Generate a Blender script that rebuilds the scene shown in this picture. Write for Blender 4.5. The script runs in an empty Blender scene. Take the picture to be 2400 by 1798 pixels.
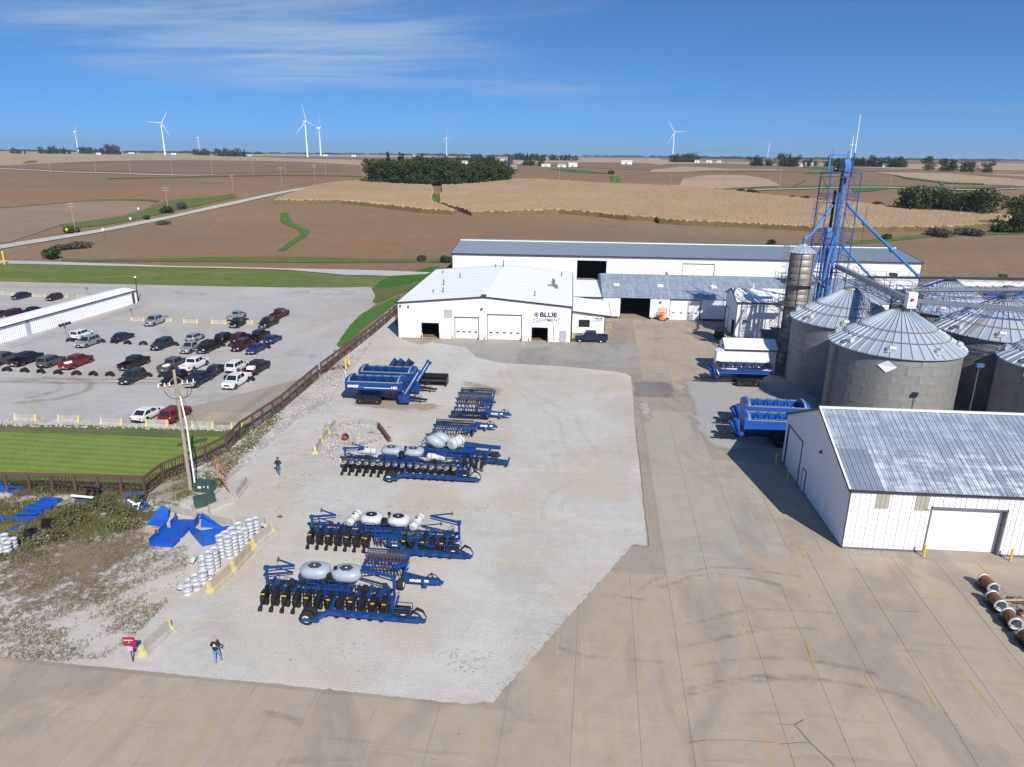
import bpy, bmesh, math, random
import numpy as np
from mathutils import Vector, Matrix, Euler
from mathutils.geometry import delaunay_2d_cdt
from math import sin, cos, pi, radians, atan2, hypot, sqrt
scene = bpy.context.scene
COL = scene.collection
rnd = random.Random(7)
# ------------------------------------------------------------------ camera
EYE = 30.0
cam_d = bpy.data.cameras.new('camera'); cam = bpy.data.objects.new('camera', cam_d); COL.objects.link(cam)
PITCH, ROLL, YAW = radians(17.82), radians(0.56), radians(4.5)
rx = Vector((cos(YAW), sin(YAW), 0)); fw0 = Vector((-sin(YAW), cos(YAW), 0))
fw = fw0*cos(PITCH) - Vector((0, 0, 1))*sin(PITCH)
up0 = fw0*sin(PITCH) + Vector((0, 0, 1))*cos(PITCH)
cr = rx*cos(ROLL) + up0*sin(ROLL); cu = up0*cos(ROLL) - rx*sin(ROLL)
M = Matrix((cr, cu, -fw)).transposed().to_4x4(); M.translation = (0, 0, EYE)
cam.matrix_world = M
cam_d.sensor_width = 36.0; cam_d.lens = 24.96; cam_d.clip_start = 0.5; cam_d.clip_end = 60000
scene.camera = cam
# ------------------------------------------------------------------ sun and sky
SUN_EL = radians(39.0); SUN_AZ = radians(-62.5)          # azimuth counted from +x
sun_dir = Vector((cos(SUN_AZ)*cos(SUN_EL), sin(SUN_AZ)*cos(SUN_EL), sin(SUN_EL)))
sd = bpy.data.lights.new('sun', 'SUN'); sd.energy = 5.0; sd.angle = radians(0.53); sd.color = (1.0, 0.95, 0.88)
so = bpy.data.objects.new('sun', sd); COL.objects.link(so); so.rotation_euler = sun_dir.to_track_quat('Z', 'Y').to_euler()
so.location = (60, -100, 120)
world = bpy.data.worlds.new('World'); scene.world = world; world.use_nodes = True
wn = world.node_tree; wn.nodes.clear()
def wnode(t, **k):
 n = wn.nodes.new(t)
 for a, b in k.items(): setattr(n, a, b)
 return n
wl = wn.links.new
sky = wnode('ShaderNodeTexSky', sky_type='NISHITA'); sky.sun_disc = False
sky.sun_elevation = SUN_EL; sky.sun_rotation = pi/2 - SUN_AZ
sky.altitude = 300; sky.air_density = 1.0; sky.dust_density = 0.1; sky.ozone_density = 4.5
bg = wnode('ShaderNodeBackground'); bg.inputs['Strength'].default_value = 0.080
out = wnode('ShaderNodeOutputWorld')
tc = wnode('ShaderNodeTexCoord'); sep = wnode('ShaderNodeSeparateXYZ'); wl(tc.outputs['Generated'], sep.inputs[0])
def wmath(op, a, b=None, clamp=False):
 n = wnode('ShaderNodeMath', operation=op, use_clamp=clamp)
 for i, v in enumerate((a, b)):
  if v is None: continue
  if isinstance(v, (int, float)): n.inputs[i].default_value = v
  else: wl(v, n.inputs[i])
 return n.outputs[0]
zc = wmath('MAXIMUM', sep.outputs['Z'], 0.0)
lift = wnode('ShaderNodeCombineXYZ'); wl(sep.outputs['X'], lift.inputs[0]); wl(sep.outputs['Y'], lift.inputs[1])
wl(wmath('ADD', wmath('MULTIPLY', zc, 1.5), 0.125), lift.inputs[2]); nrm = wnode('ShaderNodeVectorMath', operation='NORMALIZE'); wl(lift.outputs[0], nrm.inputs[0]); wl(nrm.outputs[0], sky.inputs[0])
zd = wmath('ADD', zc, 0.06)
cx = wmath('DIVIDE', sep.outputs['X'], zd); cy = wmath('DIVIDE', sep.outputs['Y'], zd)
cmb = wnode('ShaderNodeCombineXYZ'); wl(cx, cmb.inputs[0]); wl(cy, cmb.inputs[1])
def wnoise(scale, rot, stretch, detail, rough, dist, off):
 mp = wnode('ShaderNodeMapping'); mp.inputs['Rotation'].default_value = (0, 0, rot); mp.inputs['Scale'].default_value = stretch
 mp.inputs['Location'].default_value = off
 wl(cmb.outputs[0], mp.inputs[0])
 n = wnode('ShaderNodeTexNoise'); n.inputs['Scale'].default_value = scale; n.inputs['Detail'].default_value = detail
 n.inputs['Roughness'].default_value = rough; n.inputs['Distortion'].default_value = dist
 wl(mp.outputs[0], n.inputs['Vector']); return n.outputs[0]
def wramp(v, a, b):
 n = wnode('ShaderNodeMapRange', interpolation_type='SMOOTHSTEP'); wl(v, n.inputs[0])
 n.inputs[1].default_value = a; n.inputs[2].default_value = b; return n.outputs[0]
big = wramp(wnoise(0.26, 0.5, (1, 1, 1), 3, .5, .4, (9.7, 8.8, 0)), .455, .65)
fine = wramp(wnoise(0.55, 0.12, (.5, 1.9, 1), 9, .6, 1.1, (3.1, 1.7, 0)), .34, .70)
wisp = wramp(wnoise(1.6, 0.25, (.45, 2.2, 1), 7, .62, .8, (.7, 4.2, 0)), .5, .75)
cl = wmath('MULTIPLY', big, fine); cl = wmath('ADD', wmath('MULTIPLY', cl, .6), wmath('MULTIPLY', wmath('MULTIPLY', big, wisp), .25)); cl = wmath('MULTIPLY', cl, wramp(zc, .02, .12)); cl = wmath('MULTIPLY', cl, .75)
mixc = wnode('ShaderNodeMixRGB'); wl(cl, mixc.inputs[0])
tint = wnode('ShaderNodeMixRGB', blend_type='MULTIPLY'); tint.inputs[0].default_value = 1.0
tint.inputs[2].default_value = (.56, 1.05, 1.38, 1); wl(sky.outputs[0], tint.inputs[1])
wl(tint.outputs[0], mixc.inputs[1]); mixc.inputs[2].default_value = (7.0, 7.4, 7.9, 1)
wl(mixc.outputs[0], bg.inputs[0]); wl(bg.outputs[0], out.inputs[0])
# ------------------------------------------------------------------ exposure
vs = scene.view_settings
scene.display_settings.display_device = 'sRGB'
vs.view_transform = 'Standard'; vs.look = 'None'; vs.exposure = 0.3; vs.gamma = 1.0; vs.use_curve_mapping = False
# ------------------------------------------------------------------ haze air is built at the end of the structure
_lr = np.linspace(2.5, 10.4, 3000)
_pr = np.log(np.array([12.0, 215, 300, 350, 430, 520, 640, 1000, 1600, 2600, 4000, 9000, 33000]))
_pz = np.array([0.0, 0, 2.6, 6.5, 12.6, 14.2, 15.6, 17.6, 19.6, 23.0, 25.6, 28.0, 28.8])
_zz = np.interp(_lr, _pr, _pz)
_k = np.hanning(61); _k /= _k.sum()
_zz = np.convolve(np.pad(_zz, 30, mode='edge'), _k, mode='valid')
def zt(x, y):
 x = np.asarray(x, float); y = np.asarray(y, float)
 r = np.hypot(x, y) + 1e-6
 z = np.interp(np.log(r), _lr, _zz)
 w = np.clip((r - 300) / 250, 0, 1) * (30.0 - z) * 0.055
 n = (np.sin(x/71 + 1.3*np.sin(y/160)) + np.sin(y/97 + x/210 + .6) + .8*np.sin(x/190 - y/330 + 2.) + .5*np.sin((x+y)/43.))
 return z + w * n * .6
# ================================================================== helpers
class MB:
 """collects geometry for ONE mesh object"""
 def __init__(s): s.v = []; s.f = []; s.m = []; s.s = []
 def add(s, vs, fs, mi=0, smooth=False, M=None):
  o = len(s.v)
  if M is not None: vs = [M @ Vector(p) for p in vs]
  s.v.extend([tuple(p) for p in vs])
  for f in fs:
   s.f.append(tuple(i+o for i in f)); s.m.append(mi); s.s.append(smooth)
  return s
 def box(s, x0, x1, y0, y1, z0, z1, mi=0, M=None):
  v = [(x0,y0,z0),(x1,y0,z0),(x1,y1,z0),(x0,y1,z0),(x0,y0,z1),(x1,y0,z1),(x1,y1,z1),(x0,y1,z1)]
  return s.add(v, [(3,2,1,0),(4,5,6,7),(0,1,5,4),(1,2,6,5),(2,3,7,6),(3,0,4,7)], mi, False, M)
 def bar(s, a, b, w, h=None, mi=0, up=(0,0,1)):
  h = h or w; a = Vector(a); b = Vector(b); d = (b-a)
  if d.length < 1e-6: return s
  d.normalize(); u = Vector(up)
  if abs(d.dot(u)) > .98: u = Vector((1,0,0))
  sx = d.cross(u).normalized()*(w/2); sy = sx.cross(d).normalized()*(h/2)
  v = [a-sx-sy, a+sx-sy, a+sx+sy, a-sx+sy, b-sx-sy, b+sx-sy, b+sx+sy, b-sx+sy]
  return s.add(v, [(0,1,2,3),(7,6,5,4),(1,0,4,5),(2,1,5,6),(3,2,6,7),(0,3,7,4)], mi)
 def tube(s, a, b, r0, r1=None, n=8, mi=0, cap=True, smooth=True):
  r1 = r0 if r1 is None else r1; a = Vector(a); b = Vector(b); d = b-a
  if d.length < 1e-6: return s
  d.normalize(); u = Vector((0,0,1)) if abs(d.z) < .95 else Vector((1,0,0))
  p = d.cross(u).normalized(); q = d.cross(p)
  v = []
  for c, r in ((a, r0), (b, r1)):
   for i in range(n):
    t = 2*pi*i/n; v.append(c + (p*cos(t)+q*sin(t))*r)
  s.add(v, [((i+1)%n, i, n+i, n+(i+1)%n) for i in range(n)], mi, smooth)
  if cap: s.add(v, [tuple(range(n)), tuple(range(2*n-1, n-1, -1))], mi)
  return s
 def path(s, pts, r, n=6, mi=0):
  for a, b in zip(pts[:-1], pts[1:]): s.tube(a, b, r, None, n, mi)
  return s
 def lathe(s, prof, n=24, mi=0, M=None, smooth=True, closed=False, a0=0, a1=2*pi):
  full = abs(a1-a0-2*pi) < 1e-6; m = n if full else n+1
  v = []
  for i in range(m):
   t = a0+(a1-a0)*i/n
   for r, z in prof: v.append((r*cos(t), r*sin(t), z))
  k = len(prof); fs = []
  for i in range(n):
   j = (i+1) % m
   for a in range(k if closed else k-1):
    b = (a+1) % k
    fs.append((i*k+a, j*k+a, j*k+b, i*k+b))
  return s.add(v, fs, mi, smooth, M)
 def prism(s, poly, axis, c0, c1, mi=0, M=None):
  """poly of 2D points extruded along axis 'x' (poly=(y,z)) or 'y' (poly=(x,z)) or 'z' (poly=(x,y))"""
  def p3(p, c):
   return {'x': (c, p[0], p[1]), 'y': (p[0], c, p[1]), 'z': (p[0], p[1], c)}[axis]
  n = len(poly); v = [p3(p, c0) for p in poly] + [p3(p, c1) for p in poly]
  return s.add(v, [tuple(range(n)), tuple(range(2*n-1, n-1, -1))] + [((i+1)%n, i, n+i, n+(i+1)%n) for i in range(n)], mi, False, M)
 def ell(s, c, r, nu=10, nv=6, mi=0, M=None):
  prof = [(sin(pi*j/nv), -cos(pi*j/nv)) for j in range(nv+1)]
  v = []
  T = Matrix.Translation(c) @ Matrix.Diagonal((*r, 1))
  if M is not None: T = M @ T
  return s.lathe(prof, nu, mi, T)
 def loft(s, secs, mi=0, smooth=True, cap=True):
  n = len(secs[0]); v = [p for q in secs for p in q]; fs = []
  for i in range(len(secs)-1):
   for j in range(n):
    k = (j+1) % n; fs.append((i*n+j, i*n+k, (i+1)*n+k, (i+1)*n+j))
  s.add(v, fs, mi, smooth)
  if cap:
   s.add(secs[0], [tuple(range(n-1, -1, -1))], mi); s.add(secs[-1], [tuple(range(n))], mi)
  return s
 def mesh(s, name, mats):
  me = bpy.data.meshes.new(name); me.from_pydata(s.v, [], s.f)
  for m in (mats if isinstance(mats, (list, tuple)) else [mats]): me.materials.append(m)
  me.polygons.foreach_set('material_index', s.m); me.polygons.foreach_set('use_smooth', s.s)
  me.update(); bmn = bmesh.new(); bmn.from_mesh(me); bmesh.ops.recalc_face_normals(bmn, faces=bmn.faces); bmn.to_mesh(me); bmn.free()
  return me
 def obj(s, name, mats, parent=None, loc=(0,0,0), rot=(0,0,0)):
  return link(name, s.mesh(name, mats), parent, loc, rot)
def link(name, me, parent=None, loc=(0,0,0), rot=(0,0,0), scale=None):
 o = bpy.data.objects.new(name, me); COL.objects.link(o); o.location = loc; o.rotation_euler = rot
 if scale: o.scale = scale if hasattr(scale, '__len__') else (scale,)*3
 if parent: o.parent = parent
 return o
def tag(o, label=None, cat=None, group=None, kind=None):
 for k, v in (('label', label), ('category', cat), ('group', group), ('kind', kind)):
  if v: o[k] = v
 return o
def thing(name, label, cat, loc=(0,0,0), rz=0, group=None, scale=None):
 o = bpy.data.objects.new(name, None); COL.objects.link(o)
 o.location = loc if len(loc) == 3 else (loc[0], loc[1], 0); o.rotation_euler = (0, 0, rz); o.empty_display_size = .5
 if scale: o.scale = (scale,)*3
 return tag(o, label, cat, group)
KIDS = {}
def kids(o): return [c for c in o.children]
def dup(root, loc, rz=0, label=None, group=None, scale=None):
 r = root.copy(); COL.objects.link(r); r.location = loc if len(loc) == 3 else (loc[0], loc[1], 0)
 r.rotation_euler = (0, 0, rz)
 if scale: r.scale = scale if hasattr(scale, '__len__') else (scale,)*3
 if label: r['label'] = label
 if group: r['group'] = group
 for ch in kids(root):
  c = ch.copy(); COL.objects.link(c); c.parent = r
  for gch in kids(ch):
   d = gch.copy(); COL.objects.link(d); d.parent = c
 return r
def text_mesh(s, size, font_weight=0.0, shear=0.0, sx=1.0, ext=0.01, align='LEFT', space=1.0):
 cu_ = bpy.data.curves.new('lettering', 'FONT'); cu_.body = s; cu_.size = size; cu_.offset = font_weight; cu_.shear = shear
 cu_.extrude = ext; cu_.align_x = align; cu_.resolution_u = 3; cu_.space_character = space
 t = bpy.data.objects.new('lettering_curve', cu_); COL.objects.link(t)
 dg = bpy.context.evaluated_depsgraph_get(); me = bpy.data.meshes.new_from_object(t.evaluated_get(dg))
 bpy.data.objects.remove(t)
 if sx != 1.0:
  for v in me.vertices: v.co.x *= sx
 return me
def lettering(s, size, mat, parent, loc, rot, **k):
 me = text_mesh(s, size, **k); me.materials.clear(); me.materials.append(mat)
 return link('lettering', me, parent, loc, rot)
# ================================================================== materials
def new_mat(name):
 m = bpy.data.materials.new(name); m.use_nodes = True; return m
class NT:
 def __init__(s, m):
  s.m = m; s.t = m.node_tree; s.b = s.t.nodes['Principled BSDF']; s.co = None
 def n(s, typ, **k):
  x = s.t.nodes.new(typ)
  for a, v in k.items(): setattr(x, a, v)
  return x
 def l(s, a, b): s.t.links.new(a, b)
 def coord(s, kind='Object', scale=(1,1,1), rot=(0,0,0), loc=(0,0,0)):
  c = s.n('ShaderNodeTexCoord') if kind != 'World' else s.n('ShaderNodeNewGeometry')
  o = c.outputs[kind] if kind != 'World' else c.outputs['Position']
  mp = s.n('ShaderNodeMapping'); mp.inputs['Scale'].default_value = scale; mp.inputs['Rotation'].default_value = rot; mp.inputs['Location'].default_value = loc
  s.l(o, mp.inputs[0]); return mp.outputs[0]
 def noise(s, vec, scale, detail=4, rough=.55, dist=0):
  x = s.n('ShaderNodeTexNoise'); s.l(vec, x.inputs['Vector'])
  x.inputs['Scale'].default_value = scale; x.inputs['Detail'].default_value = detail; x.inputs['Roughness'].default_value = rough; x.inputs['Distortion'].default_value = dist
  return x.outputs[0]
 def vor(s, vec, scale, feat='F1'):
  x = s.n('ShaderNodeTexVoronoi', feature=feat); s.l(vec, x.inputs['Vector']); x.inputs['Scale'].default_value = scale
  return x
 def rng(s, v, a, b, c=0., d=1., smooth=True):
  x = s.n('ShaderNodeMapRange', interpolation_type='SMOOTHSTEP' if smooth else 'LINEAR'); s.l(v, x.inputs[0])
  for i, q in enumerate((a, b, c, d)): x.inputs[i+1].default_value = q
  return x.outputs[0]
 def mth(s, op, a, b=None):
  x = s.n('ShaderNodeMath', operation=op)
  for i, v in enumerate((a, b)):
   if v is None: continue
   if isinstance(v, (int, float)): x.inputs[i].default_value = v
   else: s.l(v, x.inputs[i])
  return x.outputs[0]
 def mix(s, f, a, b, mode='MIX'):
  x = s.n('ShaderNodeMixRGB', blend_type=mode)
  for i, v in enumerate((f, a, b)):
   if isinstance(v, (int, float)): x.inputs[i].default_value = v
   elif isinstance(v, (tuple, list)): x.inputs[i].default_value = (*v, 1)
   else: s.l(v, x.inputs[i])
  return x.outputs[0]
 def attr(s, name):
  x = s.n('ShaderNodeAttribute', attribute_name=name); return x
 def rand(s): return s.n('ShaderNodeObjectInfo').outputs['Random']
 def bump(s, h, strength=.3, dist=.05):
  x = s.n('ShaderNodeBump'); x.inputs['Strength'].default_value = strength; x.inputs['Distance'].default_value = dist
  s.l(h, x.inputs['Height']); s.l(x.outputs[0], s.b.inputs['Normal'])
 def out(s, col=None, rough=None, metal=None, spec=None):
  for v, k in ((col, 'Base Color'), (rough, 'Roughness'), (metal, 'Metallic'), (spec, 'Specular IOR Level')):
   if v is None: continue
   if isinstance(v, (int, float)): s.b.inputs[k].default_value = v
   elif isinstance(v, (tuple, list)): s.b.inputs[k].default_value = (*v, 1)
   else: s.l(v, s.b.inputs[k])
  return s.m
MC = {}
def paint(name, col, rough=.5, metal=0., dirt=.18, scale=1.6, spec=.5, kind='Object'):
 """painted / plain surface with faint grime and roughness variation"""
 if name in MC: return MC[name]
 m = new_mat(name); t = NT(m); c = t.coord(kind)
 n1 = t.noise(c, scale, 5, .6); n2 = t.noise(c, scale*9, 3, .6)
 f = t.mth('MULTIPLY', t.rng(t.mth('ADD', t.mth('MULTIPLY', n1, .7), t.mth('MULTIPLY', n2, .3)), .42, .68), dirt)
 dk = tuple(v*.45+.03 for v in col)
 col_ = t.mix(f, col, dk)
 t.out(col_, t.rng(n1, .3, .7, max(rough-.1, .05), min(rough+.12, 1)), metal, spec)
 MC[name] = m; return m
def gravel_mat(name, base, alt, tan, dark, tansc=.05, sc=1.0, streak=0.0, patch=None):
 m = new_mat(name); t = NT(m); c = t.coord('World')
 fine = t.noise(c, 9*sc, 4, .7); mid = t.noise(c, 1.1*sc, 6, .65, .4); big = t.noise(c, tansc, 5, .6, .8); big2 = t.noise(t.coord('World', (1,1,1), (0,0,.4), (40,9,0)), tansc*2.3, 5, .62, .6)
 col = t.mix(t.rng(mid, .35, .68), base, alt)
 col = t.mix(t.mth('MULTIPLY', t.rng(big, .43, .60), .95), col, tan)
 col = t.mix(t.mth('MULTIPLY', t.rng(big2, .5, .68), .6), col, dark)
 pk = t.noise(t.coord('World', (1,1,1), (0,0,1.), (11,4,0)), tansc*.8, 6, .65, 1.); col = t.mix(t.rng(pk, .48, .66, 0, .55), col, tuple(min(v*1.2, .8) for v in base)); wr_ = t.noise(t.coord('World', (.25,2.2,1), (0,0,.25)), .5, 6, .7, .8); col = t.mix(t.rng(wr_, .55, .72, 0, .4), col, dark)
 if streak:
  s1 = t.noise(t.coord('World', (.06, 1.3, 1), (0,0,-.55)), .9, 5, .6, .5)
  col = t.mix(t.mth('MULTIPLY', t.rng(s1, .5, .72), streak), col, tuple(v*1.13 for v in base))
 v = t.vor(c, 14*sc); col = t.mix(t.rng(v.outputs['Distance'], .25, .75, 0, .35), col, tuple(x*.6 for x in base))
 col = t.mix(t.rng(fine, .35, .7, 0, .32), col, tuple(min(x*1.2, .9) for x in base))
 spk = t.noise(t.coord('World', (1,1,1), (0,0,0), (7,3,1)), 3.1*sc, 3, .75); col = t.mix(t.rng(spk, .66, .74, 0, .55), col, (.12,.10,.075))
 t.bump(t.mth('ADD', v.outputs['Distance'], fine), .45, .05)
 return t.out(col, .92, 0, .25)
def grass_mat(name, a, b, dry, drysc=.12, dryamt=.6, stripe=0.0, stripe_rot=0.0):
 m = new_mat(name); t = NT(m); c = t.coord('World')
 n = t.noise(c, .35, 6, .68, .3); f = t.noise(c, 6, 4, .7); d = t.noise(t.coord('World', (.5, 1, 1)), drysc, 6, .68, .6)
 col = t.mix(t.rng(n, .35, .68), a, b)
 if stripe:
  w = t.n('ShaderNodeTexWave', wave_type='BANDS', bands_direction='Y'); t.l(t.coord('World', (1,1,1), (0,0,stripe_rot)), w.inputs[0]); w.inputs['Scale'].default_value = .28; w.inputs['Distortion'].default_value = 1.2; w.inputs['Detail'].default_value = 2
  col = t.mix(t.mth('MULTIPLY', w.outputs[1], stripe), col, tuple(v*1.5 for v in b))
 col = t.mix(t.mth('MULTIPLY', t.rng(d, .5, .68), dryamt), col, dry)
 col = t.mix(t.rng(f, .4, .72, 0, .5), col, tuple(v*.45 for v in a))
 t.bump(f, .45, .08)
 return t.out(col, .95, 0, .15)
def crop_mat(name, a, b, red, scale=1.0, rot=0.3, redsc=.012, fineamt=.5):
 m = new_mat(name); t = NT(m); c = t.coord('World')
 n = t.noise(t.coord('World', (.35, 1.2, 1), (0,0,rot)), .02*scale, 6, .62, .5); f = t.noise(c, 1.6, 4, .75); f2 = t.noise(t.coord('World', (1, .5, 1)), .25, 5, .7)
 r = t.noise(t.coord('World', (.5, 1.6, 1), (0,0,-.15), (30,80,0)), redsc, 6, .6, .9); bg_ = t.noise(t.coord('World', (.6, 1.3, 1), (0,0,.5), (7,3,0)), redsc*.6, 5, .6, 1.2); rw = t.n('ShaderNodeTexWave', wave_type='BANDS', bands_direction='Y'); t.l(t.coord('World', (1,1,1), (0,0,rot)), rw.inputs[0]); rw.inputs['Scale'].default_value = .10; rw.inputs['Distortion'].default_value = 9; rw.inputs['Detail'].default_value = 3; rw.inputs['Detail Scale'].default_value = .05
 col = t.mix(t.rng(n, .35, .65), a, b); col = t.mix(t.mth('MULTIPLY', t.rng(r, .42, .66), .8), col, red)
 col = t.mix(t.rng(bg_, .42, .64, 0, .45), col, tuple(v*1.35 for v in b)); col = t.mix(t.rng(rw.outputs[1], .2, .9, 0, .14), col, tuple(v*.6 for v in a))
 col = t.mix(t.rng(f2, .42, .72, 0, .3), col, tuple(v*.62 for v in a))
 col = t.mix(t.rng(f, .38, .7, 0, fineamt), col, tuple(v*.5 for v in a))
 t.bump(t.mth('ADD', f, f2), .35, .3)
 return t.out(col, .97, 0, .1)
def fuzzy(m, amount=.55, sc=.9, lo=.25, soft=.035, top=1.0):
 """ragged edge: the sheet dissolves into what lies under it near its border (attribute 'edge': 0 border, 1 inside)"""
 t = NT(m); t.b = [n for n in t.t.nodes if n.type == 'BSDF_PRINCIPLED'][0]
 o = [n for n in t.t.nodes if n.type == 'OUTPUT_MATERIAL'][0]
 c = t.coord('World'); nz = t.noise(c, sc, 7, .72); nb = t.noise(c, sc*.22, 4, .6)
 e = t.attr('edge').outputs['Fac']
 s = t.mth('ADD', t.mth('MULTIPLY', nz, .6), t.mth('MULTIPLY', nb, .4))
 v = t.mth('ADD', t.mth('SUBTRACT', s, .5), t.mth('MULTIPLY', t.mth('SUBTRACT', e, lo), amount))
 f = t.rng(v, -soft, soft, 0, top)
 mx = t.n('ShaderNodeMixShader'); tr = t.n('ShaderNodeBsdfTransparent')
 t.l(f, mx.inputs[0]); t.l(tr.outputs[0], mx.inputs[1]); t.l(t.b.outputs[0], mx.inputs[2]); t.l(mx.outputs[0], o.inputs[0])
 return m
def concrete_mat(name, a, b, stain, dark):
 m = new_mat(name); t = NT(m); c = t.coord('World')
 r = t.rand(); big = t.noise(c, .11, 5, .6, .5); mid = t.noise(c, .8, 6, .65, .3); fine = t.noise(c, 12, 4, .7)
 st = t.noise(t.coord('World', (1.6, .22, 1), (0,0,-.04), (5,3,0)), .7, 6, .62, .4)
 col = t.mix(t.mth('ADD', t.mth('MULTIPLY', r, .55), t.rng(big, .35, .65, 0, .45)), a, b)
 col = t.mix(t.rng(mid, .42, .70, 0, .42), col, dark)
 col = t.mix(t.rng(st, .46, .70, 0, .6), col, stain); b3 = t.noise(t.coord('World', (1,.5,1), (0,0,.1), (3,8,0)), .16, 6, .62, .9); col = t.mix(t.rng(b3, .47, .64, 0, .65), col, tuple(v*.9 for v in dark))
 s2 = t.noise(t.coord('World', (.12, 1.3, 1), (0,0,.1), (2,0,0)), .8, 6, .65, .7); col = t.mix(t.rng(s2, .56, .74, 0, .3), col, tuple(v*.55 for v in dark))
 s3 = t.noise(t.coord('World', (2.2,.1,1),(0,0,.02),(9,1,0)), 1.3, 6, .65, .3); col = t.mix(t.rng(s3, .55, .75, 0, .3), col, tuple(min(v*1.25,.8) for v in a))
 sp = t.noise(c, 2.2, 2, .8); col = t.mix(t.rng(sp, .71, .75, 0, .6), col, (.09,.08,.07))
 col = t.mix(t.rng(fine, .35, .7, 0, .2), col, tuple(v*.6 for v in a))
 t.bump(fine, .15, .02)
 return t.out(col, .88, 0, .3)
def metal_mat(name, col, col2, rough=.38, metal=.85, sc=1.0, streak=.5, kind='Object', varied=.25, spec=.5):
 m = new_mat(name); t = NT(m); c = t.coord(kind)
 n = t.noise(c, .8*sc, 6, .65, .3); s = t.noise(t.coord(kind, (3, 3, .25)), 1.2*sc, 5, .6)
 cc = t.mix(t.rng(n, .38, .66), col, col2); cc = t.mix(t.mth('MULTIPLY', t.rng(s, .5, .75), streak), cc, tuple(v*.55 for v in col))
 cc = t.mix(t.mth('MULTIPLY', t.rand(), varied), cc, tuple(v*.6 for v in col))
 return t.out(cc, t.rng(n, .3, .7, rough-.06, rough+.12), metal, spec)
def leaf_mat(name, cols):
 m = new_mat(name); t = NT(m)
 a = t.attr('tint').outputs['Fac']
 r = t.n('ShaderNodeValToRGB'); t.l(a, r.inputs[0]); el = r.color_ramp.elements
 el[0].color = (*cols[0], 1); el[1].color = (*cols[-1], 1)
 for i, c in enumerate(cols[1:-1]):
  e = el.new((i+1)/(len(cols)-1)); e.color = (*c, 1)
 oi = t.rand(); col = t.mix(t.rng(oi, 0, 1, 0, .35, False), r.outputs[0], tuple(v*.5 for v in cols[1]))
 return t.out(col, .8, 0, .2)
def glass_mat(name, col=(.02,.025,.03), rough=.06):
 m = new_mat(name); t = NT(m); n = t.noise(t.coord(), 1.2, 3); return t.out(t.mix(t.rng(n,.4,.7,0,.3), col, tuple(v*1.8+.01 for v in col)), rough, 0, .6)
WHITE = metal_mat('white_steel_cladding', (.80,.81,.82), (.76,.77,.79), .42, 0., .25, .10, varied=.06)
WHITE2 = paint('white_paint', (.80,.80,.79), .45, 0, .14, .9)
WROOF = metal_mat('white_roof_membrane', (.82,.83,.84), (.77,.78,.80), .5, 0., .15, .12, varied=.05)
TRIM = paint('dark_trim', (.035,.035,.04), .5, 0, .2)
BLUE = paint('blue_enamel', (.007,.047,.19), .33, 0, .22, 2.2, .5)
SKYBLUE = paint('light_blue_enamel', (.05,.19,.48), .4, 0, .35, 2.2, .5)
BLACK = paint('black_enamel', (.012,.012,.014), .4, 0, .3, 3)
RUBBER = paint('rubber', (.022,.021,.02), .85, 0, .5, 4, .2)
STEEL = metal_mat('grey_steel', (.33,.34,.35), (.24,.24,.25), .4, .8)
DKSTEEL = paint('dark_steel', (.06,.06,.062), .45, .5, .4, 3)
RUST = paint('rusted_steel', (.16,.065,.03), .75, 0, .6, 3)
RUSTBROWN = paint('brown_rusty_paint', (.115,.055,.045), .8, 0, .5, 2)
YELLOW = paint('safety_yellow', (.72,.47,.035), .5, 0, .25, 2)
PYELLOW = paint('faded_yellow', (.60,.51,.19), .7, 0, .45, 2)
ORANGE = paint('orange_enamel', (.75,.22,.02), .5, 0, .2)
CONC = paint('barrier_concrete', (.37,.35,.31), .9, 0, .5, 1.4, .2, 'World')
CONCT = paint('tan_barrier_concrete', (.40,.33,.22), .9, 0, .5, 1.4, .2, 'World')
TANK = paint('white_poly_tank', (.50,.51,.525), .4, 0, .2)
TANKG = paint('grey_poly_tank', (.33,.37,.43), .36, 0, .25)
GLASS = glass_mat('dark_glass')
CHROME = metal_mat('wheel_rim_metal', (.55,.56,.58), (.4,.4,.42), .3, .9)
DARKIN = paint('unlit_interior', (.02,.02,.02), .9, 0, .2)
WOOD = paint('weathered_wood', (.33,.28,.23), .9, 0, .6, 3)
GREENBOX = paint('dark_green_steel', (.035,.075,.06), .55, 0, .3)
RED = paint('red_paint', (.45,.012,.025), .5, 0, .15)
BLKTXT = paint('black_print', (.02,.02,.022), .6, 0, .05)
WHTTXT = paint('white_print', (.85,.85,.85), .5, 0, .05)
NAVYTXT = paint('navy_print', (.016,.014,.10), .5, 0, .05)
GREYTXT = paint('grey_print', (.07,.07,.075), .5, 0, .05)
# ================================================================== ground, fields, roads
def z_at(x, y): return float(zt(x, y))
def inside(poly, P):
 P = np.asarray(P); r = np.zeros(len(P), bool); n = len(poly)
 for i in range(n):
  x0, y0 = poly[i]; x1, y1 = poly[(i+1) % n]
  c = ((y0 > P[:, 1]) != (y1 > P[:, 1]))
  if c.any():
   xi = (x1-x0)*(P[:, 1]-y0)/((y1-y0) or 1e-9)+x0
   r ^= c & (P[:, 0] < xi)
 return r
def edge_dist(poly, P):
 P = np.asarray(P, float); d = np.full(len(P), 1e9); n = len(poly)
 for i in range(n):
  a = np.array(poly[i]); b = np.array(poly[(i+1) % n]); ab = b-a; L = (ab@ab) or 1e-9
  t = np.clip(((P-a)@ab)/L, 0, 1); q = a+t[:, None]*ab; d = np.minimum(d, np.hypot(*(P-q).T))
 return d
def to_s(p): return (atan2(p[0], p[1]), math.log(hypot(*p)))
def from_s(S): r = np.exp(S[:, 1]); return np.stack([r*np.sin(S[:, 0]), r*np.cos(S[:, 0])], 1)
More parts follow.
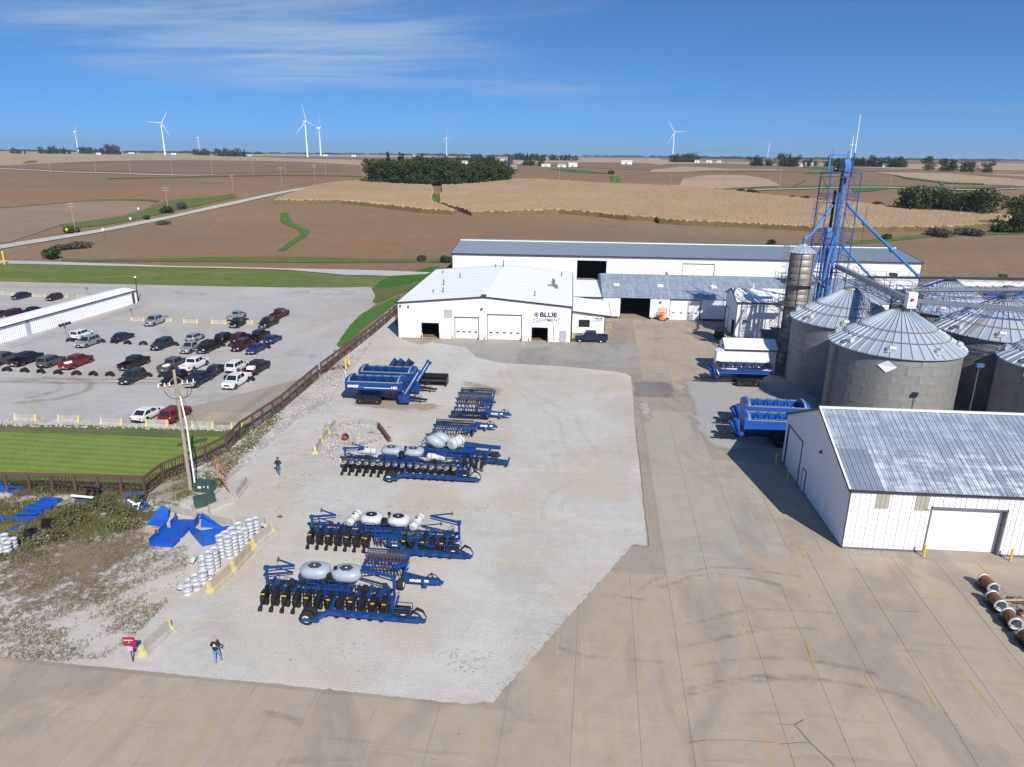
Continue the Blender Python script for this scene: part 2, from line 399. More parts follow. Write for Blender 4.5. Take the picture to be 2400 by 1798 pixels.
def triangulate(poly, step, polar, sy=None):
 sy = sy or step
 q = [to_s(p) for p in poly] if polar else list(poly)
 b = []
 for i in range(len(q)):
  a, c = Vector(q[i]), Vector(q[(i+1) % len(q)])
  n = max(1, int(math.ceil(max(abs(c.x-a.x)/step, abs(c.y-a.y)/sy)))) if step else 1
  b += [tuple(a.lerp(c, k/n)) for k in range(n)]
 pts = list(b)
 if step:
  xs = [p[0] for p in b]; ys = [p[1] for p in b]
  gx = np.arange(min(xs)+step/2, max(xs), step); gy = np.arange(min(ys)+sy/2, max(ys), sy)
  if len(gx) and len(gy):
   Gx, Gy = np.meshgrid(gx, gy); Gx = Gx + (np.arange(len(gy)) % 2)[:, None]*step*.5
   P = np.stack([Gx.ravel(), Gy.ravel()], 1); P = P[inside(b, P)]
   if len(P):
    ok = edge_dist(b, P/np.array([step, sy])*1.0) > -1
    P = P[ok]; pts += [tuple(p) for p in P]
 nb = len(b)
 r = delaunay_2d_cdt([Vector(p) for p in pts], [(i, (i+1) % nb) for i in range(nb)], [tuple(range(nb))], 1, 1e-7)
 V = np.array([tuple(v) for v in r[0]]); F = [tuple(f) for f in r[2]]
 return (from_s(V) if polar else V), F
def sheet(name, poly, mat, off, step=None, polar=False, edge=None, sy=None, kind='structure', jitter=0., rs=1, label=None):
 V, F = triangulate(poly, step, polar, sy)
 z = zt(V[:, 0], V[:, 1]) + off
 if jitter: z = z + np.random.RandomState(rs).normal(0, jitter, len(z))
 me = bpy.data.meshes.new(name); me.from_pydata(np.column_stack([V, z]).tolist(), [], F); me.materials.append(mat)
 if edge:
  a = me.attributes.new('edge', 'FLOAT', 'POINT'); a.data.foreach_set('value', np.clip(edge_dist(poly, V)/edge, 0, 1).astype(np.float32))
 me.update()
 if F:
  n = me.polygons[0].normal
  if n.z < 0: me.flip_normals()
 o = link(name, me); o['kind'] = kind
 return o
SOY = crop_mat('soybean_stubble', (0.236,0.158,0.096), (0.219,0.164,0.111), (0.269,0.150,0.076))
rr = np.concatenate([[0, 60, 120, 170], np.geomspace(200, 15000, 220)]); na = 540
th = np.linspace(0, 2*pi, na, endpoint=False)
R_, T_ = np.meshgrid(rr[1:], th, indexing='ij'); X_, Y_ = R_*np.sin(T_), R_*np.cos(T_); Z_ = zt(X_, Y_) - .04
vv = [(0, 0, -.04)] + np.stack([X_.ravel(), Y_.ravel(), Z_.ravel()], 1).tolist(); ff = []
for j in range(na): ff.append((0, 1+(j+1) % na, 1+j))
for i in range(len(rr)-2):
 o_ = 1+i*na
 for j in range(na):
  k = (j+1) % na; ff.append((o_+j, o_+k, o_+na+k, o_+na+j))
me = bpy.data.meshes.new('ground'); me.from_pydata(vv, [], ff); me.materials.append(SOY); me.polygons.foreach_set('use_smooth', [True]*len(ff)); me.update()
bm_ = bmesh.new(); bm_.from_mesh(me); bmesh.ops.recalc_face_normals(bm_, faces=bm_.faces); bm_.to_mesh(me); bm_.free()
if me.polygons[10].normal.z < 0: me.flip_normals()
link('ground', me)['kind'] = 'structure'
TANFIELD = crop_mat('ripe_field_far', (0.432,0.319,0.216), (0.356,0.270,0.189), (0.400,0.286,0.184), .5)
DKFIELD = crop_mat('dark_bean_field', (0.203,0.144,0.103), (0.223,0.156,0.108), (0.212,0.134,0.086), .6)
GREYFIELD = crop_mat('greyish_bean_field', (0.262,0.195,0.140), (0.236,0.178,0.135), (0.273,0.167,0.097))
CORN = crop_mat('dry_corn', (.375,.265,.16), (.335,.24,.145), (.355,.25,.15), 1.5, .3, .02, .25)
GRASSFAR = grass_mat('field_grass', (.085,.13,.038), (.115,.155,.05), (.20,.16,.07), .04, .5)
GRASSBRIGHT = grass_mat('waterway_grass', (.065,.145,.03), (.085,.17,.04), (.12,.14,.04), .05, .3)
VERGE = grass_mat('rough_verge', (.085,.125,.035), (.13,.14,.055), (.21,.155,.095), .05, .65)
LAWN = grass_mat('lawn_grass', (0.108,0.150,0.037), (0.142,0.177,0.053), (0.261,0.198,0.089), .09, .75)
MOWN = grass_mat('mown_grass', (0.131,0.185,0.038), (0.172,0.230,0.054), (0.202,0.180,0.054), .05, .3, .35, .05)
BANK = grass_mat('bank_grass', (.06,.145,.025), (.08,.165,.033), (.12,.13,.03), .1, .25, .08, 1.1)
ROADM = gravel_mat('road_gravel', (.46,.44,.41), (.41,.395,.37), (.43,.39,.34), (.36,.345,.325), .03)
P = 'polar'
def far(name, poly, mat, off=.12, st=.012): return sheet(name, poly, mat, off, st, True)
far('ripe_field', [(-3077,3154), (-3831,4715), (-2134,3429), (-1091,3447), (-242,2967), (593,2962), (1645,2864), (1929,2745), (654,927), (528,916), (410,979), (343,1211), (156,901), (93,1184), (-7,1048), (-74,1147), (-87,935), (-155,783), (-225,799), (-390,1033), (-581,1083), (-578,927), (-566,766), (-544,665), (-543,553)], TANFIELD, .10)
far('dark_field', [(4140,53397), (9371,30313), (2767,5300), (3464,5117), (1510,2229), (1030,1971), (617,1478), (538,1735), (360,1794), (266,2272)], DKFIELD, .2)
far('dark_field', [(-926,1903), (-776,2060), (-348,2061), (-197,1885), (-162,1550), (-327,1272), (-542,1438)], DKFIELD, .2)
far('dark_field', [(-119,1021), (-30,1016), (36.8,825.3), (88.6,750.4), (131,896), (130,1292), (29,1338), (-59,1254)], DKFIELD, .22)
far('dark_field', [(70.7,787.1), (156,1266), (307,1529), (293,1055), (317,922), (402,765), (389,660), (324.7,550.4), (383,830), (317,820), (227,728), (138.8,687.9)], DKFIELD, .22)
far('tan_field', [(306,781), (368,779), (445,757), (496,717), (320.9,461.5), (281.4,475.7), (255.0,503.1), (252.3,537.9), (257.0,604.1)], TANFIELD, .2)
far('tan_field', [(149,1023), (178,884), (230,877), (226,797), (191,834), (100.9,690.0), (70.0,691.3), (84.2,788.9)], TANFIELD, .24)
far('contour_field', [(61.6,433.2), (77.0,523.9), (108.9,605.1), (136.6,609.2), (138.2,547.7), (125.0,453.9), (87.3,428.3)], TANFIELD, .22)
far('greyish_field', [(-235.0,267.2), (-232.4,280.0), (-224.1,295.7), (-214.0,311.7), (-197.3,319.9), (-188.4,318.5), (-182.2,301.4), (-179.7,279.3), (-182.6,267.8), (-188.1,254.2), (-182.7,231.0), (-178.3,215.6), (-182.2,204.2)], GREYFIELD, .12)
far('greyish_field', [(-524,606), (-542,664), (-568,761), (-588,899), (-586,1042), (-506,1068), (-351,966), (-272,856), (-198.0,623.0), (-241.0,559.7), (-272.7,543.1), (-317.5,540.2), (-395,563), (-510,624), (-498,576)], DKFIELD, .12)
far('grass_waterway', [(-126.3,308.4), (-123.2,309.3), (-117.7,296.8), (-113.1,286.7), (-105.9,276.1), (-99.2,267.7), (-96.5,261.4), (-94.3,253.3), (-93.0,242.8), (-91.3,231.2), (-89.4,219.5), (-91.2,217.3), (-93.8,230.7), (-95.6,243.1), (-97.2,252.7), (-99.9,260.7), (-104.4,268.8), (-112.5,278.7), (-118.3,287.7)], GRASSBRIGHT, .12, .004)
far('grass_verge', [(-174.9,201.4), (-178.7,216.2), (-182.7,231.0), (-188.0,252.4), (-182.6,267.8), (-179.7,279.3), (-181.7,300.6), (-187.7,317.2), (-187.2,328.2), (-178.6,340.6), (-171.4,363.6), (-168.8,390.1), (-167.2,431.3), (-163.5,461.4), (-142.9,448.0), (-137.2,430.1), (-145.0,413.8), (-151.0,389.0), (-157.5,328.1), (-162.7,283.5), (-168.7,251.9), (-173.1,225.5), (-177.0,204.0)], VERGE, .10, .006)
far('grass_verge', [(-172.8,198.8), (-170.2,201.7), (-168.8,219.5), (-165.9,247.5), (-160.0,278.7), (-154.9,322.6), (-147.9,380.7), (-141.6,406.5), (-140.1,394.7), (-140.5,361.2), (-138.4,331.1), (-153.3,319.1), (-156.1,283.4), (-155.3,259.1), (-148.5,231.5), (-149.1,221.4), (-146.7,207.1), (-144.4,197.3), (-140.7,192.7), (-145.3,187.6), (-161.2,184.9)], VERGE, .10, .006)
far('grass_strip', [(-188.8,253.5), (-182.0,266.9), (-178.8,288.6), (-183.5,311.0), (-186.0,328.7), (-178.1,339.6), (-170.4,361.2), (-164.2,347.8), (-167.1,317.9), (-169.0,292.5), (-171.0,271.3), (-174.8,255.8), (-182.2,247.6)], GRASSFAR, .16, .006)
far('grass_strip', [(-143.8,191.9), (-131.2,193.6), (-115.7,198.6), (-100.0,204.7), (-82.6,208.3), (-68.3,209.6), (-65.3,200.3), (-78.9,198.7), (-96.2,196.6), (-117.1,193.0), (-132.5,188.7), (-141.4,188.5)], GRASSFAR, .10, .006)
far('grass_strip', [(-67.8,208.2), (-53.9,208.6), (-40.7,212.7), (-35.4,215.0), (-33.86,205.70), (-43.79,204.82), (-65.3,200.3)], GRASSFAR, .10, .006)
far('grass_strip', [(-232.4,280.0), (-224.1,295.7), (-216.5,315.6), (-200.6,325.4), (-191.4,326.3), (-188.3,320.8), (-197.6,320.4), (-213.4,310.9), (-222.4,293.4), (-230.3,277.3)], GRASSFAR, .18, .006)
far('grass_waterway', [(29.0,576.2), (35.2,561.4), (34.0,515.8), (30.3,479.8), (33.5,455.4), (35.9,438.6), (27.9,440.5), (24.4,471.2), (27.2,516.4)], GRASSFAR, .3, .004)
far('grass_waterway', [(-26.3,803.9), (-8.2,830.3), (15.8,748.0), (32.6,624.6), (13.7,643.3), (-6.9,706.0)], GRASSBRIGHT, .3, .006)
far('grass_strip', [(82.2,417.7), (93.3,434.6), (119.8,439.6), (150.6,459.7), (174.1,469.7), (197.6,464.3), (220.0,454.7), (279.7,481.4), (270.1,464.6), (210.3,434.3), (187.8,440.8), (164.5,447.8), (143.6,437.7), (114.1,424.5)], GRASSFAR, .25, .006)
far('grass_patch', [(161.5,439.6), (182.1,437.3), (164.6,416.2), (150.4,406.1)], GRASSBRIGHT, .28, .006)
far('grass_patch', [(317,1062), (363,1088), (341,969), (307,831), (229.9,666.1), (197.0,652.2), (241,749), (282,838)], GRASSBRIGHT, .3, .006)
far('grass_waterway', [(126.0,440.0), (138.5,468.2), (162.1,528.1), (160.5,520.8), (140.5,468.4), (127.7,436.4)], GRASSBRIGHT, .3, .004)
far('grass_waterway', [(246.0,520.1), (245.7,511.0), (227.9,472.4), (208.7,438.0), (229.0,477.6)], GRASSBRIGHT, .35, .004)
far('grass_strip', [(300,766), (253.3,584.4), (248.6,515.1), (268.5,506.1), (262.9,495.1), (242.1,501.4), (243.3,563.5)], GRASSFAR, .35, .006)
far('grass_strip', [(96.0,260.8), (113.2,271.3), (133.5,281.0), (152.0,285.0), (169.6,286.0), (164.6,276.9), (147.7,276.4), (130.2,273.5), (109.7,262.4), (96.6,255.3)], GRASSFAR, .10, .006)
far('grass_patch', [(-593,758), (-660,859), (-644,850), (-598,785), (-572,735)], GRASSFAR, .3, .006)
far('grass_strip', [(-291.4,441.7), (-252.4,502.8), (-227.3,531.5), (-174.8,549.5), (-102.6,516.0), (-99.9,502.1), (-169.6,532.9), (-221.2,517.1), (-247.1,492.2), (-285.1,432.1)], GRASSFAR, .2, .006)
far('gravel_road', [(-177.8,199.1), (-176.2,209.2), (-174.3,227.1), (-170.0,250.3), (-163.8,285.6), (-159.2,331.9), (-151.0,389.0), (-145.4,420.5), (-139.7,438.0), (-133.8,446.6), (-131.3,438.2), (-136.3,427.1), (-140.8,412.3), (-147.9,380.7), (-154.9,322.6), (-160.4,279.3), (-166.0,244.0), (-168.8,219.5), (-170.6,202.2), (-172.0,192.2)], ROADM, .2, .006)
far('gravel_road', [(-132.0,439.0), (-140.8,545.3), (-133.5,672.5), (-120,807), (-114,888), (-102,803), (-101.2,694.8), (-118.0,612.3), (-124.3,492.2), (-125.9,426.8)], ROADM, .35, .006)
far('gravel_road', [(-86,1121), (-98,1420), (-95,1711), (-74,1799), (-71,1720), (-86,1595), (-81,1242), (-79,1108)], ROADM, .5, .006)
far('gravel_road', [(-511,591), (-481,588), (-446,569), (-376.2,518.6), (-340.9,519.3), (-298.4,507.3), (-270.6,506.9), (-257.4,517.0), (-254.4,510.8), (-266.3,498.7), (-291.9,496.2), (-333.6,508.1), (-366.7,505.3), (-428,546), (-467,570), (-501,580)], ROADM, .3, .006)
far('gravel_road', [(76.8,416.0), (105.1,422.3), (133.3,432.0), (161.6,444.8), (181.5,446.5), (202.5,435.5), (226.6,433.5), (266.2,457.8), (261.4,449.4), (222.9,426.2), (199.3,428.5), (179.2,440.8), (159.7,439.4), (131.5,426.2), (104.0,417.7), (76.3,412.9)], ROADM, .4, .006)
far('gravel_lane', [(-164.1,184.8), (-156.9,185.2), (-133.3,186.8), (-109.1,187.3), (-76.8,188.1), (-43.08,187.63), (-36.71,187.06), (-37.28,184.11), (-45.90,179.76), (-52.11,179.93), (-58.05,179.79), (-75.9,185.9), (-108.0,185.4), (-131.1,183.5), (-153.4,180.8), (-160.2,180.1)], ROADM, .1, .01)
sheet('lawn', [(-168.5,185.1), (-157.4,185.5), (-132.8,185.9), (-108.3,185.9), (-75.9,185.9), (-58.05,179.79), (-45.90,179.76), (-37.28,184.11), (-32.07,196.10), (-30.64,187.19), (-35.71,176.17), (-40.23,167.45), (-46.18,164.29), (-52.59,162.28), (-65.92,160.49), (-83.33,159.86), (-112.0,159.5), (-136.1,159.2), (-145.8,159.1)], LAWN, .004, 6.)
STALK = crop_mat('shaded_corn_stalk_side', (.20,.15,.085), (.14,.115,.05), (.22,.15,.08), 9., .3, .4, .6)  # brown lower leaves, darkened as well for the shaded gaps between stalks
def corn(poly, seed):
 st = .0024
 V, F = triangulate(poly, st, True, .005)
 rs = np.random.RandomState(seed); z = zt(V[:, 0], V[:, 1])
 d = edge_dist(poly, V); edge = d < .6
 h = np.where(edge, rs.uniform(1.5, 2.3, len(z)), 2.2) + rs.normal(0, .06, len(z))
 me = bpy.data.meshes.new('corn_field'); n = len(V)
 J = rs.normal(0, .06, V.shape); top = np.column_stack([V+J, z+h]); vs_ = top.tolist(); fs = list(F)
 from collections import Counter
 cnt = Counter()
 for f in F:
  for a, b in zip(f, f[1:]+f[:1]): cnt[(min(a, b), max(a, b))] += 1
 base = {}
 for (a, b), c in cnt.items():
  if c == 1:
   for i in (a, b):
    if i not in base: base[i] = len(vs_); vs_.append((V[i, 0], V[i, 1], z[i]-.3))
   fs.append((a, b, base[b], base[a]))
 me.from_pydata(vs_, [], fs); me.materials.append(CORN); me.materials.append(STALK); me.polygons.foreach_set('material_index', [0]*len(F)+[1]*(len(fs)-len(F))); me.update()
 if me.polygons[0].normal.z < 0: me.flip_normals()
 return link('corn_field', me)
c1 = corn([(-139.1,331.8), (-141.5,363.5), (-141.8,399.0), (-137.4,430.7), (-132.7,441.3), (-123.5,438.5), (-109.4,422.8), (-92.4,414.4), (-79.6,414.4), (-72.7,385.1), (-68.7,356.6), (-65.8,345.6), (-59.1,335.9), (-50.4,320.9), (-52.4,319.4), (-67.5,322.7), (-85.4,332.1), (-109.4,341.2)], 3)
c1['kind'] = 'stuff'; c1['label'] = 'smaller stand of dry tan corn left of the grass gap'; c1['category'] = 'corn field'
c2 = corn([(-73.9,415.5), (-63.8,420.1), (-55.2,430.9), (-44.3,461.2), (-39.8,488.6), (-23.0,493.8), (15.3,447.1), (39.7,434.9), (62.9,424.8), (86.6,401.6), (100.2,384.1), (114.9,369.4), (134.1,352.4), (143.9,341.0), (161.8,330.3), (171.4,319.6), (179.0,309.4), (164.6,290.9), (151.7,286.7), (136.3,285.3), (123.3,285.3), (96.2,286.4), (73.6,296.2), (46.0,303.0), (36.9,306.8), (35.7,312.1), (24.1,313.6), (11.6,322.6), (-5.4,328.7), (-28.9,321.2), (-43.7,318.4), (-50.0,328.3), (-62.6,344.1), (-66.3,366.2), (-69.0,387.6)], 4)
c2['kind'] = 'stuff'; c2['label'] = 'long stand of dry tan corn running right behind the white buildings'; c2['category'] = 'corn field'
far('grass_waterway', [(-72.9,385.1), (-69.1,385.7), (-65.8,363.2), (-62.2,342.1), (-67.1,348.2), (-69.6,368.7)], GRASSBRIGHT, .15, .003)
# ------------------------------------------------------------------ yard surfaces
LOTG = gravel_mat('parking_gravel', (0.405,0.394,0.376), (0.353,0.341,0.330), (0.389,0.330,0.276), (0.276,0.271,0.265), .05, .8, .5)
YARDG = gravel_mat('yard_gravel', (0.492,0.471,0.436), (0.430,0.409,0.375), (.45,.375,.285), (.335,.315,.29), .07, 1.0, .35)
BASEC = concrete_mat('yard_base', (0.339,0.280,0.217), (0.313,0.274,0.228), (0.313,0.231,0.160), (0.239,0.212,0.182))
SLAB = concrete_mat('slab_concrete', (0.399,0.326,0.247), (0.352,0.298,0.236), (0.381,0.275,0.170), (0.270,0.239,0.203))
SLABG = concrete_mat('grey_slab_concrete', (0.375,0.333,0.275), (0.352,0.316,0.265), (0.352,0.287,0.216), (0.275,0.253,0.222))
ASPH = concrete_mat('worn_apron', (0.326,0.308,0.273), (0.290,0.278,0.250), (0.357,0.320,0.261), (0.221,0.212,0.194))
JOINT = paint('joint_filler', (.10,.085,.07), .95, 0, .5, 2, .1, 'World')
sheet('parking_lot', [(-172.5,159.2), (-146.8,160.2), (-136.5,159.8), (-112.3,160.0), (-83.60,160.40), (-66.13,161.03), (-52.76,162.83), (-46.18,164.29), (-42.91,163.58), (-40.98,154.10), (-40.12,143.67), (-40.18,136.79), (-40.03,127.57), (-37.73,114.44), (-35.40,103.14), (-35.21,96.26), (-35.47,87.48), (-35.96,80.14), (-36.49,74.61), (-38.43,71.71), (-44.38,71.61), (-54.54,71.60), (-64.38,70.97), (-73.76,70.93), (-88.79,70.03)], LOTG, .0, 4.)
cy_ = sheet('concrete_yard', [(-60,5), (75,5), (75,185), (2,185), (0,117.5), (-31,116), (-31,100), (-60,60)], BASEC, .006, 12.)
RT = Matrix.Rotation(radians(-2.3), 4, 'Z')
PIV = Vector((0, 33, 0))
def rot_p(x, y): v = RT @ (Vector((x, y, 0))-PIV) + PIV; return (v.x, v.y)
GRAVEL_POLY = [(-36.64,34.05), (-34.31,33.95), (-18.70,33.26), (-3.60,32.60), (2.26,44.04), (5.95,51.17), (7.18,51.22), (7.84,64.42), (8.41,78.13), (8.97,87.44), (9.53,98.74), (7.73,100.24), (-1.03,102.35), (-9.82,102.97), (-13.81,105.63), (-16.16,111.31), (-22.71,114.17), (-24.14,112.30), (-27.64,115.05), (-30.07,121.57), (-34.07,135.53), (-36.59,148.27), (-36.03,136.50), (-35.60,123.90), (-34.62,103.23), (-34.27,92.81), (-34.62,79.50), (-35.42,69.49), (-36.67,61.78), (-34.11,56.16), (-37.74,55.20), (-51.83,55.52), (-55.27,55.61)]
def slab_grid(xs, ys, mats, skip=None, gap=.045):
 cache = {}
 for i in range(len(xs)-1):
  for j in range(len(ys)-1):
   w, h = xs[i+1]-xs[i]-gap, ys[j+1]-ys[j]-gap
   cx_, cy2 = rot_p((xs[i]+xs[i+1])/2, (ys[j]+ys[j+1])/2)
   corners = np.array([rot_p(x, y) for x in (xs[i], xs[i+1]) for y in (ys[j], ys[j+1])])
   ins = inside(GRAVEL_POLY, np.vstack([corners, [[cx_, cy2]]]))
   if ins.all() or (skip and skip(cx_, cy2)): continue
   key = (round(w, 2), round(h, 2), i*7+j if False else 0)
   mat = mats[0] if (len(mats) == 1 or rnd.random() < .75) else mats[1]
   key = (round(w, 2), round(h, 2), mat.name)
   if key not in cache:
    b = MB(); c = .005
    v = [(-w/2,-h/2,-.05),(w/2,-h/2,-.05),(w/2,h/2,-.05),(-w/2,h/2,-.05),(-w/2,-h/2,-c),(w/2,-h/2,-c),(w/2,h/2,-c),(-w/2,h/2,-c),(-w/2+c,-h/2+c,0),(w/2-c,-h/2+c,0),(w/2-c,h/2-c,0),(-w/2+c,h/2-c,0)]
    b.add(v, [(8,9,10,11),(4,5,9,8),(5,6,10,9),(6,7,11,10),(7,4,8,11),(0,1,5,4),(1,2,6,5),(2,3,7,6),(3,0,4,7)])
    cache[key] = b.mesh('slab', mat)
   link('slab', cache[key], cy_, (cx_, cy2, .022+rnd.uniform(-.002,.002)), (rnd.uniform(-.0004,.0004), rnd.uniform(-.0004,.0004), radians(-2.3)))
lx = [-47.6, -43.8, -40, -36.3, -32.4, -28.6, -25, -21.2, -17.6, -15.8, -13.8, -10.1, -6.5, -2.75, 1.05]
slab_grid(lx, [17.5, 21.2, 24.95, 28.7, 32.45], [SLAB])
mx_ = [1.05, 4.75, 7.5]
slab_grid([-2.75]+mx_, [32.45, 34.1, 41.0, 47.6], [SLAB])
slab_grid(mx_, [17.5, 21.5, 25.2, 28.7, 32.45], [SLAB])
slab_grid([7.5, 12.6], [17.5, 22.5, 28.6, 32.3, 41.2, 47.5], [SLAB])
slab_grid([12.6, 15.75, 18.9, 22.1, 25.4, 28.6, 31.8, 35, 38.2, 41.5, 45, 48.5], [17.5, 21.5, 25, 28.5, 31.6, 35.2, 41.2, 47.3, 52.55], [SLAB, SLAB])
slab_grid([7.5, 10.6, 13.9], [47.5, 54, 62, 70, 79, 84.5], [SLABG, SLABG])
slab_grid([13.9, 17.5], [47.5, 52.55, 56.5, 61, 65.5, 70], [SLABG, SLABG])
slab_grid([17.5, 20.2, 22.9], [52.55, 55.4, 58.4, 61.4, 64.4, 67.4, 70], [SLAB])
slab_grid([8.3, 12.2, 16, 20, 24, 28], [93.5, 99, 105, 111, 117, 123, 129.5, 136.6], [SLAB, SLAB], skip=lambda x, y: x > 26 and y > 116)
slab_grid([-24.5, -18.7, -13.4, -7.5, -1, 3, 8.3], [103, 107, 111.5, 116.6], [ASPH, ASPH])
sheet('gravel_apron', [(15.34,97.60), (17.65,98.59), (29.34,101.42), (35.08,99.43), (33.46,88.09), (24.34,75.77), (21.86,72.03), (17.44,70.95), (14.14,72.50), (14.09,76.55), (14.77,86.08)], fuzzy(gravel_mat('compacted_gravel', (.40,.39,.375), (.36,.35,.335), (.38,.33,.27), (.31,.30,.29), .06, 1., .3), .5, .4, .35, .12, .9), .05, 1.5, edge=3.)
sheet('dark_patch', [(9.39,95.99), (15.21,96.64), (14.70,89.08), (9.00,88.96)], fuzzy(concrete_mat('dull_patch', (.26,.25,.235), (.235,.23,.22), (.29,.265,.23), (.18,.175,.17)), .4, .5, .3, .14, .75), .05, 1., edge=1.5)
sheet('gravel_spill', [(8.38,88.70), (11.98,88.78), (11.64,82.36), (10.73,79.12), (9.16,77.71), (7.90,79.85)], fuzzy(gravel_mat('spilled_gravel', (.44,.43,.41), (.39,.38,.36), (.40,.36,.30), (.35,.33,.31), .07), .5, .7, .5, .08), .056, .8, edge=2.5)
sheet('gravel_yard', GRAVEL_POLY, fuzzy(YARDG, 2.2, 1.3, .12), .052, 1.5, edge=1.2)
SPILL = fuzzy(gravel_mat('scattered_gravel', (.435,.42,.395), (.38,.365,.34), (.40,.35,.285), (.33,.315,.30), .07, 1.0, .35), .35, 2.6, .95, .05)
sheet('gravel_scatter', [(-34.10,33.70), (-18.59,33.02), (-3.52,32.34), (2.50,43.85), (6.09,50.79), (7.35,50.91), (8.09,64.45), (8.66,78.15), (7.96,78.08), (7.46,64.38), (6.92,51.73), (5.67,51.54), (1.96,44.32), (-3.92,32.80), (-18.83,33.54), (-34.52,34.21)], SPILL, .058, .5, edge=.9)
TANDUST = fuzzy(gravel_mat('tan_dust', (.40,.335,.25), (.38,.325,.255), (.37,.29,.20), (.32,.28,.235), .1), .35, .5, .8, .12, .8)
for p in ([(-29.38,85.55), (-22.53,86.30), (-14.53,84.11), (-8.76,87.81), (-7.23,84.91), (-11.80,82.24), (-16.16,79.69), (-23.28,79.61), (-27.18,80.58)], [(-16.14,93.75), (-13.58,94.94), (-7.06,90.42), (-6.50,84.98), (-9.93,86.89), (-14.27,90.47)], [(-12.72,38.84), (-8.57,39.81), (-5.26,42.55), (-4.67,40.76), (-7.65,38.76), (-11.43,38.08)], [(-27.48,56.22), (-23.95,57.00), (-18.67,56.25), (-12.96,57.24), (-13.57,55.53), (-21.22,54.97), (-25.76,54.52)], [(15.46,96.88), (16.38,97.35), (16.04,85.63), (14.67,74.75), (13.47,72.43), (14.57,86.05)]):
 sheet('dust_patch', p, TANDUST, .060, .9, edge=2.2)
ARC = fuzzy(gravel_mat('tyre_track', (.68,.64,.56), (.66,.62,.54), (.62,.56,.46), (.62,.58,.52), .2), .3, 1.4, .6, .16, .45)
def ribbon(pts, w):
 L, Rr = [], []
 for i, p in enumerate(pts):
  a = Vector(pts[max(i-1, 0)]); c = Vector(pts[min(i+1, len(pts)-1)]); d = (c-a).normalized(); n = Vector((-d.y, d.x))*w/2
  L.append(tuple(Vector(p)+n)); Rr.append(tuple(Vector(p)-n))
 return L+Rr[::-1]
for pts, w in (([(2.17,63.53), (0.67,62.34), (-0.48,60.89), (-1.30,59.21), (-1.60,57.66), (-1.61,56.20), (-1.26,54.29)], .42), ([(1.99,61.47), (0.97,60.07), (0.20,58.44), (-0.02,57.08), (0.02,56.36)], .4), ([(-0.08,54.40), (0.84,55.31), (2.33,56.16)], .35), ([(2.22,53.96), (2.82,54.42), (4.39,54.31)], .35), ([(3.88,86.08), (4.18,89.19), (5.33,92.60), (6.88,94.15), (8.99,94.03)], .5), ([(-9.60,100.58), (-9.34,96.70), (-7.97,92.51), (-5.54,88.13), (-2.51,83.06), (-0.51,78.44), (-0.07,73.21), (0.79,69.85), (2.67,65.73)], .55), ([(-8.37,102.36), (-8.13,96.83), (-6.23,92.01), (-3.06,87.15), (-0.60,83.84), (1.31,80.72), (2.66,73.50), (4.04,69.37)], .5), ([(-1.01,69.66), (-0.39,63.62)], .5)):
 sheet('tyre_track', ribbon(pts, w*2.0), ARC, .064, .35, edge=w)
SKID = fuzzy(paint('skid_rubber', (.24,.215,.185), .9, 0, .2, 1, .1, 'World'), .25, .9, .6, .18, .36)
for pts, w in (([(8.16,46.67), (9.46,47.83), (11.69,48.68), (14.04,48.82), (16.67,48.31), (18.42,48.07)], .3), ([(7.33,45.40), (9.83,47.24), (11.98,47.78), (14.42,47.48), (16.45,46.67)], .3), ([(8.08,41.18), (10.27,42.06), (12.59,43.24), (15.01,43.72), (18.35,43.68), (20.09,43.33)], .25), ([(7.97,38.97), (11.16,40.34), (14.01,41.41), (16.13,41.81), (17.73,41.76)], .28), ([(7.70,37.06), (10.68,37.99), (13.27,38.52), (15.56,38.56), (17.66,38.13), (19.69,37.62)], .3), ([(7.59,35.06), (10.33,36.22), (13.23,36.89), (15.59,36.84), (17.82,36.52), (20.08,35.96), (21.43,35.09)], .3), ([(7.34,34.53), (10.43,35.83), (13.14,36.56), (15.64,36.45)], .25), ([(5.73,44.86), (7.01,46.56), (8.24,47.29)], .3), ([(0.07,38.23), (2.02,37.53), (5.10,37.52), (7.37,37.45)], .25), ([(2.15,43.77), (3.93,44.31), (6.72,43.83)], .25), ([(-16.49,31.23), (-15.22,30.97), (-13.81,30.64)], .4)):
 sheet('skid_mark', ribbon(pts, w*1.7), SKID, .034, .35, edge=w)
STRIPE = fuzzy(paint('worn_yellow_line', (.50,.36,.10), .8, 0, .4, 2, .2, 'World'), .3, 2., .5, .08, .8)
for p in ([(19.30,52.60), (19.24,50.64)], [(25.62,52.18), (25.39,48.94)], [(18.77,37.62), (18.82,36.09)], [(16.29,40.67), (15.77,37.13)], [(25.03,37.66), (24.98,34.59)], [(22.08,39.40), (22.15,38.69)], [(22.02,37.17), (21.85,34.89)]):
 sheet('painted_line', ribbon(p, .16), STRIPE, .036, .1, edge=.06)
CRACK = paint('crack', (.13,.11,.09), .95, 0, .3, 2, .1, 'World')
for p in ([(12.43,32.87), (13.36,32.91), (13.99,33.35)], [(13.36,32.91), (13.81,31.68), (14.60,30.21)], [(12.12,31.42), (13.15,31.62), (13.81,31.68)], [(7.31,31.09), (8.20,31.34), (10.20,31.52), (11.82,31.50)], [(23.23,44.25), (25.02,44.32)], [(8.41,77.88), (8.17,74.08), (7.96,68.18), (7.78,64.45), (7.49,58.56), (7.34,55.96), (7.38,54.34), (7.20,51.31)], [(5.90,51.24), (6.59,51.35), (7.22,51.27)]):
 sheet('crack', ribbon(p, .028), CRACK, .07, None)
